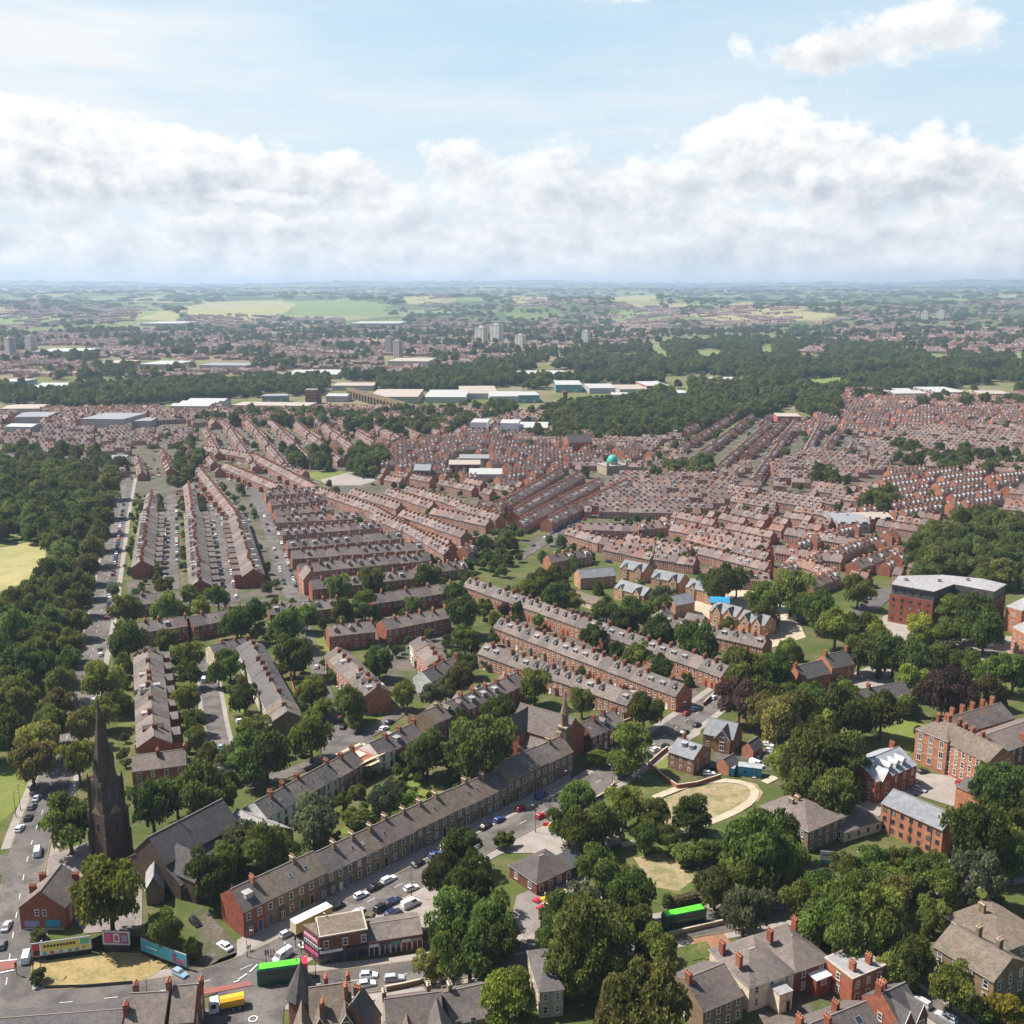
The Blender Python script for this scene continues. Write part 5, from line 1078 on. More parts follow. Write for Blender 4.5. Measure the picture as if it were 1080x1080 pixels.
obj('cab', b, t); b = MB(); b.loft([[(1.3, -1.0, .95), (1.3, 1.0, .95), (1.3, 1.25, 1.4), (1.3, 1.2, 2.6), (1.3, .6, 3.05), (1.3, -.6, 3.05), (1.3, -1.2, 2.6), (1.3, -1.25, 1.4)], [(-3.6, -1.0, .95), (-3.6, 1.0, .95), (-3.6, 1.25, 1.4), (-3.6, 1.2, 2.6), (-3.6, .6, 3.05), (-3.6, -.6, 3.05), (-3.6, -1.2, 2.6), (-3.6, -1.25, 1.4)]], 'truck_yellow'); obj('tank_body', b, t)
b = MB(); b.box((-1, 0, .6), (5.6, .9, .35), 'metal'); obj('chassis', b, t)
for xx in (2.6, -1.3, -2.6):
    for s in (-1, 1): obj('wheel', MB().wheel((0, 0, .5), .5, .35, 'tyre', 14, 'galv'), t, (xx, s*1.0, 0))
cx, cy, a, L = rect_from((313, 991), (351, 972), 2.6); t = thing('box_trailer', 'long white roofed lorry trailer with yellow side beside the terrace', 'trailer', (cx, cy, .03), a); b = MB(); b.box((0, 0, 1.2), (L, 2.55, 2.8), 'trailer_yellow'); b.box((-L/2-.03, 0, 1.2), (.06, 2.5, 2.8), 'render'); obj('box_body', b, t); obj('roof', MB().box((0, 0, 4.002), (L+.1, 2.6, .1), 'white'), t)
b = MB(); b.box((0, 0, .8), (L*.9, 1.0, .38), 'metal'); obj('chassis', b, t)
for xx in (.36, .25, -.4):
    for s in (-1, 1): obj('wheel', MB().wheel((0, 0, .5), .5, .35, 'tyre', 14), t, (xx*L, s*1.0, 0))
# ================================================================== GROUND
def smooth(t): t = max(0, min(1, t)); return t*t*(3-2*t)
def hz(x, y):
    "height of the land: flat valley floor, then hills towards the horizon"
    r = math.hypot(x, y); 
    if r < 3200: return 0.0
    a = math.atan2(x, y)
    h = 62*smooth((r-3600)/3600)+52*smooth((r-8000)/6000)+150*smooth((r-14000)/11000)
    w = smooth((r-3300)/2500)
    h += w*(20*math.sin(a*9+r*.0011)+13*math.sin(a*23+1.3-r*.0023)+7*math.sin(a*47+r*.004)) + smooth((r-15000)/8000)*(26*math.sin(a*13+2)+16*math.sin(a*31+.5)+9*math.sin(a*67))
    return max(0, h)
def land_mat():
    m, nt, b = newmat('land')
    geo = nt.nodes.new('ShaderNodeNewGeometry').outputs['Position']
    sep = nt.nodes.new('ShaderNodeSeparateXYZ'); nt.links.new(geo, sep.inputs[0])
    dist = mth(nt, 'SQRT', mth(nt, 'ADD', mth(nt, 'POWER', sep.outputs[0], 2.0), mth(nt, 'POWER', sep.outputs[1], 2.0)))
    # near: gardens
    n0 = ramp(nt, noise(nt, geo, .02, 4), .38, .62); n1 = ramp(nt, noise(nt, geo, .10, 4), .46, .62); n2 = noise(nt, geo, .9, 3, .7)
    near = mixc(nt, n0, (.055, .078, .019), (.085, .100, .027)); near = mixc(nt, mth(nt, 'MULTIPLY', n1, .55), near, (.15, .115, .068))
    near = mixc(nt, 1.0, near, mixc(nt, n2, (.6, .6, .6), (1.4, 1.4, 1.4)), 'MULTIPLY')
    # middle: mixed town ground
    t0 = ramp(nt, noise(nt, geo, .006, 5, .6), .40, .60); t1 = ramp(nt, noise(nt, geo, .03, 4, .65), .42, .6)
    mid = mixc(nt, t0, (.10, .118, .034), (.20, .155, .115)); mid = mixc(nt, mth(nt, 'MULTIPLY', t1, .55), mid, (.15, .16, .05))
    # far: fields and woods
    vo = nt.nodes.new('ShaderNodeTexVoronoi'); vo.inputs['Scale'].default_value = .0032; vo.inputs['Randomness'].default_value = .9
    mp = nt.nodes.new('ShaderNodeMapping'); mp.inputs['Scale'].default_value = (1, .62, 0); nt.links.new(geo, mp.inputs[0]); nt.links.new(mp.outputs[0], vo.inputs['Vector'])
    cr = nt.nodes.new('ShaderNodeValToRGB'); s2 = nt.nodes.new('ShaderNodeSeparateColor'); nt.links.new(vo.outputs['Color'], s2.inputs[0]); nt.links.new(s2.outputs[0], cr.inputs[0])
    cr.color_ramp.interpolation = 'CONSTANT'
    el = cr.color_ramp.elements
    for i, (p, c) in enumerate([(0, (.06, .082, .028)), (.28, (.12, .155, .045)), (.46, (.20, .195, .08)), (.55, (.065, .088, .03)), (.70, (.15, .185, .06)), (.85, (.27, .23, .12)), (.92, (.09, .115, .04))]):
        e = el[i] if i < 2 else el.new(p); e.position = p; e.color = (*c, 1)
    w0 = ramp(nt, noise(nt, geo, .0011, 4, .6), .52, .60); far = mixc(nt, w0, cr.outputs[0], (.075, .095, .03))
    w1 = ramp(nt, noise(nt, geo, .006, 4, .65), .60, .70); far = mixc(nt, mth(nt, 'MULTIPLY', w1, .5), far, (.28, .19, .14))
    c = mixc(nt, ramp(nt, dist, 700, 1300), near, mid); c = mixc(nt, ramp(nt, dist, 3600, 4800), c, far)
    nt.links.new(c, b.inputs['Base Color']); b.inputs['Roughness'].default_value = .95; b.inputs['Specular IOR Level'].default_value = .1
    return m
M['land'] = land_mat()
M['hayfield'] = ground_mat('hay_field', [(.25, .235, .10), (.30, .27, .12), (.21, .215, .085)], (.004, .015, .1), (.5, .1)); M['pasture'] = ground_mat('green_pasture', [(.135, .18, .05), (.16, .205, .06), (.12, .15, .045)], (.004, .015, .1), (.5, .1))
FIELDS = [([(195, 323), (232, 318), (296, 316), (312, 321), (300, 330), (262, 338), (230, 339), (200, 336)], 'hayfield'), ([(300, 318), (366, 316), (412, 321), (400, 332), (312, 334)], 'pasture'), ([(102, 328), (150, 320), (176, 327), (136, 338)], 'pasture'), ([(134, 336), (170, 328), (190, 331), (186, 338)], 'hayfield'),
          ([(300, 370), (330, 366), (346, 372), (318, 377)], 'pasture'), ([(390, 372), (408, 370), (408, 375)], 'pasture'), ([(425, 314), (470, 311), (462, 320), (430, 321)], 'hayfield'),
          ([(684, 366), (692, 364), (709, 376), (700, 377)], 'pasture'), ([(728, 371), (745, 367), (770, 372), (745, 377)], 'pasture'), ([(800, 366), (812, 362), (818, 370), (802, 374)], 'pasture'), ([(834, 374), (848, 369), (880, 367), (860, 376)], 'pasture'), ([(838, 401), (905, 396), (880, 405), (845, 406)], 'pasture'), ([(972, 370), (985, 368), (1010, 377), (985, 377)], 'pasture'), ([(1060, 375), (1080, 372), (1080, 380)], 'pasture'),
          ([(640, 330), (690, 322), (720, 330), (700, 338), (650, 338)], 'pasture'), ([(720, 331), (780, 327), (830, 329), (890, 331), (860, 338), (760, 338)], 'hayfield'), ([(640, 314), (690, 310), (700, 316), (650, 318)], 'hayfield'), ([(770, 320), (800, 318), (792, 324), (766, 323)], 'hayfield'), ([(540, 315), (580, 313), (576, 318), (545, 319)], 'hayfield'), ([(0, 334), (60, 330), (66, 335), (0, 340)], 'pasture')]
NA, rs = 520, [0]+[60*1.11**i for i in range(100)]
rs = [r for r in rs if r < 3200]; r_ = 3200
while r_ < 27000: rs.append(r_); r_ += max(70, r_*.021)
rs.append(27500)
V, Fc, Mi = [(0, 0, 0)], [], []
# finer angles inside the view
ang = sorted(set([R(-180+i*6) for i in range(60)]+[R(-38+i*76/NA) for i in range(NA+1)]))
na = len(ang)
for r in rs[1:]:
    for a in ang: x, y = r*math.sin(a), r*math.cos(a); V.append((x, y, hz(x, y)))
ml = [M['land'], M['hayfield'], M['pasture']]
def fieldof(c):
    px, py = project(*c)
    if 305 < py < 410 and c[1] > 0:
        for P, k in FIELDS:
            if pip(px, py, P): return 1 if k == 'hayfield' else 2
    return 0
for i in range(na):
    j = (i+1) % na; Fc.append((0, 1+j, 1+i)); Mi.append(0)
for k in range(len(rs)-2):
    for i in range(na):
        j = (i+1) % na; q = (1+k*na+i, 1+k*na+j, 1+(k+1)*na+j, 1+(k+1)*na+i); Fc.append(q)
        if rs[k+1] > 1400 and abs(ang[i]) < .6:
            c = [sum(V[t][d] for t in q)/4 for d in range(3)]; Mi.append(fieldof(c))
        else: Mi.append(0)
me = bpy.data.meshes.new('ground'); me.from_pydata(V, [], Fc)
for m in ml: me.materials.append(m)
me.polygons.foreach_set('material_index', Mi); me.polygons.foreach_set('use_smooth', [True]*len(Fc)); me.update()
o = obj('ground', me); o['kind'] = 'structure'
ZL = [0.004]
def sheet(name, px, mat, z=None, th=0):
    P = [g(*p) for p in px]
    if sum(P[i-1][0]*P[i][1]-P[i][0]*P[i-1][1] for i in range(len(P))) < 0: P = P[::-1]
    if z is None: z = ZL[0]; ZL[0] += .004
    b = MB()
    if th: b.loft([[(x, y, 0) for x, y in P], [(x, y, th) for x, y in P]], mat)
    else: b.face([(x, y, z) for x, y in P], mat)
    return tag(obj(name, b), kind='structure')
# yards and town ground under the denser quarters
sheet('yard', [(135, 640), (262, 636), (330, 645), (480, 600), (545, 560), (640, 545), (700, 480), (560, 455), (300, 455), (140, 470), (128, 520)], 'yard')
sheet('yard', [(545, 572), (830, 620), (1000, 560), (1085, 540), (1085, 440), (800, 440), (705, 480), (640, 545)], 'yard')
sheet('yard', [(-10, 500), (130, 500), (300, 450), (-10, 440)], 'yard')
sheet('yard', [(520, 680), (560, 640), (700, 650), (770, 700), (735, 745), (690, 745)], 'yard')
sheet('yard', [(350, 655), (470, 645), (500, 690), (480, 730), (410, 745), (400, 690)], 'yard')
sheet('sand_ground', [(725, 640), (765, 612), (835, 640), (850, 672), (790, 690), (745, 655)], 'gravel_path')
sheet('field', [(-12, 580), (30, 572), (48, 574), (48, 590), (34, 612), (-12, 628)], 'field')
sheet('lawn', [(-5, 560), (28, 548), (50, 556), (30, 570), (-5, 578)], 'lawn')
sheet('lawn', [(318, 500), (345, 495), (382, 500), (345, 511)], 'lawn')
sheet('playground', [(338, 506), (372, 497), (400, 506), (380, 512), (345, 512)], 'pavement')
sheet('park_grass', [(-15, 805), (28, 800), (33, 828), (14, 856), (-15, 880)], 'lawn')
sheet('lawn', [(405, 838), (440, 818), (470, 830), (466, 850), (430, 860), (380, 880), (355, 880), (380, 855)], 'lawn')
sheet('lawn', [(122, 740), (146, 728), (148, 790), (125, 800)], 'lawn_dark'); sheet('lawn', [(326, 672), (345, 672), (348, 690), (326, 692)], 'lawn'); sheet('lawn', [(228, 733), (262, 728), (262, 752), (232, 750)], 'lawn')
sheet('lawn', [(425, 752), (396, 762), (402, 745), (435, 742)], 'lawn'); sheet('garden_strip', [(132, 612), (142, 612), (152, 530), (137, 530)], 'lawn_dark'); sheet('garden_strip', [(191, 614), (196, 614), (194, 530), (189, 530)], 'lawn_dark'); sheet('garden_strip', [(254, 622), (261, 622), (240, 532), (233, 532)], 'lawn_dark'); sheet('garden_strip', [(219, 610), (226, 610), (214, 530), (209, 530)], 'lawn_dark')
sheet('lawn', [(690, 806), (703, 796), (706, 808), (697, 814)], 'lawn')
sheet('lawn', [(660, 815), (690, 812), (722, 830), (698, 842), (670, 846), (655, 832)], 'lawn_dark')
sheet('grass_bank', [(640, 875), (730, 862), (830, 850), (850, 880), (790, 905), (745, 930), (700, 955), (640, 940)], 'lawn_dark')
sheet('worn_grass', [(668, 905), (700, 900), (735, 925), (716, 940), (690, 936)], 'scrub'); sheet('gravel_patch', [(722, 908), (775, 900), (790, 918), (740, 930)], 'yard')
sheet('oval_lawn', [(700, 843), (725, 832), (752, 826), (780, 823), (798, 827), (805, 836), (800, 845), (780, 855), (755, 864), (720, 872), (690, 866)], 'scrub')
sheet('lawn', [(905, 790), (945, 750), (975, 765), (960, 795), (930, 800)], 'lawn'); sheet('lawn', [(1015, 688), (1045, 684), (1060, 692), (1030, 698)], 'lawn')
sheet('court_paving', [(966, 815), (1000, 818), (1044, 828), (1030, 852), (1002, 850), (966, 838), (945, 850), (925, 862), (905, 850)], 'pavement'); sheet('court_paving', [(895, 712), (925, 700), (960, 716), (950, 730), (900, 725)], 'pavement')
sheet('car_park', [(905, 668), (935, 648), (1000, 668), (1080, 672), (1085, 712), (1020, 690), (930, 690)], 'pavement')
sheet('yard', [(740, 790), (775, 795), (822, 790), (826, 812), (776, 814), (735, 822)], 'yard'); sheet('forecourt', [(640, 800), (700, 780), (742, 760), (738, 775), (692, 800), (655, 812)], 'pavement')
sheet('forecourt', [(545, 865), (592, 840), (640, 815), (650, 826), (610, 860), (625, 880), (655, 870), (655, 890), (600, 905), (560, 900), (535, 900), (528, 884)], 'pavement'); sheet('pub_yard', [(545, 945), (615, 915), (622, 945), (580, 975), (552, 990), (540, 965)], 'cobbles')
sheet('bare_garden', [(722, 985), (755, 975), (775, 1000), (745, 1012)], 'earth'); sheet('lawn', [(722, 998), (745, 993), (755, 1008), (730, 1014)], 'lawn_dark'); sheet('yard', [(800, 1066), (872, 1036), (905, 1050), (850, 1085), (800, 1090)], 'yard'); sheet('yard', [(400, 1045), (385, 1085), (402, 1092), (410, 1060)], 'pavement')
sheet('track', [(198, 968), (212, 955), (240, 985), (256, 1002), (232, 1012), (205, 1030), (190, 1038), (196, 1012), (214, 990)], 'yard'); sheet('church_yard', [(48, 905), (100, 885), (150, 920), (150, 980), (90, 985), (55, 940)], 'cobbles')
sheet('car_park', [(372, 972), (430, 938), (462, 920), (470, 960), (445, 985), (390, 985)], 'pavement')
sheet('lane', [(330, 785), (345, 765), (385, 770), (400, 785), (372, 800), (345, 800)], 'asphalt')
sheet('forecourt', [(250, 1010), (602, 822), (602, 800), (420, 900), (250, 992)], 'pavement')
sheet('junction', [(222, 1054), (262, 1042), (334, 1034), (300, 1062), (296, 1100), (205, 1105)], 'asphalt')
# roads
ROADS = []
def road(pts, w, mat='asphalt', name='road', z=None, pave=0, dash=False, dbl=False):
    P = [g(*p) for p in pts]; Q = [P[0]]
    for i in range(1, len(P)):                                           # resample, smooth bends
        n = max(1, int(math.hypot(P[i][0]-P[i-1][0], P[i][1]-P[i-1][1])/4))
        for k in range(1, n+1): t = k/n; Q.append((P[i-1][0]+(P[i][0]-P[i-1][0])*t, P[i-1][1]+(P[i][1]-P[i-1][1])*t))
    for _ in range(6): Q = [Q[0]]+[tuple((Q[i-1][d]+2*Q[i][d]+Q[i+1][d])/4 for d in (0, 1)) for i in range(1, len(Q)-1)]+[Q[-1]]
    N = []
    for i in range(len(Q)):
        a, c = Q[max(0, i-1)], Q[min(len(Q)-1, i+1)]; l = math.hypot(c[0]-a[0], c[1]-a[1]) or 1; N.append((-(c[1]-a[1])/l, (c[0]-a[0])/l))
    if z is None: z = ZL[0]; ZL[0] += .004
    def strip(o0, o1, zz, m, nm, keep=lambda p: True, kind='structure', h=0):
        b = MB(); run = []
        def flush():
            if len(run) > 1:
                if h: b.loft([[(x0, y0, 0), (x1, y1, 0), (x1, y1, zz), (x0, y0, zz)] for (x0, y0), (x1, y1) in run], m)
                else:
                    for (p0, p1), (q0, q1) in zip(run, run[1:]): b.face([(*p0, zz), (*q0, zz), (*q1, zz), (*p1, zz)][::-1], m)
            run.clear()
        for (x, y), (nx, ny) in zip(Q, N):
            if keep((x+nx*(o0+o1)/2, y+ny*(o0+o1)/2)): run.append(((x+nx*o0, y+ny*o0), (x+nx*o1, y+ny*o1)))
            else: flush()
        flush()
        if b.f: tag(obj(nm, b), kind=kind)
    strip(-w/2, w/2, z, mat, name)
    ROADS.append((Q, N, w, strip, pave, dash, dbl)); return Q
road([(2, 1095), (6, 1040), (13, 990), (22, 940), (30, 900), (40, 868), (56, 830), (70, 780), (84, 735), (97, 690), (108, 640), (117, 590), (126, 540), (134, 505)], 10.5, pave=2.4, dash=True)
road([(-30, 1062), (40, 1062), (130, 1052), (190, 1046), (250, 1028), (300, 1004), (345, 978), (385, 952), (430, 930), (500, 894), (560, 864), (620, 832), (662, 806), (705, 774), (750, 742), (790, 712)], 10.0, pave=2.6, dash=True)
road([(235, 1052), (300, 1042), (370, 1036), (440, 1028), (540, 1008), (620, 994), (700, 982), (780, 968), (850, 952), (930, 935), (1010, 922), (1090, 912)], 9.5, pave=2.2, dash=True)
road([(212, 1110), (232, 1080), (250, 1052), (270, 1034)], 11, dash=False)
road([(-30, 905), (0, 912), (24, 918)], 7.5)
road([(214, 688), (220, 720), (226, 760), (234, 800), (250, 815)], 6.5, pave=1.6)
road([(355, 785), (348, 750), (338, 715), (330, 690), (318, 650)], 5.5); road([(430, 745), (400, 768), (372, 785), (310, 815), (262, 830)], 5.5)
road([(180, 522), (181, 570), (182, 622)], 6.8, name='street'); road([(224, 520), (232, 570), (246, 636)], 6.8, name='street'); road([(268, 512), (286, 565), (306, 625), (314, 640)], 7.2, name='street')
road([(100, 640), (180, 634), (250, 640), (318, 634), (400, 620)], 6, name='street')
road([(545, 590), (585, 564), (625, 536), (650, 513), (684, 497), (705, 482)], 7.5, name='street'); road([(775, 522), (800, 500), (830, 478)], 9, name='street'); road([(893, 462), (910, 472), (908, 482), (880, 492)], 9, name='street')
road([(700, 740), (620, 706), (540, 676)], 5, 'asphalt_new', name='back_street'); road([(742, 716), (640, 676), (540, 640)], 5, 'asphalt_new', name='back_street')
road([(900, 655), (918, 640), (938, 622)], 9, name='street'); road([(935, 690), (1000, 684), (1085, 696)], 6, name='street')
road([(862, 984), (900, 1012), (930, 1030), (975, 1056), (1012, 1084), (1040, 1105)], 6.5, pave=1.5)
road([(690, 842), (712, 832), (735, 825), (760, 820.8), (785, 820.5), (803, 825), (810, 833), (806, 842), (795, 850), (775, 858), (750, 868), (700, 884), (655, 892)], 2.6, 'gravel_path', 'gravel_path'); road([(806, 826), (818, 820)], 2.6, 'gravel_path', 'gravel_path')
road([(800, 870), (830, 852), (846, 838)], 6, 'asphalt_new', name='drive')
for k, (Q, N, w, strip, pave, dash, dbl) in enumerate(ROADS):
    def clear(p, k=k, m=.4):
        for j, rd in enumerate(ROADS):
            if j == k: continue
            for q in rd[0][::2]:
                if (q[0]-p[0])**2+(q[1]-p[1])**2 < (rd[2]/2+m+1)**2: return False
        return True
    if pave:
        for s in (-1, 1): strip(s*w/2 if s > 0 else -w/2-pave, w/2+pave if s > 0 else -w/2, .12, 'pavement', 'pavement', lambda p: clear(p, m=1.2), h=1)
    if dash:
        z = ZL[0]; ZL[0] += .004
        for off, wd, per in ((0, .085, 2),):
            b = MB()
            for i in range(0, len(Q)-1, 2):
                (x, y), (nx, ny) = Q[i], N[i]; (x2, y2) = Q[i+1]; x2, y2 = x+(x2-x)*.6, y+(y2-y)*.6
                if clear((x, y), m=0): b.face([(x-nx*wd, y-ny*wd, z), (x2-nx*wd, y2-ny*wd, z), (x2+nx*wd, y2+ny*wd, z), (x+nx*wd, y+ny*wd, z)], 'line')
            if b.f: tag(obj('road_marking', b), kind='structure')
        for s in (-1, 1): strip(s*(w/2-.35)-.05, s*(w/2-.35)+.05, ZL[0], 'line_y', 'road_marking', lambda p: clear(p, m=.5) and p[1] < 330)
        ZL[0] += .004
z = ZL[0]; ZL[0] += .02
def ground_mark(pts, mat, name='road_marking'): sheet(name, pts, mat)
ground_mark([(200, 1047), (262, 1036), (268, 1040), (206, 1052)], 'red_lane', 'road_surface'); ground_mark([(0, 1016), (17, 1014), (16, 1022), (-2, 1026)], 'red_lane', 'road_surface')
ground_mark([(0, 1014.5), (18, 1012.5), (18, 1013.6), (0, 1015.6)], 'line'); ground_mark([(-2, 1027), (15, 1023.5), (15, 1024.6), (-2, 1028.2)], 'line')
for i_ in range(5): ground_mark([(318+i_*4, 1002-i_*2), (321+i_*4, 1000.5-i_*2), (317+i_*4, 996-i_*2), (314+i_*4, 997.5-i_*2)], 'line')
for (a_, b_) in (((251, 1034), (260, 1028)), ((263, 1026), (271, 1018)), ((252, 1035), (246, 1037))): ground_mark([a_, (a_[0]+1.1, a_[1]+.7), (b_[0]+1.1, b_[1]+.7), b_], 'line')
# worn cycle roundel near the bottom edge
cx, cy = g(267, 1076); b = MB(); zz = ZL[0]; ZL[0] += .004
for i_ in range(20):
    a0, a1 = i_*math.pi/10, (i_+1)*math.pi/10; b.face([(cx+r__*math.cos(q), cy+r__*math.sin(q), zz) for r__, q in ((.75, a0), (1.0, a0), (1.0, a1), (.75, a1))], 'line')
tag(obj('road_marking', b), kind='structure')
# grass triangle and its pavement at the crossroads
sheet('pavement', [(24, 985), (31, 1010), (28, 1024), (38, 1040), (60, 1045), (130, 1042), (182, 1034), (206, 1018), (236, 1002), (252, 1006), (228, 1026), (188, 1042), (130, 1049), (50, 1054), (26, 1046), (15, 1028), (18, 1004)], 'pavement', th=.12)
sheet('dry_lawn', [(34, 1016), (98, 1007), (124, 1004), (148, 1006), (176, 1018), (160, 1030), (142, 1037), (90, 1041), (48, 1042), (35, 1034)], 'dry_grass', th=.16)
# ================================================================== WALLS, HOARDINGS, STREET FURNITURE
def wall_line(name, label, cat, pts, h, th, mat, cap=None, group=None):
    P = [g(*p) for p in pts]; b = MB()
    for p, q in zip(P, P[1:]):
        L = math.hypot(q[0]-p[0], q[1]-p[1]); a = math.atan2(q[1]-p[1], q[0]-p[0]); c = ((p[0]+q[0])/2, (p[1]+q[1])/2, 0)
        b.box(c, (L, th, h), mat, a)
        if cap: b.box((c[0], c[1], h), (L, th+.1, .12), cap, a)
    return tag(obj(name, b), label, cat, group)
wall_line('garden_wall', 'brick garden wall curving round the drum roofed villa', 'wall', [(684, 808), (700, 822), (714, 832), (735, 829), (760, 821)], 1.4, .35, 'brick', 'sill')
wall_line('garden_wall', 'stone wall with grass strip along the road by the drum roofed villa', 'wall', [(684, 808), (696, 797), (704, 791)], 1.3, .35, 'brick', 'sill')
wall_line('garden_wall', 'low stone wall in front of the villa below the shops', 'wall', [(404, 1046), (425, 1042), (447, 1037)], 1.2, .4, 'stone', 'sill')
wall_line('garden_wall', 'stone boundary wall below the lower road bus', 'wall', [(706, 988), (740, 980), (762, 975)], 1.2, .4, 'stone_pale', 'sill')
wall_line('garden_wall', 'dark stone wall by the slate mansion garden trees', 'wall', [(814, 938), (866, 922)], 1.6, .4, 'stone', 'sill')
wall_line('garden_wall', 'brown wall along the road under the pale verge by the long track', 'wall', [(604, 858), (640, 838), (648, 828)], 1.2, .4, 'brick_dark', 'sill')
wall_line('hoarding_fence', 'black timber hoarding fence behind the dry triangular lawn', 'fence', [(97, 1003), (110, 997), (140, 998), (150, 1000)], 3.0, .15, 'black')
wall_line('iron_railing', 'low dark railing along the front of the dry triangular lawn', 'railing', [(48, 1043), (90, 1042), (140, 1038)], .9, .05, 'metal')
wall_line('garden_wall', 'red brick yard wall beneath the end of the back parallel row', 'wall', [(742, 745), (752, 735), (775, 726)], 1.6, .3, 'brick', 'sill')
wall_line('garden_wall', 'brick wall around the lane corner below the middle parallel row', 'wall', [(655, 765), (690, 752), (697, 758)], 1.5, .3, 'brick', 'sill')
for k_, (px_, d_) in enumerate([([(524, 694), (672, 743)], 'in front of the front parallel row'), ([(540, 668), (722, 735)], 'in front of the middle parallel row'), ([(520, 632), (765, 716)], 'in front of the back parallel row'), ([(168, 690), (178, 782)], 'along the yards of the long row by the spire'), ([(300, 690), (318, 760)], 'along the gardens of the pale long row')]):
    wall_line('garden_wall', 'long low brick wall '+d_, 'wall', px_, 1.2, .25, 'brick', None, 'garden walls of the rows')
M['bill_yellow'] = plain('yellow_poster_print', (.68, .60, .12), .5, grain=.05); M['bill_cyan'] = plain('turquoise_poster_print', (.04, .38, .46), .5, grain=.05); M['bill_plum'] = plain('plum_poster_print', (.30, .09, .17), .5, grain=.1)
M['bill_green'] = plain('green_poster_print', (.12, .45, .22), .5); M['bill_red'] = plain('red_poster_print', (.60, .05, .05), .5)
def billboard(label, A, B, h, z0, posters, back='black'):
    p, q = g(*A), g(*B); L = math.hypot(q[0]-p[0], q[1]-p[1]); a = math.atan2(q[1]-p[1], q[0]-p[0]); t = thing('billboard', label, 'billboard', ((p[0]+q[0])/2, (p[1]+q[1])/2, 0), a)
    b = MB(); b.box((0, .1, 0), (L, .3, z0), back)
    for x_ in range(int(L/3)+1): b.box((-L/2+.3+x_*(L-.6)/max(1, int(L/3)), .35, 0), (.2, .2, z0+h), 'metal')
    obj('stand', b, t); b = MB(); b.box((0, .05, z0), (L+.25, .25, h), 'galv'); obj('frame', b, t)
    b = MB()
    for i_, (x0, x1, y0, y1, m_) in enumerate(posters):
        y = -.08-.006*i_; X0, X1, Z0, Z1 = -L/2+x0*L, -L/2+x1*L, z0+y0*h, z0+y1*h; b.face([(X0, y, Z0), (X1, y, Z0), (X1, y, Z1), (X0, y, Z1)], m_)
    obj('poster', b, t); return t
rb = random.Random(3)
big = [(.01, .99, .06, .94, 'white'), (.01, .13, .06, .94, 'bill_red'), (.03, .11, .1, .45, 'black'), (.16, .8, .30, .90, 'bill_yellow'), (.82, .98, .5, .9, 'bill_green')]+[(.2+.055*i_, .24+.055*i_, .58, .76, 'black') for i_ in range(10)]+[(x_, x_+.07, .08, .28, m_) for x_, m_ in ((.17, 'bill_cyan'), (.3, 'bill_red'), (.45, 'galv'), (.6, 'bill_green'), (.72, 'panel_lilac'))]+[(.84, .97, .12, .45, 'bill_yellow'), (.85, .9, .2, .35, 'bill_red')]
billboard('long yellow and white billboard at the left end of the dry lawn', (35, 1014), (97, 1005), 3.4, 1.1, big)
billboard('framed plum and pink billboard at the middle of the black hoarding', (110, 1004), (138, 1005), 3.6, 2.0, [(.03, .97, .06, .94, 'white'), (.05, .95, .1, .9, 'bill_plum'), (.1, .3, .2, .75, 'poster_pink'), (.4, .62, .2, .8, 'poster_white'), (.7, .9, .25, .7, 'panel_lilac'), (.44, .58, .3, .7, 'bill_plum')])
billboard('long turquoise billboard partly covered by the tree beside the track', (150, 1006), (197, 1024), 3.2, .9, [(.01, .99, .05, .95, 'bill_cyan'), (.08, .4, .35, .7, 'panel_cyan'), (.70, .8, .1, .8, 'bill_plum'), (.82, .95, .1, .5, 'poster_pink'), (.1, .36, .45, .55, 'white')])
billboard('white and teal sale board on posts beside the slate mansion garden', (865, 914), (878, 915), 3.4, 1.2, [(.02, .98, .04, .96, 'white'), (.02, .98, .04, .25, 'panel_cyan'), (.1, .7, .6, .75, 'panel_lilac')], 'wood')
def lamp(px, py, label, h=8.0, an=0.0):
    x, y = g(px, py); t = thing('street_lamp', label, 'street lamp', (x, y, 0), an, 'street lamps'); b = MB(); b.cyl((0, 0, 0), .13, 1.3, 'metal', 8); b.cyl((0, 0, 1.3), .08, h-1.3, 'metal', 8, .055); obj('pole', b, t)
    b = MB(); b.box((.55, 0, h-.02), (1.2, .07, .07), 'metal'); obj('arm', b, t); b = MB(); b.box((1.2, 0, h-.04), (.75, .26, .14), 'zinc'); obj('lamp_head', b, t)
for q in [(434, 946, 'lamp post beside the small car park', 8.5, 0), (17, 862, 'lamp post on the park grass beside the avenue', 8, 0), (600, 838, 'lamp post before the stone terrace bay houses', 8, 3.6), (34, 826, 'lamp post in the avenue shade past the queue', 8, 0), (261, 1010, 'dark lamp post at the terrace gable corner', 7, 0), (763, 926, 'lamp post behind the olive tree on the gravel patch', 8, 0), (724, 764, 'lamp post at the hedge by the villas', 8, 2.2), (633, 776, 'lamp post beside the dark chapel row', 8, 3), (44, 1030, 'thin lamp post on the dry lawn corner', 8, 1.5), (776, 985, 'lamp post by the bare red garden', 8, 1.5), (133, 655, 'lamp post beside the row facing the avenue', 8, 0), (861, 665, 'white lamp post beside the flats trees', 8, 0), (908, 978, 'lamp post at the top of the lane under trees', 7, 0), (333, 1030, 'white lamp post at the corner shop', 7, 0)]: lamp(*q)
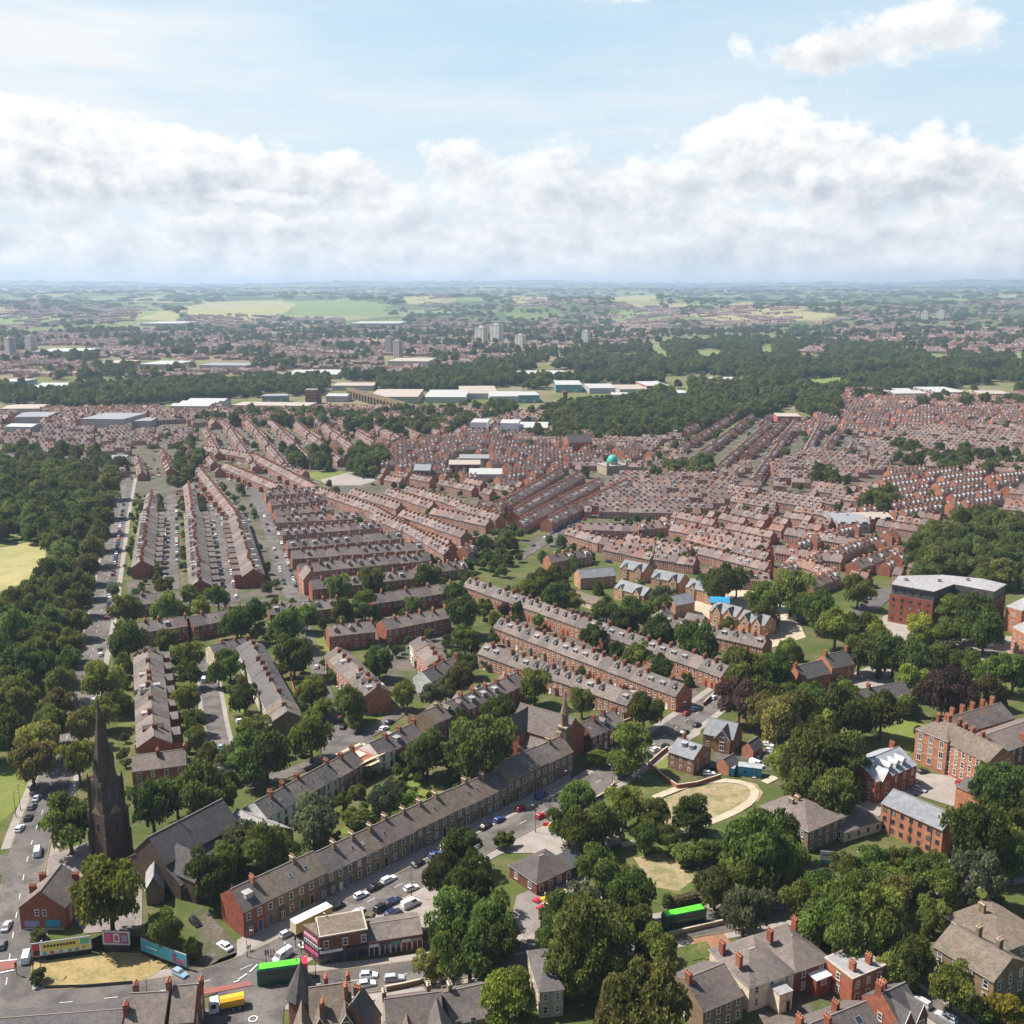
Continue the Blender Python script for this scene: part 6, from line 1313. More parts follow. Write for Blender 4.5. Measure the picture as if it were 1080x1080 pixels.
for k_, (nm_, rd_, sd_) in enumerate((('the avenue', 0, 1), ('the main terrace road', 1, -1), ('the lower shop road', 2, 1))):
    Q_, N_, w_ = ROADS[rd_][:3]; cnt_ = 0; acc_ = 20.0
    for (x0_, y0_), (x1_, y1_), (nx_, ny_) in zip(Q_, Q_[1:], N_):
        acc_ += math.hypot(x1_-x0_, y1_-y0_)
        if acc_ > 34 and 195 < y0_ < 700 and abs(x0_) < .5*y0_:
            acc_ = 0; cnt_ += 1; px_, py_ = project(x0_+sd_*nx_*(w_/2+1.2), y0_+sd_*ny_*(w_/2+1.2), 0); lamp(px_, py_, f'slim street lamp standing along {nm_}, {ordn(cnt_)} from the crossroads end', 8, math.atan2(-sd_*ny_, -sd_*nx_))
def signal(px, py, label):
    x, y = g(px, py); t = thing('traffic_light', label, 'traffic light', (x, y, .1), 0, 'traffic lights of the crossroads'); b = MB(); b.cyl((0, 0, 0), .08, 3.2, 'metal', 8); obj('pole', b, t); b = MB(); b.box((0, -.15, 2.2), (.42, .3, 1.15), 'black'); obj('signal_head', b, t); b = MB()
    for i_, m_ in enumerate(('door_green', 'bill_yellow', 'door_red')): b.box((0, -.32, 2.3+i_*.34), (.22, .03, .22), m_)
    obj('signal_lens', b, t)
for q in [(18, 1029, 'traffic light on the rounded pavement corner left of the dry lawn'), (281, 1016, 'traffic light beside the bus front'), (312, 1000, 'traffic light on the island behind the bus'), (318, 1007, 'traffic light at the crossing by the corner shop'), (38, 1004, 'traffic light by the white van and yellow billboard')]: signal(*q)
# people: one continuous skinned figure each
def person_mesh():
    b = bpy.data.meshes.new('person'); v = [(0, 0, .95), (0, 0, 1.2), (0, 0, 1.42), (0, 0, 1.52), (0, .02, 1.66), (.1, 0, .9), (.11, .1, .5), (.11, .02, .08), (.11, .14, .03), (-.1, 0, .9), (-.11, -.06, .5), (-.11, -.2, .1), (-.11, -.1, .03), (.2, 0, 1.4), (.26, -.05, 1.14), (.27, .04, .9), (.28, .07, .8), (-.2, 0, 1.4), (-.26, .05, 1.14), (-.27, .12, .9), (-.28, .15, .8)]
    e = [(0, 1), (1, 2), (2, 3), (3, 4), (0, 5), (5, 6), (6, 7), (7, 8), (0, 9), (9, 10), (10, 11), (11, 12), (2, 13), (13, 14), (14, 15), (15, 16), (2, 17), (17, 18), (18, 19), (19, 20)]
    b.from_pydata(v, e, []); return b, [(.15, .11), (.15, .10), (.16, .10), (.06, .06), (.105, .115), (.095, .095), (.065, .065), (.045, .045), (.04, .035), (.095, .095), (.065, .065), (.045, .045), (.04, .035), (.065, .06), (.045, .045), (.035, .035), (.03, .04), (.065, .06), (.045, .045), (.035, .035), (.03, .04)]
pm, prad = person_mesh(); pm.materials.append(M['cloth'])
HAIR = MB().cyl((0, 0, 1.68), .112, .09, 'hair', 9, .06).mesh('hair'); 
def person(px, py, an, col, label):
    x, y = g(px, py); o = bpy.data.objects.new('person', pm); COL.objects.link(o); o.location = (x, y, .1); o.rotation_euler = (0, 0, an); o.color = (*col, 1)
    if not pm.skin_vertices:
        pm.update(); 
    tag(o, label, 'person', 'people at the crossroads')
    m = o.modifiers.new('Skin', 'SKIN'); 
    if pm.skin_vertices:
        for sv, r in zip(pm.skin_vertices[0].data, prad): sv.radius = r
        pm.skin_vertices[0].data[0].use_root = True
    s = o.modifiers.new('Sub', 'SUBSURF'); s.levels = 1; s.render_levels = 1; obj('hair', HAIR, o, (0, .02, 0))
for q in [(283, 1009, .5, (.05, .05, .07), 'person in dark clothes waiting at the crossing, left of three'), (286, 1008.5, 1.5, (.04, .04, .05), 'person in black clothes waiting at the crossing, middle of three'), (289, 1008, 2.5, (.10, .07, .06), 'person in brown clothes waiting at the crossing, right of three'), (264, 1003, 1, (.3, .3, .32), 'person in grey walking by the terrace gable'), (262, 1004, 1.2, (.08, .1, .2), 'person in blue walking by the terrace gable'), (592, 846, 1, (.75, .75, .72), 'person in white standing before the terrace bay houses'),
          (575, 947, 1, (.7, .7, .68), 'person in white shirt at the pub tables'), (588, 941, 2, (.1, .1, .2), 'person in dark blue at the pub canopy'), (598, 935, 3, (.7, .68, .64), 'person in pale shirt beside the pub fence'), (583, 948, 3, (.4, .06, .05), 'person in red between the pub tables')]: person(*q)
def bench(px, py, an, col, label):
    x, y = g(px, py); t = thing('picnic_table', label, 'table', (x, y, 0), an, 'pub picnic tables'); t_ = MB(); t_.box((0, 0, .72), (1.9, .85, .06), col); obj('table_top', t_, t)
    for s in (-1, 1):
        obj('seat', MB().box((0, s*.75, .44), (1.9, .28, .05), col), t); obj('leg', MB().box((s*.65, 0, 0), (.1, 1.5, .42), 'wood').box((s*.65, 0, .422), (.1, .5, .29), 'wood'), t)
for i_, q in enumerate([(573, 950, 'truck_yellow'), (580, 947, 'pale_wood'), (587, 945, 'truck_yellow'), (593, 942, 'pale_wood'), (566, 951, 'bus_red'), (577, 954, 'pale_wood'), (570, 959, 'bus_red'), (584, 951, 'truck_yellow')]):
    bench(q[0], q[1], .6+.3*(i_ % 3), q[2], f"{ {'truck_yellow': 'yellow', 'pale_wood': 'pale wooden', 'bus_red': 'red'}[q[2]] } picnic table on the pub yard, {ordn(i_+1)} counted from the pub corner")
# pale clipped hedge by the lower road, road barriers
hp, hq = g(702, 957), g(734, 948); b = MB(); hl = math.hypot(hq[0]-hp[0], hq[1]-hp[1]); rr_ = random.Random(2)
HC, HN = [], []
for i_ in range(5200):
    a_ = rr_.uniform(0, math.pi); HC.append((rr_.uniform(-hl/2, hl/2), 1.3*math.cos(a_)+rr_.gauss(0, .12), .25+1.9*math.sin(a_)+rr_.gauss(0, .12))); HN.append((rr_.gauss(0, .5), math.cos(a_), math.sin(a_)+.3))
HN = np.array(HN); HN /= np.linalg.norm(HN, axis=1)[:, None]
o = obj('hedge', quads_mesh('hedge', np.array(HC), HN, np.full(len(HC), .16), np.random.default_rng(1).random(len(HC)), M['leaf']), None, ((hp[0]+hq[0])/2, (hp[1]+hq[1])/2, 0), math.atan2(hq[1]-hp[1], hq[0]-hp[0])); o.color = (.20, .19, .075, 1); tag(o, 'pale clipped hedge behind the half hidden green bus', 'hedge')
for i_, (px_, py_, m_) in enumerate([(576, 871, 'bus_red'), (581, 872, 'truck_yellow'), (586, 869, 'truck_yellow'), (589, 873, 'bus_red')]):
    x, y = g(px_, py_); b = MB(); b.box((0, 0, .25), (2.0, .4, .75), m_, .5*i_, taper=.8).box((0, 0, 0), (2.1, .6, .25), m_, .5*i_); tag(obj('road_barrier', b, None, (x, y, .02)), f"{'red' if m_ == 'bus_red' else 'orange'} plastic barrier at the roadworks, {ordn(i_+1)} from the road", 'barrier', 'roadworks barriers')
# ================================================================== FAR TOWN (stuff): one mesh of roofs, one cloud of trees
def template(front, back, nst=2):
    "unit-depth terraced house as vertices, faces, material indices; scaled per copy"
    V, Fq, Mt = [], [], []
    def face(p, m): n = len(V); V.extend(p); Fq.append(list(range(n, n+len(p)))); Mt.append(m)
    x, y, e, r = .5, .5, .62, 1.0
    face([(-x, -y, 0), (x, -y, 0), (x, -y, e), (-x, -y, e)], 0); face([(x, y, 0), (-x, y, 0), (-x, y, e), (x, y, e)], 0)
    for s in (-1, 1): face([(s*x, -s*y, 0), (s*x, s*y, 0), (s*x, s*y, e), (s*x, 0, r), (s*x, -s*y, e)], 0)
    for s in (-1, 1):
        A = [(-x, s*.54, e-.02), (x, s*.54, e-.02), (x, 0, r+.012), (-x, 0, r+.012)]; face(A if s < 0 else A[::-1], 1)
    def bx(cx, cy, z, a, b, h, m, tm=None):
        P = [(cx+sx*a/2, cy+sy*b/2, z+k) for k in (0, h) for sx, sy in ((-1, -1), (1, -1), (1, 1), (-1, 1))]
        for q in ((0, 1, 5, 4), (1, 2, 6, 5), (2, 3, 7, 6), (3, 0, 4, 7)): face([P[k] for k in q], m)
        face([P[k] for k in (4, 5, 6, 7)], tm if tm is not None else m)
    bx(.42, 0, .96, .13, .2, .20, 0, 4)
    for s, d in ((-1, front), (1, back)):
        if d == 1: bx(0, s*.27, .74, .34, .26, .17, 2, 5); face([(-s*-.12, s*.402, .79), (-s*.12, s*.402, .79), (-s*.12, s*.402, .88), (-s*-.12, s*.402, .88)], 3)
        if d == 2: bx(0, s*.24, .74, .30, .26, .16, 0, 1)
        if d == 3: bx(.22*s, s*.68, 0, .44, .4, .46, 0, 1)
        for k in range(nst):
            for q in (-.25, .25):
                z = .10+k*.28; X = q*-s
                p = [(X-.13, s*.502, z), (X+.13, s*.502, z), (X+.13, s*.502, z+.17), (X-.13, s*.502, z+.17)]
                face(p if s < 0 else p[::-1], 2)
                p = [(X-.085, s*.505, z+.02), (X+.085, s*.505, z+.02), (X+.085, s*.505, z+.155), (X-.085, s*.505, z+.155)]; face(p if s < 0 else p[::-1], 3)
    return np.array(V, float), Fq, Mt
TPL = [template(0, 0), template(1, 0), template(1, 3), template(2, 1), template(0, 3), template(3, 1)]
RGRID = {}
for rd in ROADS:
    for q in rd[0]: RGRID.setdefault((int(q[0]//12), int(q[1]//12)), []).append((q[0], q[1], rd[2]/2+2.6))
def on_road(x, y):
    a, b = int(x//12), int(y//12)
    return any((q[0]-x)**2+(q[1]-y)**2 < q[2]**2 for i in (-1, 0, 1) for j in (-1, 0, 1) for q in RGRID.get((a+i, b+j), ()))
GLADE = [[(596, 395), (640, 390), (660, 396), (610, 401)], [(700, 403), (760, 398), (770, 405), (710, 410)], [(900, 395), (960, 390), (965, 398), (905, 402)], [(640, 375), (672, 371), (676, 380), (645, 382)], [(1020, 392), (1060, 388), (1066, 396), (1024, 400)], [(560, 384), (590, 380), (596, 388), (566, 392)]]
OPEN = [[(316, 515), (340, 492), (388, 494), (408, 507), (380, 516), (350, 516)], [(490, 612), (500, 575), (545, 562), (560, 585), (530, 606)]]
WB = [(200, 436, 48, 110, 9, 'roof_white', 'roof_white', 'broad white roofed warehouse behind the cross rows', 2), (108, 453, 54, 70, 11, 'conc_d', 'roof_grey', 'dark grey flat roofed works left of the white warehouse', 0), (150, 451, 22, 40, 7, 'conc_d', 'roof_grey', 'low grey shed beside the dark works', 0), (34, 447, 40, 60, 8, 'conc_d', 'roof_grey', 'long grey shed at the left edge before the works', 2), (20, 456, 34, 30, 6, 'roof_white', 'roof_white', 'pale low shed at the left edge', 2), (22, 437, 46, 60, 7, 'conc_d', 'roof_tan', 'wide brown roofed shed at the far left', 2), (120, 492, 30, 18, 7, 'white', 'roof_grey', 'white terrace building beyond the avenue trees', 2),
      (285, 434, 95, 50, 7, 'roof_tan', 'roof_tan', 'long tan warehouse right of the white warehouse', 0), (290, 425, 30, 30, 9, 'roof_grey', 'roof_grey', 'grey shed on top of the tan warehouse yard', 0), (355, 424, 26, 40, 8, 'roof_white', 'roof_white', 'white shed beside the brick mill', 2), (49, 415, 44, 90, 9, 'roof_tan', 'roof_white', 'cream roofed shed on the far left before the woods', 2), (10, 408, 30, 60, 8, 'roof_white', 'roof_white', 'small pale shed at the left edge', 0), (165, 390, 44, 120, 10, 'roof_tan', 'roof_white', 'white roofed shed row in the far left valley', 0), (120, 388, 30, 100, 9, 'brick_far', 'roof_tan', 'brown works in the far left valley', 0), (235, 390, 60, 80, 8, 'conc_d', 'roof_grey', 'long grey works in the left valley', 0), (330, 400, 60, 120, 8, 'roof_tan', 'roof_white', 'long white roofed shed in the centre left valley', 2), (372, 412, 50, 60, 7, 'conc_d', 'roof_tan', 'tan shed before the viaduct woods', 0),
      (415, 426, 60, 130, 9, 'roof_tan', 'roof_tan', 'large tan yard shed beside the viaduct', 0), (470, 425, 50, 120, 8, 'roof_white', 'roof_white', 'pale warehouse right of the viaduct', 2), (505, 421, 46, 130, 8, 'roof_white', 'roof_tan', 'pale warehouse between viaduct and teal shed', 2), (535, 425, 42, 80, 9, 'roof_white', 'roof_white', 'white warehouse with wide front left of the teal shed', 2), (558, 425, 26, 60, 10, 'roof_teal', 'roof_white', 'teal fronted warehouse with white roof', 0), (600, 414, 32, 90, 11, 'roof_teal', 'roof_white', 'second teal fronted warehouse farther right', 0), (636, 415, 34, 80, 8, 'roof_white', 'roof_white', 'long white warehouse behind the brick chimney', 2), (668, 417, 34, 80, 9, 'roof_white', 'roof_tan', 'white warehouse left of the rose shed', 2), (694, 415, 28, 90, 11, 'roof_rose', 'roof_white', 'rose red warehouse at the valley wood edge', 0), (657, 422, 26, 40, 7, 'roof_white', 'roof_white', 'low white shed before the rose warehouse', 0), (720, 420, 18, 50, 7, 'roof_white', 'roof_white', 'small white shed right of the rose warehouse', 0),
      (505, 458, 20, 40, 12, 'white', 'roof_white', 'white office block at the wood edge', 0), (537, 460, 22, 40, 13, 'white', 'roof_white', 'white and glass block right of the office block', 0), (560, 458, 40, 60, 7, 'roof_white', 'roof_white', 'long pale shed before the valley wood', 2), (960, 421, 40, 90, 8, 'roof_white', 'roof_white', 'white shed on the right beneath the big woods', 2), (1005, 420, 40, 100, 8, 'roof_tan', 'roof_white', 'pale school building on the right beneath the woods', 0), (1050, 421, 40, 60, 7, 'roof_tan', 'roof_tan', 'tan shed at the right edge beneath the woods', 0), (832, 446, 28, 40, 7, 'roof_rose', 'roof_tan', 'red walled hall on the wood edge', 0), (900, 562, 40, 40, 6, 'conc_d', 'roof_grey', 'grey roofed school hall among the right rows', 2), (925, 557, 40, 26, 6, 'brick_far', 'roof_tan', 'brown roofed school wing among the right rows', 2),
      (575, 400, 60, 100, 8, 'roof_tan', 'roof_white', 'pale sheds on the slope behind the viaduct', 0), (430, 386, 50, 120, 9, 'conc_d', 'roof_tan', 'brown works in the centre valley', 0), (770, 408, 30, 100, 8, 'roof_white', 'roof_white', 'pale sheds inside the big woods', 0), (60, 375, 60, 160, 9, 'roof_tan', 'roof_white', 'white sheds in the far left distance', 0), (170, 347, 50, 300, 10, 'roof_tan', 'roof_white', 'tiny white sheds in the far distance', 0), (395, 345, 60, 300, 10, 'conc_d', 'roof_white', 'pale sheds in the distance below the hay field', 0), (490, 500, 38, 22, 8, 'brick_far', 'roof_tan', 'long brown school building in the terraces', 2.5), (512, 508, 40, 26, 6, 'conc_d', 'roof_white', 'pale green roofed hall in the terraces', 3), (500, 492, 36, 18, 7, 'brick_far', 'roof_grey', 'dark long hall in the terraces', 2.5), (445, 508, 20, 16, 9, 'stone', 'roof_grey', 'stone school with tall front in the terraces', 4)]
CLEAR = [[(a_-w_/2-2, b_+2), (a_+w_/2+2, b_+2), (a_+w_/2+2, b_-10), (a_-w_/2-2, b_-10)] for (a_, b_, w_, *_r) in WB]+[[(368, 422), (372, 412), (440, 428), (436, 440)]]
FOCC = {}
def far_taken(x, y, r=7.5):
    a, b = int(x//12), int(y//12)
    return any((q[0]-x)**2+(q[1]-y)**2 < r*r for i in (-1, 0, 1) for j in (-1, 0, 1) for q in FOCC.get((a+i, b+j), ()))
def far_add(*q):
    if q[1] < 1100:
        px, py = project(q[0], q[1], 0)
        if any(pip(px, py, P) for P in OPEN): return
    if q[1] > 700:
        px, py = project(q[0], q[1], 0)
        if any(pip(px, py, P) for P in CLEAR): return
    FAR.append(q); FOCC.setdefault((int(q[0]//12), int(q[1]//12)), []).append(q[:2])
FAR = []                                                                  # (x, y, rot, w, d, h, tpl, style)
frng = random.Random(21)
def near_thing(x, y, r=6): return any((x-h[0])**2+(y-h[1])**2 < (r+max(h[3], h[4])*.5)**2 for h in HGRID.get((int(x//30), int(y//30)), ()))
HGRID = {}
for h in HOUSES:
    for i in (-1, 0, 1):
        for j in (-1, 0, 1): HGRID.setdefault((int(h[0]//30)+i, int(h[1]//30)+j), []).append(h)
def far_line(A, B, zr=8.6, d=8.2, w=5.0, style=0, tp=(0, 0, 4, 1, 3, 2)):
    p, q = g(*A, zr), g(*B, zr); L = math.hypot(q[0]-p[0], q[1]-p[1]); a = math.atan2(q[1]-p[1], q[0]-p[0]); n = max(1, round(L/w))
    for i in range(n):
        s = (i+.5)*L/n; x, y = p[0]+math.cos(a)*s, p[1]+math.sin(a)*s
        if not near_thing(x, y, 3): far_add(x, y, a, L/n, d, zr-.2+frng.choice([0, 0, .2, -.2]), frng.choice(tp), style)
def far_fill(poly, dA, dB, pitch, w=4.8, d=7.4, h=7.7, style=0, gap=62, p=.95, tp=(0, 0, 4, 1, 3, 2), infill=False):
    "rows parallel to dA-dB filling a picture outline on the ground"
    pitch *= .80
    P = [g(*q) for q in poly]; a_, b_ = g(*dA), g(*dB); a = math.atan2(b_[1]-a_[1], b_[0]-a_[0]); c, s = math.cos(a), math.sin(a)
    U = [(x*c+y*s, -x*s+y*c) for x, y in P]; u0, u1 = min(u[0] for u in U), max(u[0] for u in U); v0, v1 = min(u[1] for u in U), max(u[1] for u in U)
    v = v0+pitch/2; row = 0; new = []
    while v < v1:
        off = frng.uniform(0, gap); u = u0
        while u < u1:
            if ((u+off) % gap) > 9 and frng.random() < p:
                x, y = u*c-v*s, u*s+v*c
                if pip(x, y, P) and not near_thing(x, y, 4) and not (infill and (far_taken(x, y, 11) or on_road(x, y))): new.append((x, y, a, w, d, h*frng.uniform(.96, 1.04), frng.choice(tp), style))
            u += w
        v += pitch; row += 1
    for q in new: far_add(*q)
# rows beyond the individually built ones
for A, B in [((297, 557), (402, 549)), ((291, 544), (384, 540)), ((157, 535), (160, 517)), ((203, 535), (199, 508)), ((250, 540), (211, 492)), ((294, 511), (248, 492)), ((270, 500), (238, 488)), ((335, 512), (270, 479)), ((270, 479), (215, 470)),
             ((337, 514), (395, 533)), ((395, 533), (475, 578)), ((289, 537), (350, 531)), ((284, 527), (343, 521)), ((279, 517), (333, 513)), ((437, 598), (490, 590)), ((372, 515), (423, 531)), ((410, 515), (458, 530)), ((395, 540), (475, 571)), ((425, 537), (492, 560)), ((457, 535), (517, 548)), ((430, 512), (486, 528)), ((485, 530), (528, 543)), ((520, 531), (545, 520)), ((487, 576), (531, 560)),
             ((350, 500), (300, 492)), ((576, 547), (661, 505)), ((540, 552), (632, 504)), ((540, 538), (612, 497)), ((530, 528), (590, 494)), ((607, 551), (673, 553)), ((673, 551), (712, 548)), ((577, 585), (620, 578)), ((635, 566), (726, 578)), ((662, 563), (730, 577)), ((690, 581), (735, 588)), ((726, 573), (812, 593)), ((710, 552), (812, 573)), ((728, 562), (812, 583)), ((640, 572), (690, 582)), ((600, 556), (636, 566)), ((740, 600), (812, 604))]: far_line(A, B)
far_fill([(612, 548), (772, 548), (778, 505), (650, 505)], (617, 544), (712, 546), 22, gap=90)
far_fill([(770, 545), (900, 556), (905, 534), (770, 520)], (810, 535), (890, 547), 24, tp=(1, 2, 3)); far_fill([(905, 552), (1040, 548), (1080, 505), (935, 500), (925, 520)], (932, 525), (1050, 508), 22, style=0, tp=(1, 1, 2, 3))
far_fill([(812, 520), (925, 505), (940, 488), (860, 478), (812, 495)], (850, 485), (940, 488), 23, style=2); far_fill([(690, 500), (770, 500), (850, 455), (760, 448)], (690, 500), (745, 462), 34, tp=(2, 3, 5), gap=120); far_fill([(775, 505), (815, 520), (880, 450), (840, 448)], (780, 502), (810, 465), 34, tp=(2, 3, 5), gap=110)
far_fill([(930, 485), (1085, 500), (1085, 462), (960, 452), (905, 470)], (940, 470), (1080, 480), 24, tp=(0, 1, 2)); far_fill([(835, 460), (955, 455), (1085, 452), (1085, 430), (990, 418), (870, 425)], (870, 440), (1000, 436), 26, style=2, p=.85)
far_fill([(400, 500), (540, 520), (610, 495), (690, 485), (640, 462), (520, 458), (420, 468)], (420, 490), (560, 470), 24, tp=(0, 1, 3)); far_fill([(265, 500), (400, 500), (420, 468), (300, 452), (205, 458), (215, 478)], (300, 452), (330, 480), 30, gap=110, tp=(1, 2, 3)); far_fill([(215, 470), (420, 468), (520, 458), (430, 448), (230, 448)], (240, 450), (262, 470), 30, gap=90, tp=(1, 2, 3))
far_fill([(0, 470), (130, 470), (200, 478), (210, 458), (60, 452), (0, 452)], (0, 462), (140, 460), 30, p=.8); far_fill([(30, 505), (130, 500), (130, 486), (20, 490)], (40, 497), (110, 497), 34, p=.8); far_fill([(135, 510), (205, 500), (205, 478), (150, 480)], (150, 480), (160, 515), 28, p=.8)
far_fill([(545, 470), (690, 478), (700, 470), (600, 455), (545, 458)], (545, 466), (650, 470), 25, tp=(0, 1)); far_fill([(820, 620), (900, 600), (985, 590), (930, 560), (830, 575)], (830, 600), (920, 570), 30, tp=(1, 2, 3), p=.85); far_fill([(905, 600), (950, 612), (975, 585), (940, 570)], (910, 605), (955, 580), 26, p=.9)
for A, B in [((820, 575), (890, 585)), ((830, 556), (905, 568)), ((835, 585), (880, 600)), ((850, 612), (880, 600)), ((900, 592), (945, 575)), ((1040, 568), (1085, 545))]: far_line(A, B, w=6.5)
# whatever is left between those rows, filled with shorter rows
for poly, dA, dB, pt in [([(395, 512), (470, 522), (545, 530), (560, 505), (470, 490), (410, 495)], (430, 512), (520, 531), 22), ([(130, 505), (215, 500), (300, 515), (215, 480), (140, 485)], (150, 480), (162, 515), 26), ([(480, 560), (545, 560), (560, 530), (500, 540)], (487, 576), (531, 560), 24), ([(690, 560), (820, 585), (905, 575), (905, 530), (780, 525), (720, 540)], (726, 573), (812, 593), 23),
                         ([(820, 620), (940, 620), (1000, 590), (1085, 565), (1085, 520), (900, 540), (820, 580)], (835, 585), (900, 597), 26), ([(660, 520), (810, 520), (830, 500), (700, 480), (665, 500)], (690, 512), (770, 512), 24), ([(690, 500), (900, 500), (905, 450), (740, 440)], (700, 495), (750, 462), 26), ([(860, 560), (945, 560), (950, 520), (860, 515)], (870, 530), (930, 538), 24), ([(330, 500), (545, 500), (545, 455), (330, 455)], (420, 490), (560, 470), 24), ([(0, 500), (140, 505), (140, 440), (0, 440)], (0, 462), (140, 460), 28), ([(545, 500), (720, 500), (720, 455), (545, 455)], (545, 475), (650, 478), 24), ([(900, 480), (1085, 520), (1085, 440), (900, 440)], (940, 470), (1080, 480), 24)]:
    far_fill(poly, dA, dB, pt, w=4.8, gap=50, p=.9, tp=(0, 0, 4, 4, 3, 1), infill=True)
# suburbs in the distance
def suburb(poly, n, size=(8, 14), style=0):
    P = [g(*q) for q in poly]; x0, x1 = min(p[0] for p in P), max(p[0] for p in P); y0, y1 = min(p[1] for p in P), max(p[1] for p in P); k = 0; tries = 0
    while k < n and tries < n*20:
        tries += 1; x, y = frng.uniform(x0, x1), frng.uniform(y0, y1)
        if not pip(x, y, P): continue
        a = (math.sin(x*.004)+math.cos(y*.003))*1.4+frng.choice([0, 1.57])
        w = frng.uniform(*size); m = frng.randint(1, 5)
        for j in range(m): far_add(x+math.cos(a)*w*j*1.02, y+math.sin(a)*w*j*1.02, a, w, frng.uniform(8, 11), frng.uniform(7.5, 9.5), frng.choice((0, 0, 1, 4)), style)
        k += 1
suburb([(0, 448), (190, 446), (520, 452), (600, 440), (480, 434), (200, 432), (0, 436)], 420); suburb([(0, 402), (180, 400), (240, 396), (420, 396), (560, 392), (560, 372), (420, 366), (200, 352), (0, 352)], 1500, (10, 18)); suburb([(150, 350), (480, 372), (620, 372), (690, 352), (560, 340), (330, 336), (160, 342)], 900, (12, 24)); suburb([(560, 350), (700, 350), (840, 345), (820, 335), (600, 332)], 420, (14, 28))
suburb([(850, 374), (1085, 372), (1085, 350), (900, 346), (850, 356)], 700, (10, 20)); suburb([(780, 424), (1085, 436), (1085, 418), (960, 416), (790, 414)], 300, (8, 14)); suburb([(860, 345), (1085, 346), (1085, 325), (900, 330)], 350, (16, 36)); suburb([(0, 350), (150, 345), (150, 330), (0, 330)], 320, (16, 36)); suburb([(440, 336), (640, 334), (640, 318), (440, 322)], 220, (20, 40))
fm = [varied('far_brick', [(.24, .080, .05), (.33, .125, .074), (.40, .175, .105), (.28, .11, .072)], .9, .3, .03, .25, True, .15), varied('far_slate', [(.095, .074, .072), (.155, .115, .104), (.195, .145, .128), (.235, .178, .155), (.135, .104, .10), (.20, .105, .08), (.25, .15, .115)], .85, .5, .03, .25, True, .25), M['frame'], M['glass'], M['pot'], M['felt']]
wh = varied('far_painted_wall', [(.30, .13, .09), (.48, .42, .36), (.62, .59, .54), (.30, .12, .08)], .9, .3, .03, .2, True, .15)
VV, LT, LV, MM, TT = [], [], [], [], []; nv = 0
for (x, y, a, w, d, h, tp, st) in FAR:
    V, Fq, Mt = TPL[tp]; c, s = math.cos(a), math.sin(a); X = V[:, 0]*(w-.01); Y = V[:, 1]*d; zb = hz(x, y)-.2 if y > 3000 else 0
    VV.append(np.stack([x+X*c-Y*s, y+X*s+Y*c, V[:, 2]*h+zb], 1)); tv = frng.random()
    far = y > 1000
    for f, m in zip(Fq, Mt):
        LT.append(len(f)); LV.extend([k+nv for k in f]); MM.append(6 if (m == 0 and st == 1) else m); TT.append(tv)
    nv += len(V)
VV = np.concatenate(VV); me = bpy.data.meshes.new('distant_terraces'); me.vertices.add(len(VV)); me.vertices.foreach_set('co', VV.astype(np.float32).ravel()); me.loops.add(len(LV)); me.loops.foreach_set('vertex_index', np.array(LV, np.int32))
LT = np.array(LT, np.int32); me.polygons.add(len(LT)); me.polygons.foreach_set('loop_start', np.concatenate([[0], np.cumsum(LT)[:-1]]).astype(np.int32)); me.polygons.foreach_set('loop_total', LT)
for m in fm+[wh]: me.materials.append(m)
me.polygons.foreach_set('material_index', np.array(MM, np.int32)); me.update(); at = me.attributes.new('tint', 'FLOAT', 'FACE'); at.data.foreach_set('value', np.array(TT, np.float32))
tag(obj('distant_terraces', me), 'thousands of distant brick terraced houses under slate roofs', 'houses', kind='stuff')
# ------------------------------------------------------------------ far parked cars: specks along the far streets
b = MB(); cm = [plain('far_car_'+k, CC[k], .35) for k in ('white', 'silver', 'black', 'dark blue', 'red', 'grey')]; crow = random.Random(9)
for (x, y, a, w_, d_, h_, tp, st) in FAR:
    if not (560 < y < 1500) or crow.random() > .38: continue
    s = crow.choice([-1, 1]); o = d_/2+crow.uniform(4.0, 5.5); cx, cy = x+math.sin(a)*o*s*-1, y+math.cos(a)*o*s
    if far_taken(cx, cy, 6) or near_thing(cx, cy, 1): continue
    m = crow.choice(cm); b.box((cx, cy, .25), (4.1, 1.75, .65), m, a); b.box((cx, cy, .9), (2.3, 1.6, .55), M['glass'], a, top=m, taper=.85)
tag(obj('distant_parked_cars', b), 'hundreds of tiny parked cars in the far streets', 'cars', kind='stuff')
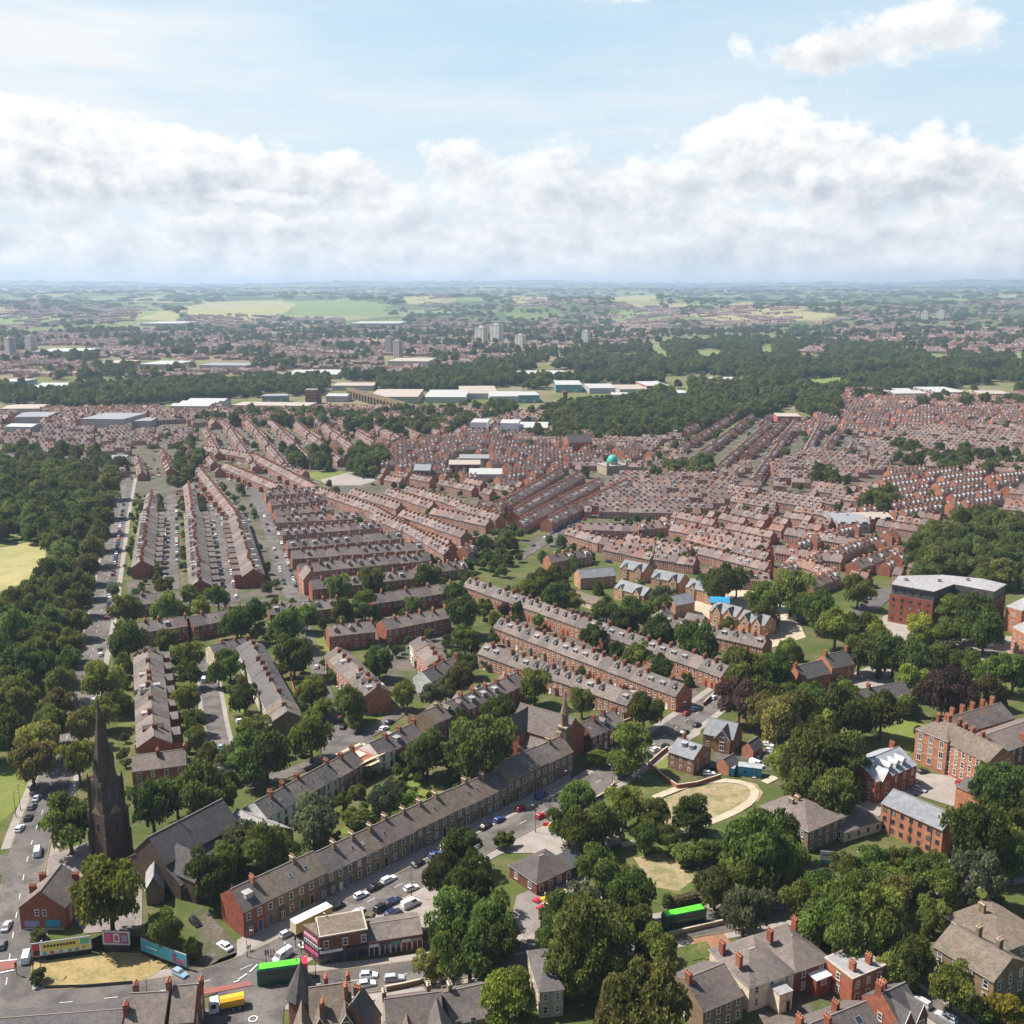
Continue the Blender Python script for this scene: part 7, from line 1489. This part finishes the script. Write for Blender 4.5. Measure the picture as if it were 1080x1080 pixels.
# ------------------------------------------------------------------ mid-distance one-offs
def wbox(px, py, wpx, dm, h, wall, roof, label, cat='warehouse', an=0.0, ridge=0.0, name='warehouse', group='warehouses of the valley floor', fl=None):
    "a shed whose near wall stands at (px, py) on the ground and spans wpx in the picture"
    x, y = g(px, py); zb = hz(x, y); w = .86*wpx/pxm(x, y); dm *= .8; y += dm/2*math.cos(an); x += -dm/2*math.sin(an)
    t = thing(name, label, cat, (x, y, zb), an, group); obj('wall', MB().box((0, 0, -2), (w, dm, h+2), wall), t)
    b = MB()
    if ridge: 
        n = max(1, int(dm/25))
        for i in range(n):
            y0, y1 = -dm/2+i*dm/n, -dm/2+(i+1)*dm/n; b.loft([[(-w/2-.3, y0, h+.01), (-w/2-.3, (y0+y1)/2, h+ridge), (-w/2-.3, y1, h+.01)], [(w/2+.3, y0, h+.01), (w/2+.3, (y0+y1)/2, h+ridge), (w/2+.3, y1, h+.01)]], roof)
    else: b.box((0, 0, h+.005), (w+.4, dm+.4, .5), roof)
    obj('roof', b, t)
    b = MB()
    if fl:
        k = max(3, int(w/6))
        for z in fl:
            for i in range(k): b.box(((i+.5)*w/k-w/2, -dm/2-.02, z), (w/k*.5, .12, 1.6), 'glass')
            for i in range(4): b.box((-w/2-.02, (i+.5)*dm/4-dm/2, z), (.12, dm/8, 1.6), 'glass')
        obj('window_row', b, t)
    else:
        k = max(2, int(w/25))
        for i in range(k): b.box(((i+.5)*w/k-w/2, -dm/2-.02, 0), (5, .12, min(5, h*.7)), 'galv')
        obj('loading_door', b, t)
    return t
M['roof_white'] = plain('white_shed_roof', (.38, .375, .36), .7); M['roof_tan'] = plain('tan_shed_roof', (.36, .30, .25), .8); M['roof_teal'] = plain('teal_shed', (.10, .27, .28), .6); M['roof_rose'] = plain('rose_shed', (.40, .12, .11), .7); M['roof_grey'] = plain('grey_shed_roof', (.23, .235, .24), .75); M['conc_w'] = plain('tower_window_band', (.15, .15, .16), .4); M['conc'] = plain('pale_concrete', (.78, .69, .57), .85); M['conc_d'] = plain('grey_concrete', (.42, .36, .33), .85); M['brick_far'] = plain('brick_mill_wall', (.26, .115, .085), .9); M['copper_green'] = plain('green_dome_copper', (.05, .42, .30), .45)
for (a_, b_, w_, d_, h_, wl, rf, lb, rd) in WB: wbox(a_, b_, w_, d_, h_, wl, rf, lb, 'warehouse' if 'school' not in lb and 'office' not in lb else 'building', frng.uniform(-.12, .12), rd, fl=(2, 5.5) if 'block' in lb or 'school' in lb else None, name='warehouse' if 'school' not in lb and 'office' not in lb else 'public_building')
for (px, pyt, pyb, w_, m_, lb) in [(508, 346, 365, 12, 'conc', 'pale tower block, left of the central pair'), (524, 343, 363, 12, 'conc', 'taller pale tower block of the central pair'), (549, 354, 366, 10, 'conc', 'small pale tower block just right of the central pair'), (618, 350, 364, 8, 'conc', 'slim tower block on its own right of centre'), (411, 356, 374, 8, 'conc_d', 'grey tower block, left of the joined pair'), (420, 360, 377, 9, 'conc_d', 'grey tower block, right of the joined pair'), (12, 357, 376, 11, 'conc_d', 'grey tower block at the far left edge'), (34, 355, 373, 11, 'conc_d', 'grey tower block second from the left edge'), (975, 329, 340, 7, 'conc', 'far tower block on the right ridge, left one'), (992, 328, 339, 8, 'conc', 'far tower block on the right ridge, right one'), (232, 352, 362, 5, 'conc_d', 'small grey tower far behind the left valley')]:
    x, y = g(px, pyb)
    for _ in range(5):
        zb = hz(x, y); x, y = g(px, pyb, zb)
    sc = pxm(x, y, zb); w = w_/sc; h = (pyb-pyt)/sc
    t = thing('tower_block', lb, 'tower block', (x, y, zb), -.6+frng.uniform(-.1, .1), 'tower blocks in the distance'); obj('wall', MB().box((0, 0, -3), (w*.9, w*.7, h+3), m_), t); obj('roof', MB().box((0, 0, h+.01), (w*.94, w*.74, 1.2), 'conc_d').box((0, 0, h+1.215), (w*.3, w*.3, 3), m_), t)
    b = MB(); n = int(h/2.9)
    for i in range(n):
        for q in (-1, 1): b.box((q*w*.21, -w*.35-.03, 1+i*h/n), (w*.3, .3, 1.0), 'conc_w'); b.box((q*(w*.45+.03), 0, 1+i*h/n), (.3, w*.4, 1.0), 'conc_w')
    obj('window_row', b, t)
# mill, chimney, church towers, mosque, viaduct
x, y = g(328, 426); t = thing('brick_mill', 'tall red brick mill tower beside the tan warehouse', 'mill', (x, y+8, 0)); obj('wall', MB().box((0, 0, 0), (15, 14, 18), 'brick_far').box((9.6, 3, 0), (4, 8, 13), 'brick_far'), t); obj('roof', MB().box((0, 0, 18.01), (15.6, 14.6, .8), 'roof_grey'), t); b = MB()
for i in range(4):
    for k in range(4): b.box((-5.4+i*3.6, -7.03, 2+k*4), (1.6, .1, 2.4), 'glass')
obj('window_row', b, t)
x, y = g(596, 432); t = thing('chimney_tower', 'slender brick tower standing at the valley wood edge', 'tower', (x, y, 0)); obj('shaft', MB().box((0, 0, 0), (6, 6, 20), 'brick_far', taper=.85), t); obj('cap', MB().box((0, 0, 20), (6.4, 6.4, 2.5), 'brick_far').box((0, 0, 22.5), (4, 4, 3), 'brick_far', taper=.3), t)
x, y = g(647, 501); t = thing('mosque', 'pale mosque with bright green dome among the terraces', 'mosque', (x, y+10, 0), R(25)); obj('wall', MB().box((0, 0, 0), (20, 16, 7), 'stone_pale'), t); obj('roof', MB().box((0, 0, 7.01), (20.6, 16.6, .5), 'felt'), t)
b = MB(); b.cyl((0, 0, 7.5), 4.4, 2.2, 'stone_pale', 20); obj('drum', b, t); b = MB(); rings = []
for i in range(9): q = i/8*math.pi/2; rings.append([(4.6*math.cos(q)*math.cos(k*math.pi/10)+1e-4, 4.6*math.cos(q)*math.sin(k*math.pi/10), 9.7+5.6*math.sin(q)) for k in range(20)])
b.loft(rings, 'copper_green'); b.cyl((0, 0, 15.2), .15, 1.6, 'metal', 6); obj('dome', b, t)
b = MB()
for i in range(6): b.box((-8+i*3.2, -8.02, 1.5), (1.4, .12, 3.6), 'glass')
obj('window_row', b, t)
for sx in (-1, 1): b = MB(); b.box((sx*9, -7, 7.5), (1.8, 1.8, 2.5), 'stone_pale').cyl((sx*9, -7, 10), 1.1, 1.6, 'copper_green', 8, .1); obj('minaret', b, t)
x, y = g(610, 478); t = thing('brick_church', 'big red brick church with steep roof behind the dense terraces', 'church', (x, y+10, 0), R(20)); obj('wall', m_wall(24, 13, 10, 16, 'brick'), t); obj('roof', m_roof(24, 13, 10, 16, 'slate_dark'), t); b = MB()
for i in range(6): b.box((-10+i*4, -6.52, 3), (1.4, .1, 5), 'glass')
obj('window_row', b, t)
p, q = g(372, 420), g(430, 437); L = math.hypot(q[0]-p[0], q[1]-p[1]); a = math.atan2(q[1]-p[1], q[0]-p[0]); t = thing('railway_viaduct', 'long stone railway viaduct with many arches crossing the valley', 'viaduct', ((p[0]+q[0])/2, (p[1]+q[1])/2, 0), a); t.scale = (1.15, .7, .74); n = 20; b = MB()
for i in range(n+1): b.box((-L/2+i*L/n, 0, 0), (3.2, 8, 9.5), 'stone')
obj('pier', b, t); b = MB(); sp = L/n-3.2
for i in range(n):
    xc = -L/2+(i+.5)*L/n; pr = [(xc-L/n/2, 16), (xc+L/n/2, 16), (xc+L/n/2, 9.5)]+[(xc+sp/2*math.cos(k*math.pi/8), 9.5+sp/2*math.sin(k*math.pi/8)) for k in range(9)]+[(xc-L/n/2, 9.5)]
    for yy, s in ((-4, 1), (4, -1)):
        for k in range(8):
            a0, a1 = k*math.pi/8, (k+1)*math.pi/8; P = [(xc+sp/2*math.cos(a0), yy, 9.5+sp/2*math.sin(a0)), (xc+sp/2*math.cos(a0)*1.0, yy, 17), (xc+sp/2*math.cos(a1), yy, 17), (xc+sp/2*math.cos(a1), yy, 9.5+sp/2*math.sin(a1))]
            b.face(P[::s], 'stone')
            if s > 0: b.face([(xc+sp/2*math.cos(a0), -4, 9.5+sp/2*math.sin(a0)), (xc+sp/2*math.cos(a1), -4, 9.5+sp/2*math.sin(a1)), (xc+sp/2*math.cos(a1), 4, 9.5+sp/2*math.sin(a1)), (xc+sp/2*math.cos(a0), 4, 9.5+sp/2*math.sin(a0))], 'stone')
for i in range(n+1): b.box((-L/2+i*L/n, 0, 9.5), (3.2, 8, 7.5), 'stone')
obj('arch', b, t); obj('parapet', MB().box((0, -3.8, 17.01), (L+4, .5, 1.3), 'stone').box((0, 3.8, 17.01), (L+4, .5, 1.3), 'stone').box((0, 0, 17.01), (L+4, 7, .4), 'yard'), t)
# ------------------------------------------------------------------ distant trees: points that carry crowns
PT, SC = [], []
trng = random.Random(5)
occ = {}
for (x, y, a, w, d, h, tp, st) in FAR: occ[(int(x//7), int(y//7))] = 1
def add_pt(x, y, r, hgt):
    PT.append((x, y, hz(x, y))); SC.append((r, r, hgt))
for (x, y, r, h) in STUFF_TREES: add_pt(x, y, r, h)
def wood(poly, spacing, r=(4, 7), cut=0.0, keep=1.0, flat=1.0):
    P = [g(*q) for q in poly]; x0, x1 = min(p[0] for p in P), max(p[0] for p in P); y0, y1 = min(p[1] for p in P), max(p[1] for p in P)
    nx, ny = int((x1-x0)/spacing)+1, int((y1-y0)/spacing)+1
    for i in range(nx):
        for j in range(ny):
            x, y = x0+(i+trng.random())*spacing, y0+(j+trng.random())*spacing
            if trng.random() > keep or not pip(x, y, P): continue
            if cut and (math.sin(x*.013+1)*math.sin(y*.011+x*.004)+.5*math.sin(x*.041)*math.sin(y*.037)) < cut: continue
            if occ.get((int(x//7), int(y//7))) or near_thing(x, y, 1): continue
            px, py = project(x, y, hz(x, y))
            if 312 < py < 424 and any(pip(px, py-o, f[0]) for f in FIELDS for o in (0, 4, 8)): continue
            if any(pip(px, py, q) for q in CLEAR) or (370 < py < 412 and any(pip(px, py, q) for q in GLADE)): continue
            if y < 900 and on_road(x, y): continue
            rr = trng.uniform(*r); add_pt(x, y, rr, rr*2*flat*trng.uniform(.95, 1.35))
wood([(545, 462), (590, 470), (700, 466), (760, 448), (812, 440), (830, 428), (760, 425), (700, 424), (600, 430), (560, 440)], 8.5); wood([(640, 418), (830, 428), (1085, 418), (1085, 378), (980, 376), (900, 366), (780, 360), (640, 372), (560, 392), (500, 415), (560, 412)], 11, (5, 9), cut=-.62, keep=.92); wood([(0, 430), (80, 434), (250, 420), (330, 418), (400, 412), (470, 410), (430, 398), (250, 404), (100, 410), (0, 412)], 10, (4, 8)); wood([(150, 448), (330, 452), (460, 446), (540, 448), (545, 430), (440, 438), (250, 440), (150, 440)], 9, (4, 7), cut=-.05)
wood([(420, 412), (470, 415), (560, 405), (620, 385), (560, 380), (440, 396)], 11, (5, 8)); wood([(370, 500), (392, 506), (408, 500), (404, 482), (372, 480)], 7, (5, 7)); wood([(690, 508), (755, 504), (752, 494), (700, 495)], 8, (4, 6)); wood([(855, 515), (880, 518), (885, 500), (858, 500)], 8, (4, 6)); wood([(910, 545), (945, 550), (945, 530), (912, 528)], 8, (5, 7)); wood([(960, 620), (1085, 625), (1085, 560), (1020, 555), (985, 575), (955, 590)], 8.5, (5, 8)); wood([(940, 490), (1000, 500), (1085, 505), (1085, 488), (1000, 482), (940, 472)], 10, (4, 7), keep=.7)
wood([(840, 440), (885, 445), (885, 420), (845, 418)], 9, (5, 8), cut=0); wood([(960, 432), (1085, 434), (1085, 420), (980, 420)], 12, (5, 8), keep=.5); wood([(0, 520), (60, 512), (130, 508), (130, 482), (70, 478), (0, 480)], 10, (4, 7), keep=.75); wood([(185, 520), (200, 512), (215, 485), (200, 470), (176, 480)], 9, (4, 6), keep=.7); wood([(300, 490), (345, 500), (350, 484), (310, 478)], 8, (4, 6), keep=.8); wood([(364, 462), (420, 462), (480, 460), (490, 450), (430, 448), (370, 452)], 9, (4, 7), keep=.8)
wood([(545, 590), (580, 600), (700, 600), (820, 615), (830, 600), (700, 580), (560, 575)], 16, (2.5, 4.5), keep=.55); wood([(130, 650), (500, 600), (540, 560), (300, 540), (140, 560)], 24, (1.8, 3.4), keep=.45); wood([(300, 560), (560, 560), (800, 560), (1085, 520), (1085, 440), (600, 450), (150, 450), (150, 500)], 34, (2.5, 4.5), keep=.5); wood([(168, 618), (172, 530), (164, 530), (158, 618)], 5, (1.8, 3.0), keep=.8); wood([(194, 618), (196, 530), (190, 530), (188, 618)], 5, (1.6, 2.8), keep=.7); wood([(222, 618), (214, 530), (209, 530), (214, 618)], 6, (2, 3.2), keep=.8); wood([(262, 610), (240, 530), (236, 530), (254, 620)], 5, (1.6, 2.8), keep=.7); wood([(130, 610), (143, 612), (150, 525), (134, 525)], 7, (1.2, 2.4), keep=.6)
wood([(0, 404), (560, 404), (640, 380), (1085, 380), (1085, 350), (560, 350), (0, 350)], 28, (5, 10), cut=.06, keep=.75); wood([(0, 352), (560, 352), (1085, 352), (1085, 330), (560, 330), (0, 330)], 50, (9, 18), cut=.12, keep=.8, flat=.55); wood([(-10, 331), (1090, 331), (1090, 314), (-10, 314)], 95, (18, 40), cut=.22, keep=.7, flat=.30); wood([(-10, 316), (1090, 316), (1090, 308), (-10, 308)], 200, (40, 85), cut=.3, keep=.6, flat=.14)
wood([(478, 618), (500, 572), (545, 560), (562, 585), (530, 610)], 7, (1.5, 4.5), keep=.75); wood([(560, 600), (600, 570), (640, 590), (600, 612)], 9, (2, 4), keep=.6); wood([(130, 525), (270, 520), (330, 640), (130, 640)], 9, (1.0, 2.4), keep=.5); wood([(640, 560), (830, 600), (1000, 580), (1000, 530), (760, 530)], 13, (1.5, 3.4), keep=.5); wood([(380, 505), (530, 600), (545, 540), (600, 500), (500, 480)], 14, (1.3, 3.0), keep=.45)
# gardens between the individually built houses: shrubs too many to count
wood([(120, 820), (260, 830), (440, 740), (540, 700), (500, 600), (330, 640), (140, 640)], 8, (1.0, 2.6), keep=.8); wood([(250, 880), (480, 850), (600, 760), (440, 800), (260, 850)], 5.5, (1.0, 2.6), keep=.7); wood([(640, 945), (740, 930), (850, 880), (960, 930), (1000, 1040), (860, 960), (700, 970)], 7, (1.0, 2.2), keep=.5); wood([(540, 690), (700, 745), (780, 700), (600, 620), (500, 625)], 8, (.9, 2.1), keep=.6); wood([(790, 760), (960, 780), (1085, 740), (1080, 690), (930, 690), (820, 690)], 9, (1.2, 2.6), keep=.5); wood([(570, 650), (700, 660), (720, 620), (580, 610)], 9, (1.2, 2.6), keep=.5)
PT = [(x, y, z) for x, y, z in PT]; me = bpy.data.meshes.new('distant_trees'); me.vertices.add(len(PT)); me.vertices.foreach_set('co', np.array(PT, np.float32).ravel()); at = me.attributes.new('size', 'FLOAT_VECTOR', 'POINT'); at.data.foreach_set('vector', np.array(SC, np.float32).ravel()); me.update()
ot = tag(obj('distant_trees', me), 'countless distant trees of the valley woods and gardens', 'trees', kind='stuff'); ot.color = (.140, .170, .044, 1)
ng = bpy.data.node_groups.new('crowns_on_points', 'GeometryNodeTree'); ng.interface.new_socket('Geometry', in_out='INPUT', socket_type='NodeSocketGeometry'); ng.interface.new_socket('Geometry', in_out='OUTPUT', socket_type='NodeSocketGeometry')
gi, go = ng.nodes.new('NodeGroupInput'), ng.nodes.new('NodeGroupOutput'); iop = ng.nodes.new('GeometryNodeInstanceOnPoints'); gti = ng.nodes.new('GeometryNodeJoinGeometry')
src = {}
for o in bpy.data.objects:
    if o.name.startswith('crown') and o.data in CROWNS['round']+CROWNS['tall'][:2]:
        if tuple(round(c, 1) for c in o.color) and o.parent['category'] == 'tree': src.setdefault((o.data.name, ), o)
for o in src.values():
    oi = ng.nodes.new('GeometryNodeObjectInfo'); oi.inputs['Object'].default_value = o; oi.inputs['As Instance'].default_value = True; oi.transform_space = 'ORIGINAL'; ng.links.new(oi.outputs['Geometry'], gti.inputs[0])
ng.links.new(gi.outputs[0], iop.inputs['Points']); ng.links.new(gti.outputs[0], iop.inputs['Instance']); iop.inputs['Pick Instance'].default_value = True
rv = ng.nodes.new('FunctionNodeRandomValue'); rv.data_type = 'FLOAT_VECTOR'; rv.inputs[0].default_value = (0, 0, 0); rv.inputs[1].default_value = (0, 0, 6.28); ng.links.new(rv.outputs[0], iop.inputs['Rotation'])
na_ = ng.nodes.new('GeometryNodeInputNamedAttribute'); na_.data_type = 'FLOAT_VECTOR'; na_.inputs['Name'].default_value = 'size'; ng.links.new(na_.outputs[0], iop.inputs['Scale'])
ng.links.new(iop.outputs[0], go.inputs[0]); md = ot.modifiers.new('crowns', 'NODES'); md.node_group = ng
print('COUNTS houses', sum(1 for o in bpy.data.objects if o.name.startswith('terraced_house')), 'trees', len(TREES), 'cars', NCAR, 'far houses', len(FAR), 'far trees', len(PT), 'objects', len(bpy.data.objects))
# ================================================================== SKY, SUN, AIR, CAMERA
SUN_AZ, SUN_EL = (-.95, .30), R(54)
w = bpy.data.worlds.new('World'); S.world = w; w.use_nodes = True; nt = w.node_tree; bg = nt.nodes['Background']
sky = nt.nodes.new('ShaderNodeTexSky'); sky.sky_type = 'NISHITA'; sky.sun_disc = False; sky.sun_elevation = SUN_EL; sky.sun_rotation = math.atan2(SUN_AZ[0], SUN_AZ[1]); sky.altitude = 150; sky.air_density = 1.0; sky.dust_density = 1.6; sky.ozone_density = 1.4
tc = nt.nodes.new('ShaderNodeTexCoord').outputs['Generated']; sp_ = nt.nodes.new('ShaderNodeSeparateXYZ'); nt.links.new(tc, sp_.inputs[0]); X, Y, Z = sp_.outputs
az = mth(nt, 'MULTIPLY', mth(nt, 'ARCTAN2', X, Y), 57.29578); el = mth(nt, 'MULTIPLY', mth(nt, 'ARCSINE', Z), 57.29578)   # degrees
def skyvec(sa, se, da=0, de=0):
    c = nt.nodes.new('ShaderNodeCombineXYZ'); nt.links.new(mth(nt, 'MULTIPLY', mth(nt, 'ADD', az, da), sa), c.inputs[0]); nt.links.new(mth(nt, 'MULTIPLY', mth(nt, 'ADD', el, de), se), c.inputs[1]); return c.outputs[0]
def gauss(a0, e0, wa, we, k, oa=0, oe=0):
    da = mth(nt, 'DIVIDE', mth(nt, 'SUBTRACT', az, a0-oa), wa); de = mth(nt, 'DIVIDE', mth(nt, 'SUBTRACT', el, e0-oe), we)
    d = mth(nt, 'ADD', mth(nt, 'MULTIPLY', da, da), mth(nt, 'MULTIPLY', de, de)); return mth(nt, 'MULTIPLY', mth(nt, 'EXPONENT', mth(nt, 'MULTIPLY', d, -1.0)), k)
def dome_sum(L, oa=0, oe=0):
    s = None
    for q in L: s = gauss(*q, oa, oe) if s is None else mth(nt, 'ADD', s, gauss(*q, oa, oe))
    return s
def fbm(oa, oe, a=.30, b=.46):
    n1 = noise(nt, skyvec(a, b, oa, oe), 1.0, 10, .60); n2 = noise(nt, skyvec(a*3.1, b*2.6, oa, oe), 1.0, 6, .62)
    return mth(nt, 'ADD', mth(nt, 'MULTIPLY', n1, .70), mth(nt, 'MULTIPLY', n2, .30))
NP, NPs, NQ, NQs = fbm(3, 1), fbm(2.1, 1.75), fbm(61, 9), fbm(60.1, 9.75)    # density, and density a step nearer the sun
def cramp(shade):
    ci = nt.nodes.new('ShaderNodeValToRGB'); nt.links.new(shade, ci.inputs[0]); e = ci.color_ramp.elements
    e[0].position = 0; e[0].color = (.475, .52, .57, 1); e[1].position = 1; e[1].color = (.90, .89, .87, 1)
    for q, c in ((.32, (.61, .64, .67)), (.66, (.755, .765, .77))): x = e.new(q); x.color = (*c, 1)
    return ci.outputs[0]
def layer(under, n, ns, env, e0, e1, lo=.695, hi=.785, k=2.9, gain=.72, lift=.12, op=1.0):
    d = mth(nt, 'ADD', n, dome_sum(env)); al = mth(nt, 'MULTIPLY', ramp(nt, d, lo, hi), op)
    t = ramp(nt, el, e0, e1); l = mth(nt, 'MULTIPLY', mth(nt, 'SUBTRACT', n, ns), k)
    edge = mth(nt, 'MULTIPLY', ramp(nt, d, lo+.22, lo), .28)               # thin rims glow
    sh = mth(nt, 'ADD', mth(nt, 'ADD', mth(nt, 'MULTIPLY', t, gain), lift), mth(nt, 'ADD', l, edge), clamp=True)
    return mixc(nt, al, under, cramp(sh))
wv = nt.nodes.new('ShaderNodeMapping'); wv.inputs['Rotation'].default_value = (0, 0, R(-12)); nt.links.new(skyvec(.045, .30), wv.inputs[0]); cir = ramp(nt, noise(nt, wv.outputs[0], 1.0, 8, .62), .40, .72)
cirw = mth(nt, 'ADD', mth(nt, 'MULTIPLY', cir, mth(nt, 'ADD', .42, dome_sum([(-24, 10.5, 14, 5, .75), (4, 9.6, 8, 1.3, .5), (1, 7.4, 7, 1.5, .4)]))), dome_sum([(-27, 9.8, 14, 5.5, .62), (0, 4, 60, 4.5, .38), (6, 9.2, 9, 1.6, .28)]), clamp=True)
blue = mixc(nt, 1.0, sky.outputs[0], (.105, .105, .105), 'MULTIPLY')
ahead = ramp(nt, mth(nt, 'ABSOLUTE', az), 75, 38)                           # whitening and cirrus kept ahead; unseen sky elsewhere made darker to cut fill light
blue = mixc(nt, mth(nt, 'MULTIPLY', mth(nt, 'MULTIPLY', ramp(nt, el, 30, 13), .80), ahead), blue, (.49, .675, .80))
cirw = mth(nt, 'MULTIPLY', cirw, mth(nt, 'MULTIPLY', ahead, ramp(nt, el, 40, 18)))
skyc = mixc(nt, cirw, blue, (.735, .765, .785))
skyc = layer(skyc, NQ, NQs, [(0, 1.4, 70, 3.4, .46)], -1.5, 5.5, .62, .80, 2.6, .42, .28)
skyc = layer(skyc, NP, NPs, [(2.5, 5.2, 6.5, 2.6, .34), (9, 4.6, 5, 2.2, .28), (-3, 6.6, 2.2, 1.3, .26)], 2.5, 8, .66, .80, 2.8, .55, .24, .92)
skyc = layer(skyc, NP, NPs, [(-27, 6.4, 6.5, 2.7, .46), (-18, 6.0, 6.0, 2.2, .46), (-10.5, 5.2, 5.0, 1.7, .42)], 3.6, 7.2)
skyc = layer(skyc, NQ, NQs, [(12.6, 7.0, 3.6, 2.5, .44), (18.5, 5.6, 5.2, 2.5, .44), (26.5, 5.2, 4.5, 2.1, .42)], 3.4, 7.6)
skyc = layer(skyc, NP, NPs, [(20.2, 12.0, 5.0, 1.45, .42), (15.6, 11.2, 2.6, .8, .30), (6.5, 14.7, 5.5, .75, .36), (11.6, 12.2, .9, .8, .26), (-4, 14.6, 2.5, .4, .28)], 10.2, 12.6, .68, .82, k=2.2, gain=.5, lift=.28)
skyc = layer(skyc, NQ, NQs, [(-14.4, 4.75, 1.7, .5, .42), (-11.2, 4.55, 1.8, .45, .40), (-13.6, 3.6, 1.5, .34, .34), (-20, 2.6, 3, .5, .28)], 3.2, 5.2, .69, .83, k=2.0, gain=.35, lift=.42)
hzf = mth(nt, 'EXPONENT', mth(nt, 'MULTIPLY', mth(nt, 'MAXIMUM', el, 0.0), -.85)); skyc = mixc(nt, mth(nt, 'MULTIPLY', hzf, .55), skyc, (.70, .745, .775))
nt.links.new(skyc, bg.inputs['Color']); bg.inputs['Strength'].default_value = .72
sun = bpy.data.lights.new('sun', 'SUN'); sun.energy = 5.0; sun.angle = R(.5); sun.color = (1, .955, .88); so = bpy.data.objects.new('sun', sun); COL.objects.link(so)
from mathutils import Vector
h_ = math.hypot(*SUN_AZ); sv = Vector((SUN_AZ[0]/h_*math.cos(SUN_EL), SUN_AZ[1]/h_*math.cos(SUN_EL), math.sin(SUN_EL))); so.rotation_euler = sv.to_track_quat('Z', 'Y').to_euler(); so.location = sv*400
# air
m = bpy.data.materials.new('haze'); m.use_nodes = True; n_ = m.node_tree; n_.nodes.remove(n_.nodes['Principled BSDF']); pv = n_.nodes.new('ShaderNodeVolumePrincipled'); pv.inputs['Color'].default_value = (.62, .80, 1.0, 1); pv.inputs['Density'].default_value = 7.5e-5; pv.inputs['Anisotropy'].default_value = .2
n_.links.new(pv.outputs[0], n_.nodes['Material Output'].inputs['Volume']); M['haze'] = m
b = MB(); b.box((0, 0, -1.5), (60000, 60000, 320), 'haze'); tag(obj('haze', b), 'thin blue summer haze over the town and hills', 'haze', kind='stuff')
cam = bpy.data.cameras.new('camera'); cam.sensor_width = 36; cam.lens = 36*F/1080; cam.clip_end = 80000; cam.clip_start = .5; co = bpy.data.objects.new('camera', cam); COL.objects.link(co); co.location = (0, 0, CAMZ); co.rotation_euler = (R(90)-PITCH, 0, 0); S.camera = co
S.view_settings.view_transform = 'Standard'; S.view_settings.look = 'None'; S.view_settings.gamma = 1; S.view_settings.exposure = 0.78
S.render.engine = 'CYCLES'; cy_ = S.cycles; cy_.max_bounces = 5; cy_.diffuse_bounces = 3; cy_.glossy_bounces = 2; cy_.transmission_bounces = 2; cy_.volume_bounces = 0; cy_.transparent_max_bounces = 6; cy_.use_denoising = True; cy_.use_adaptive_sampling = True; cy_.adaptive_threshold = .02; cy_.caustics_reflective = False; cy_.caustics_refractive = False
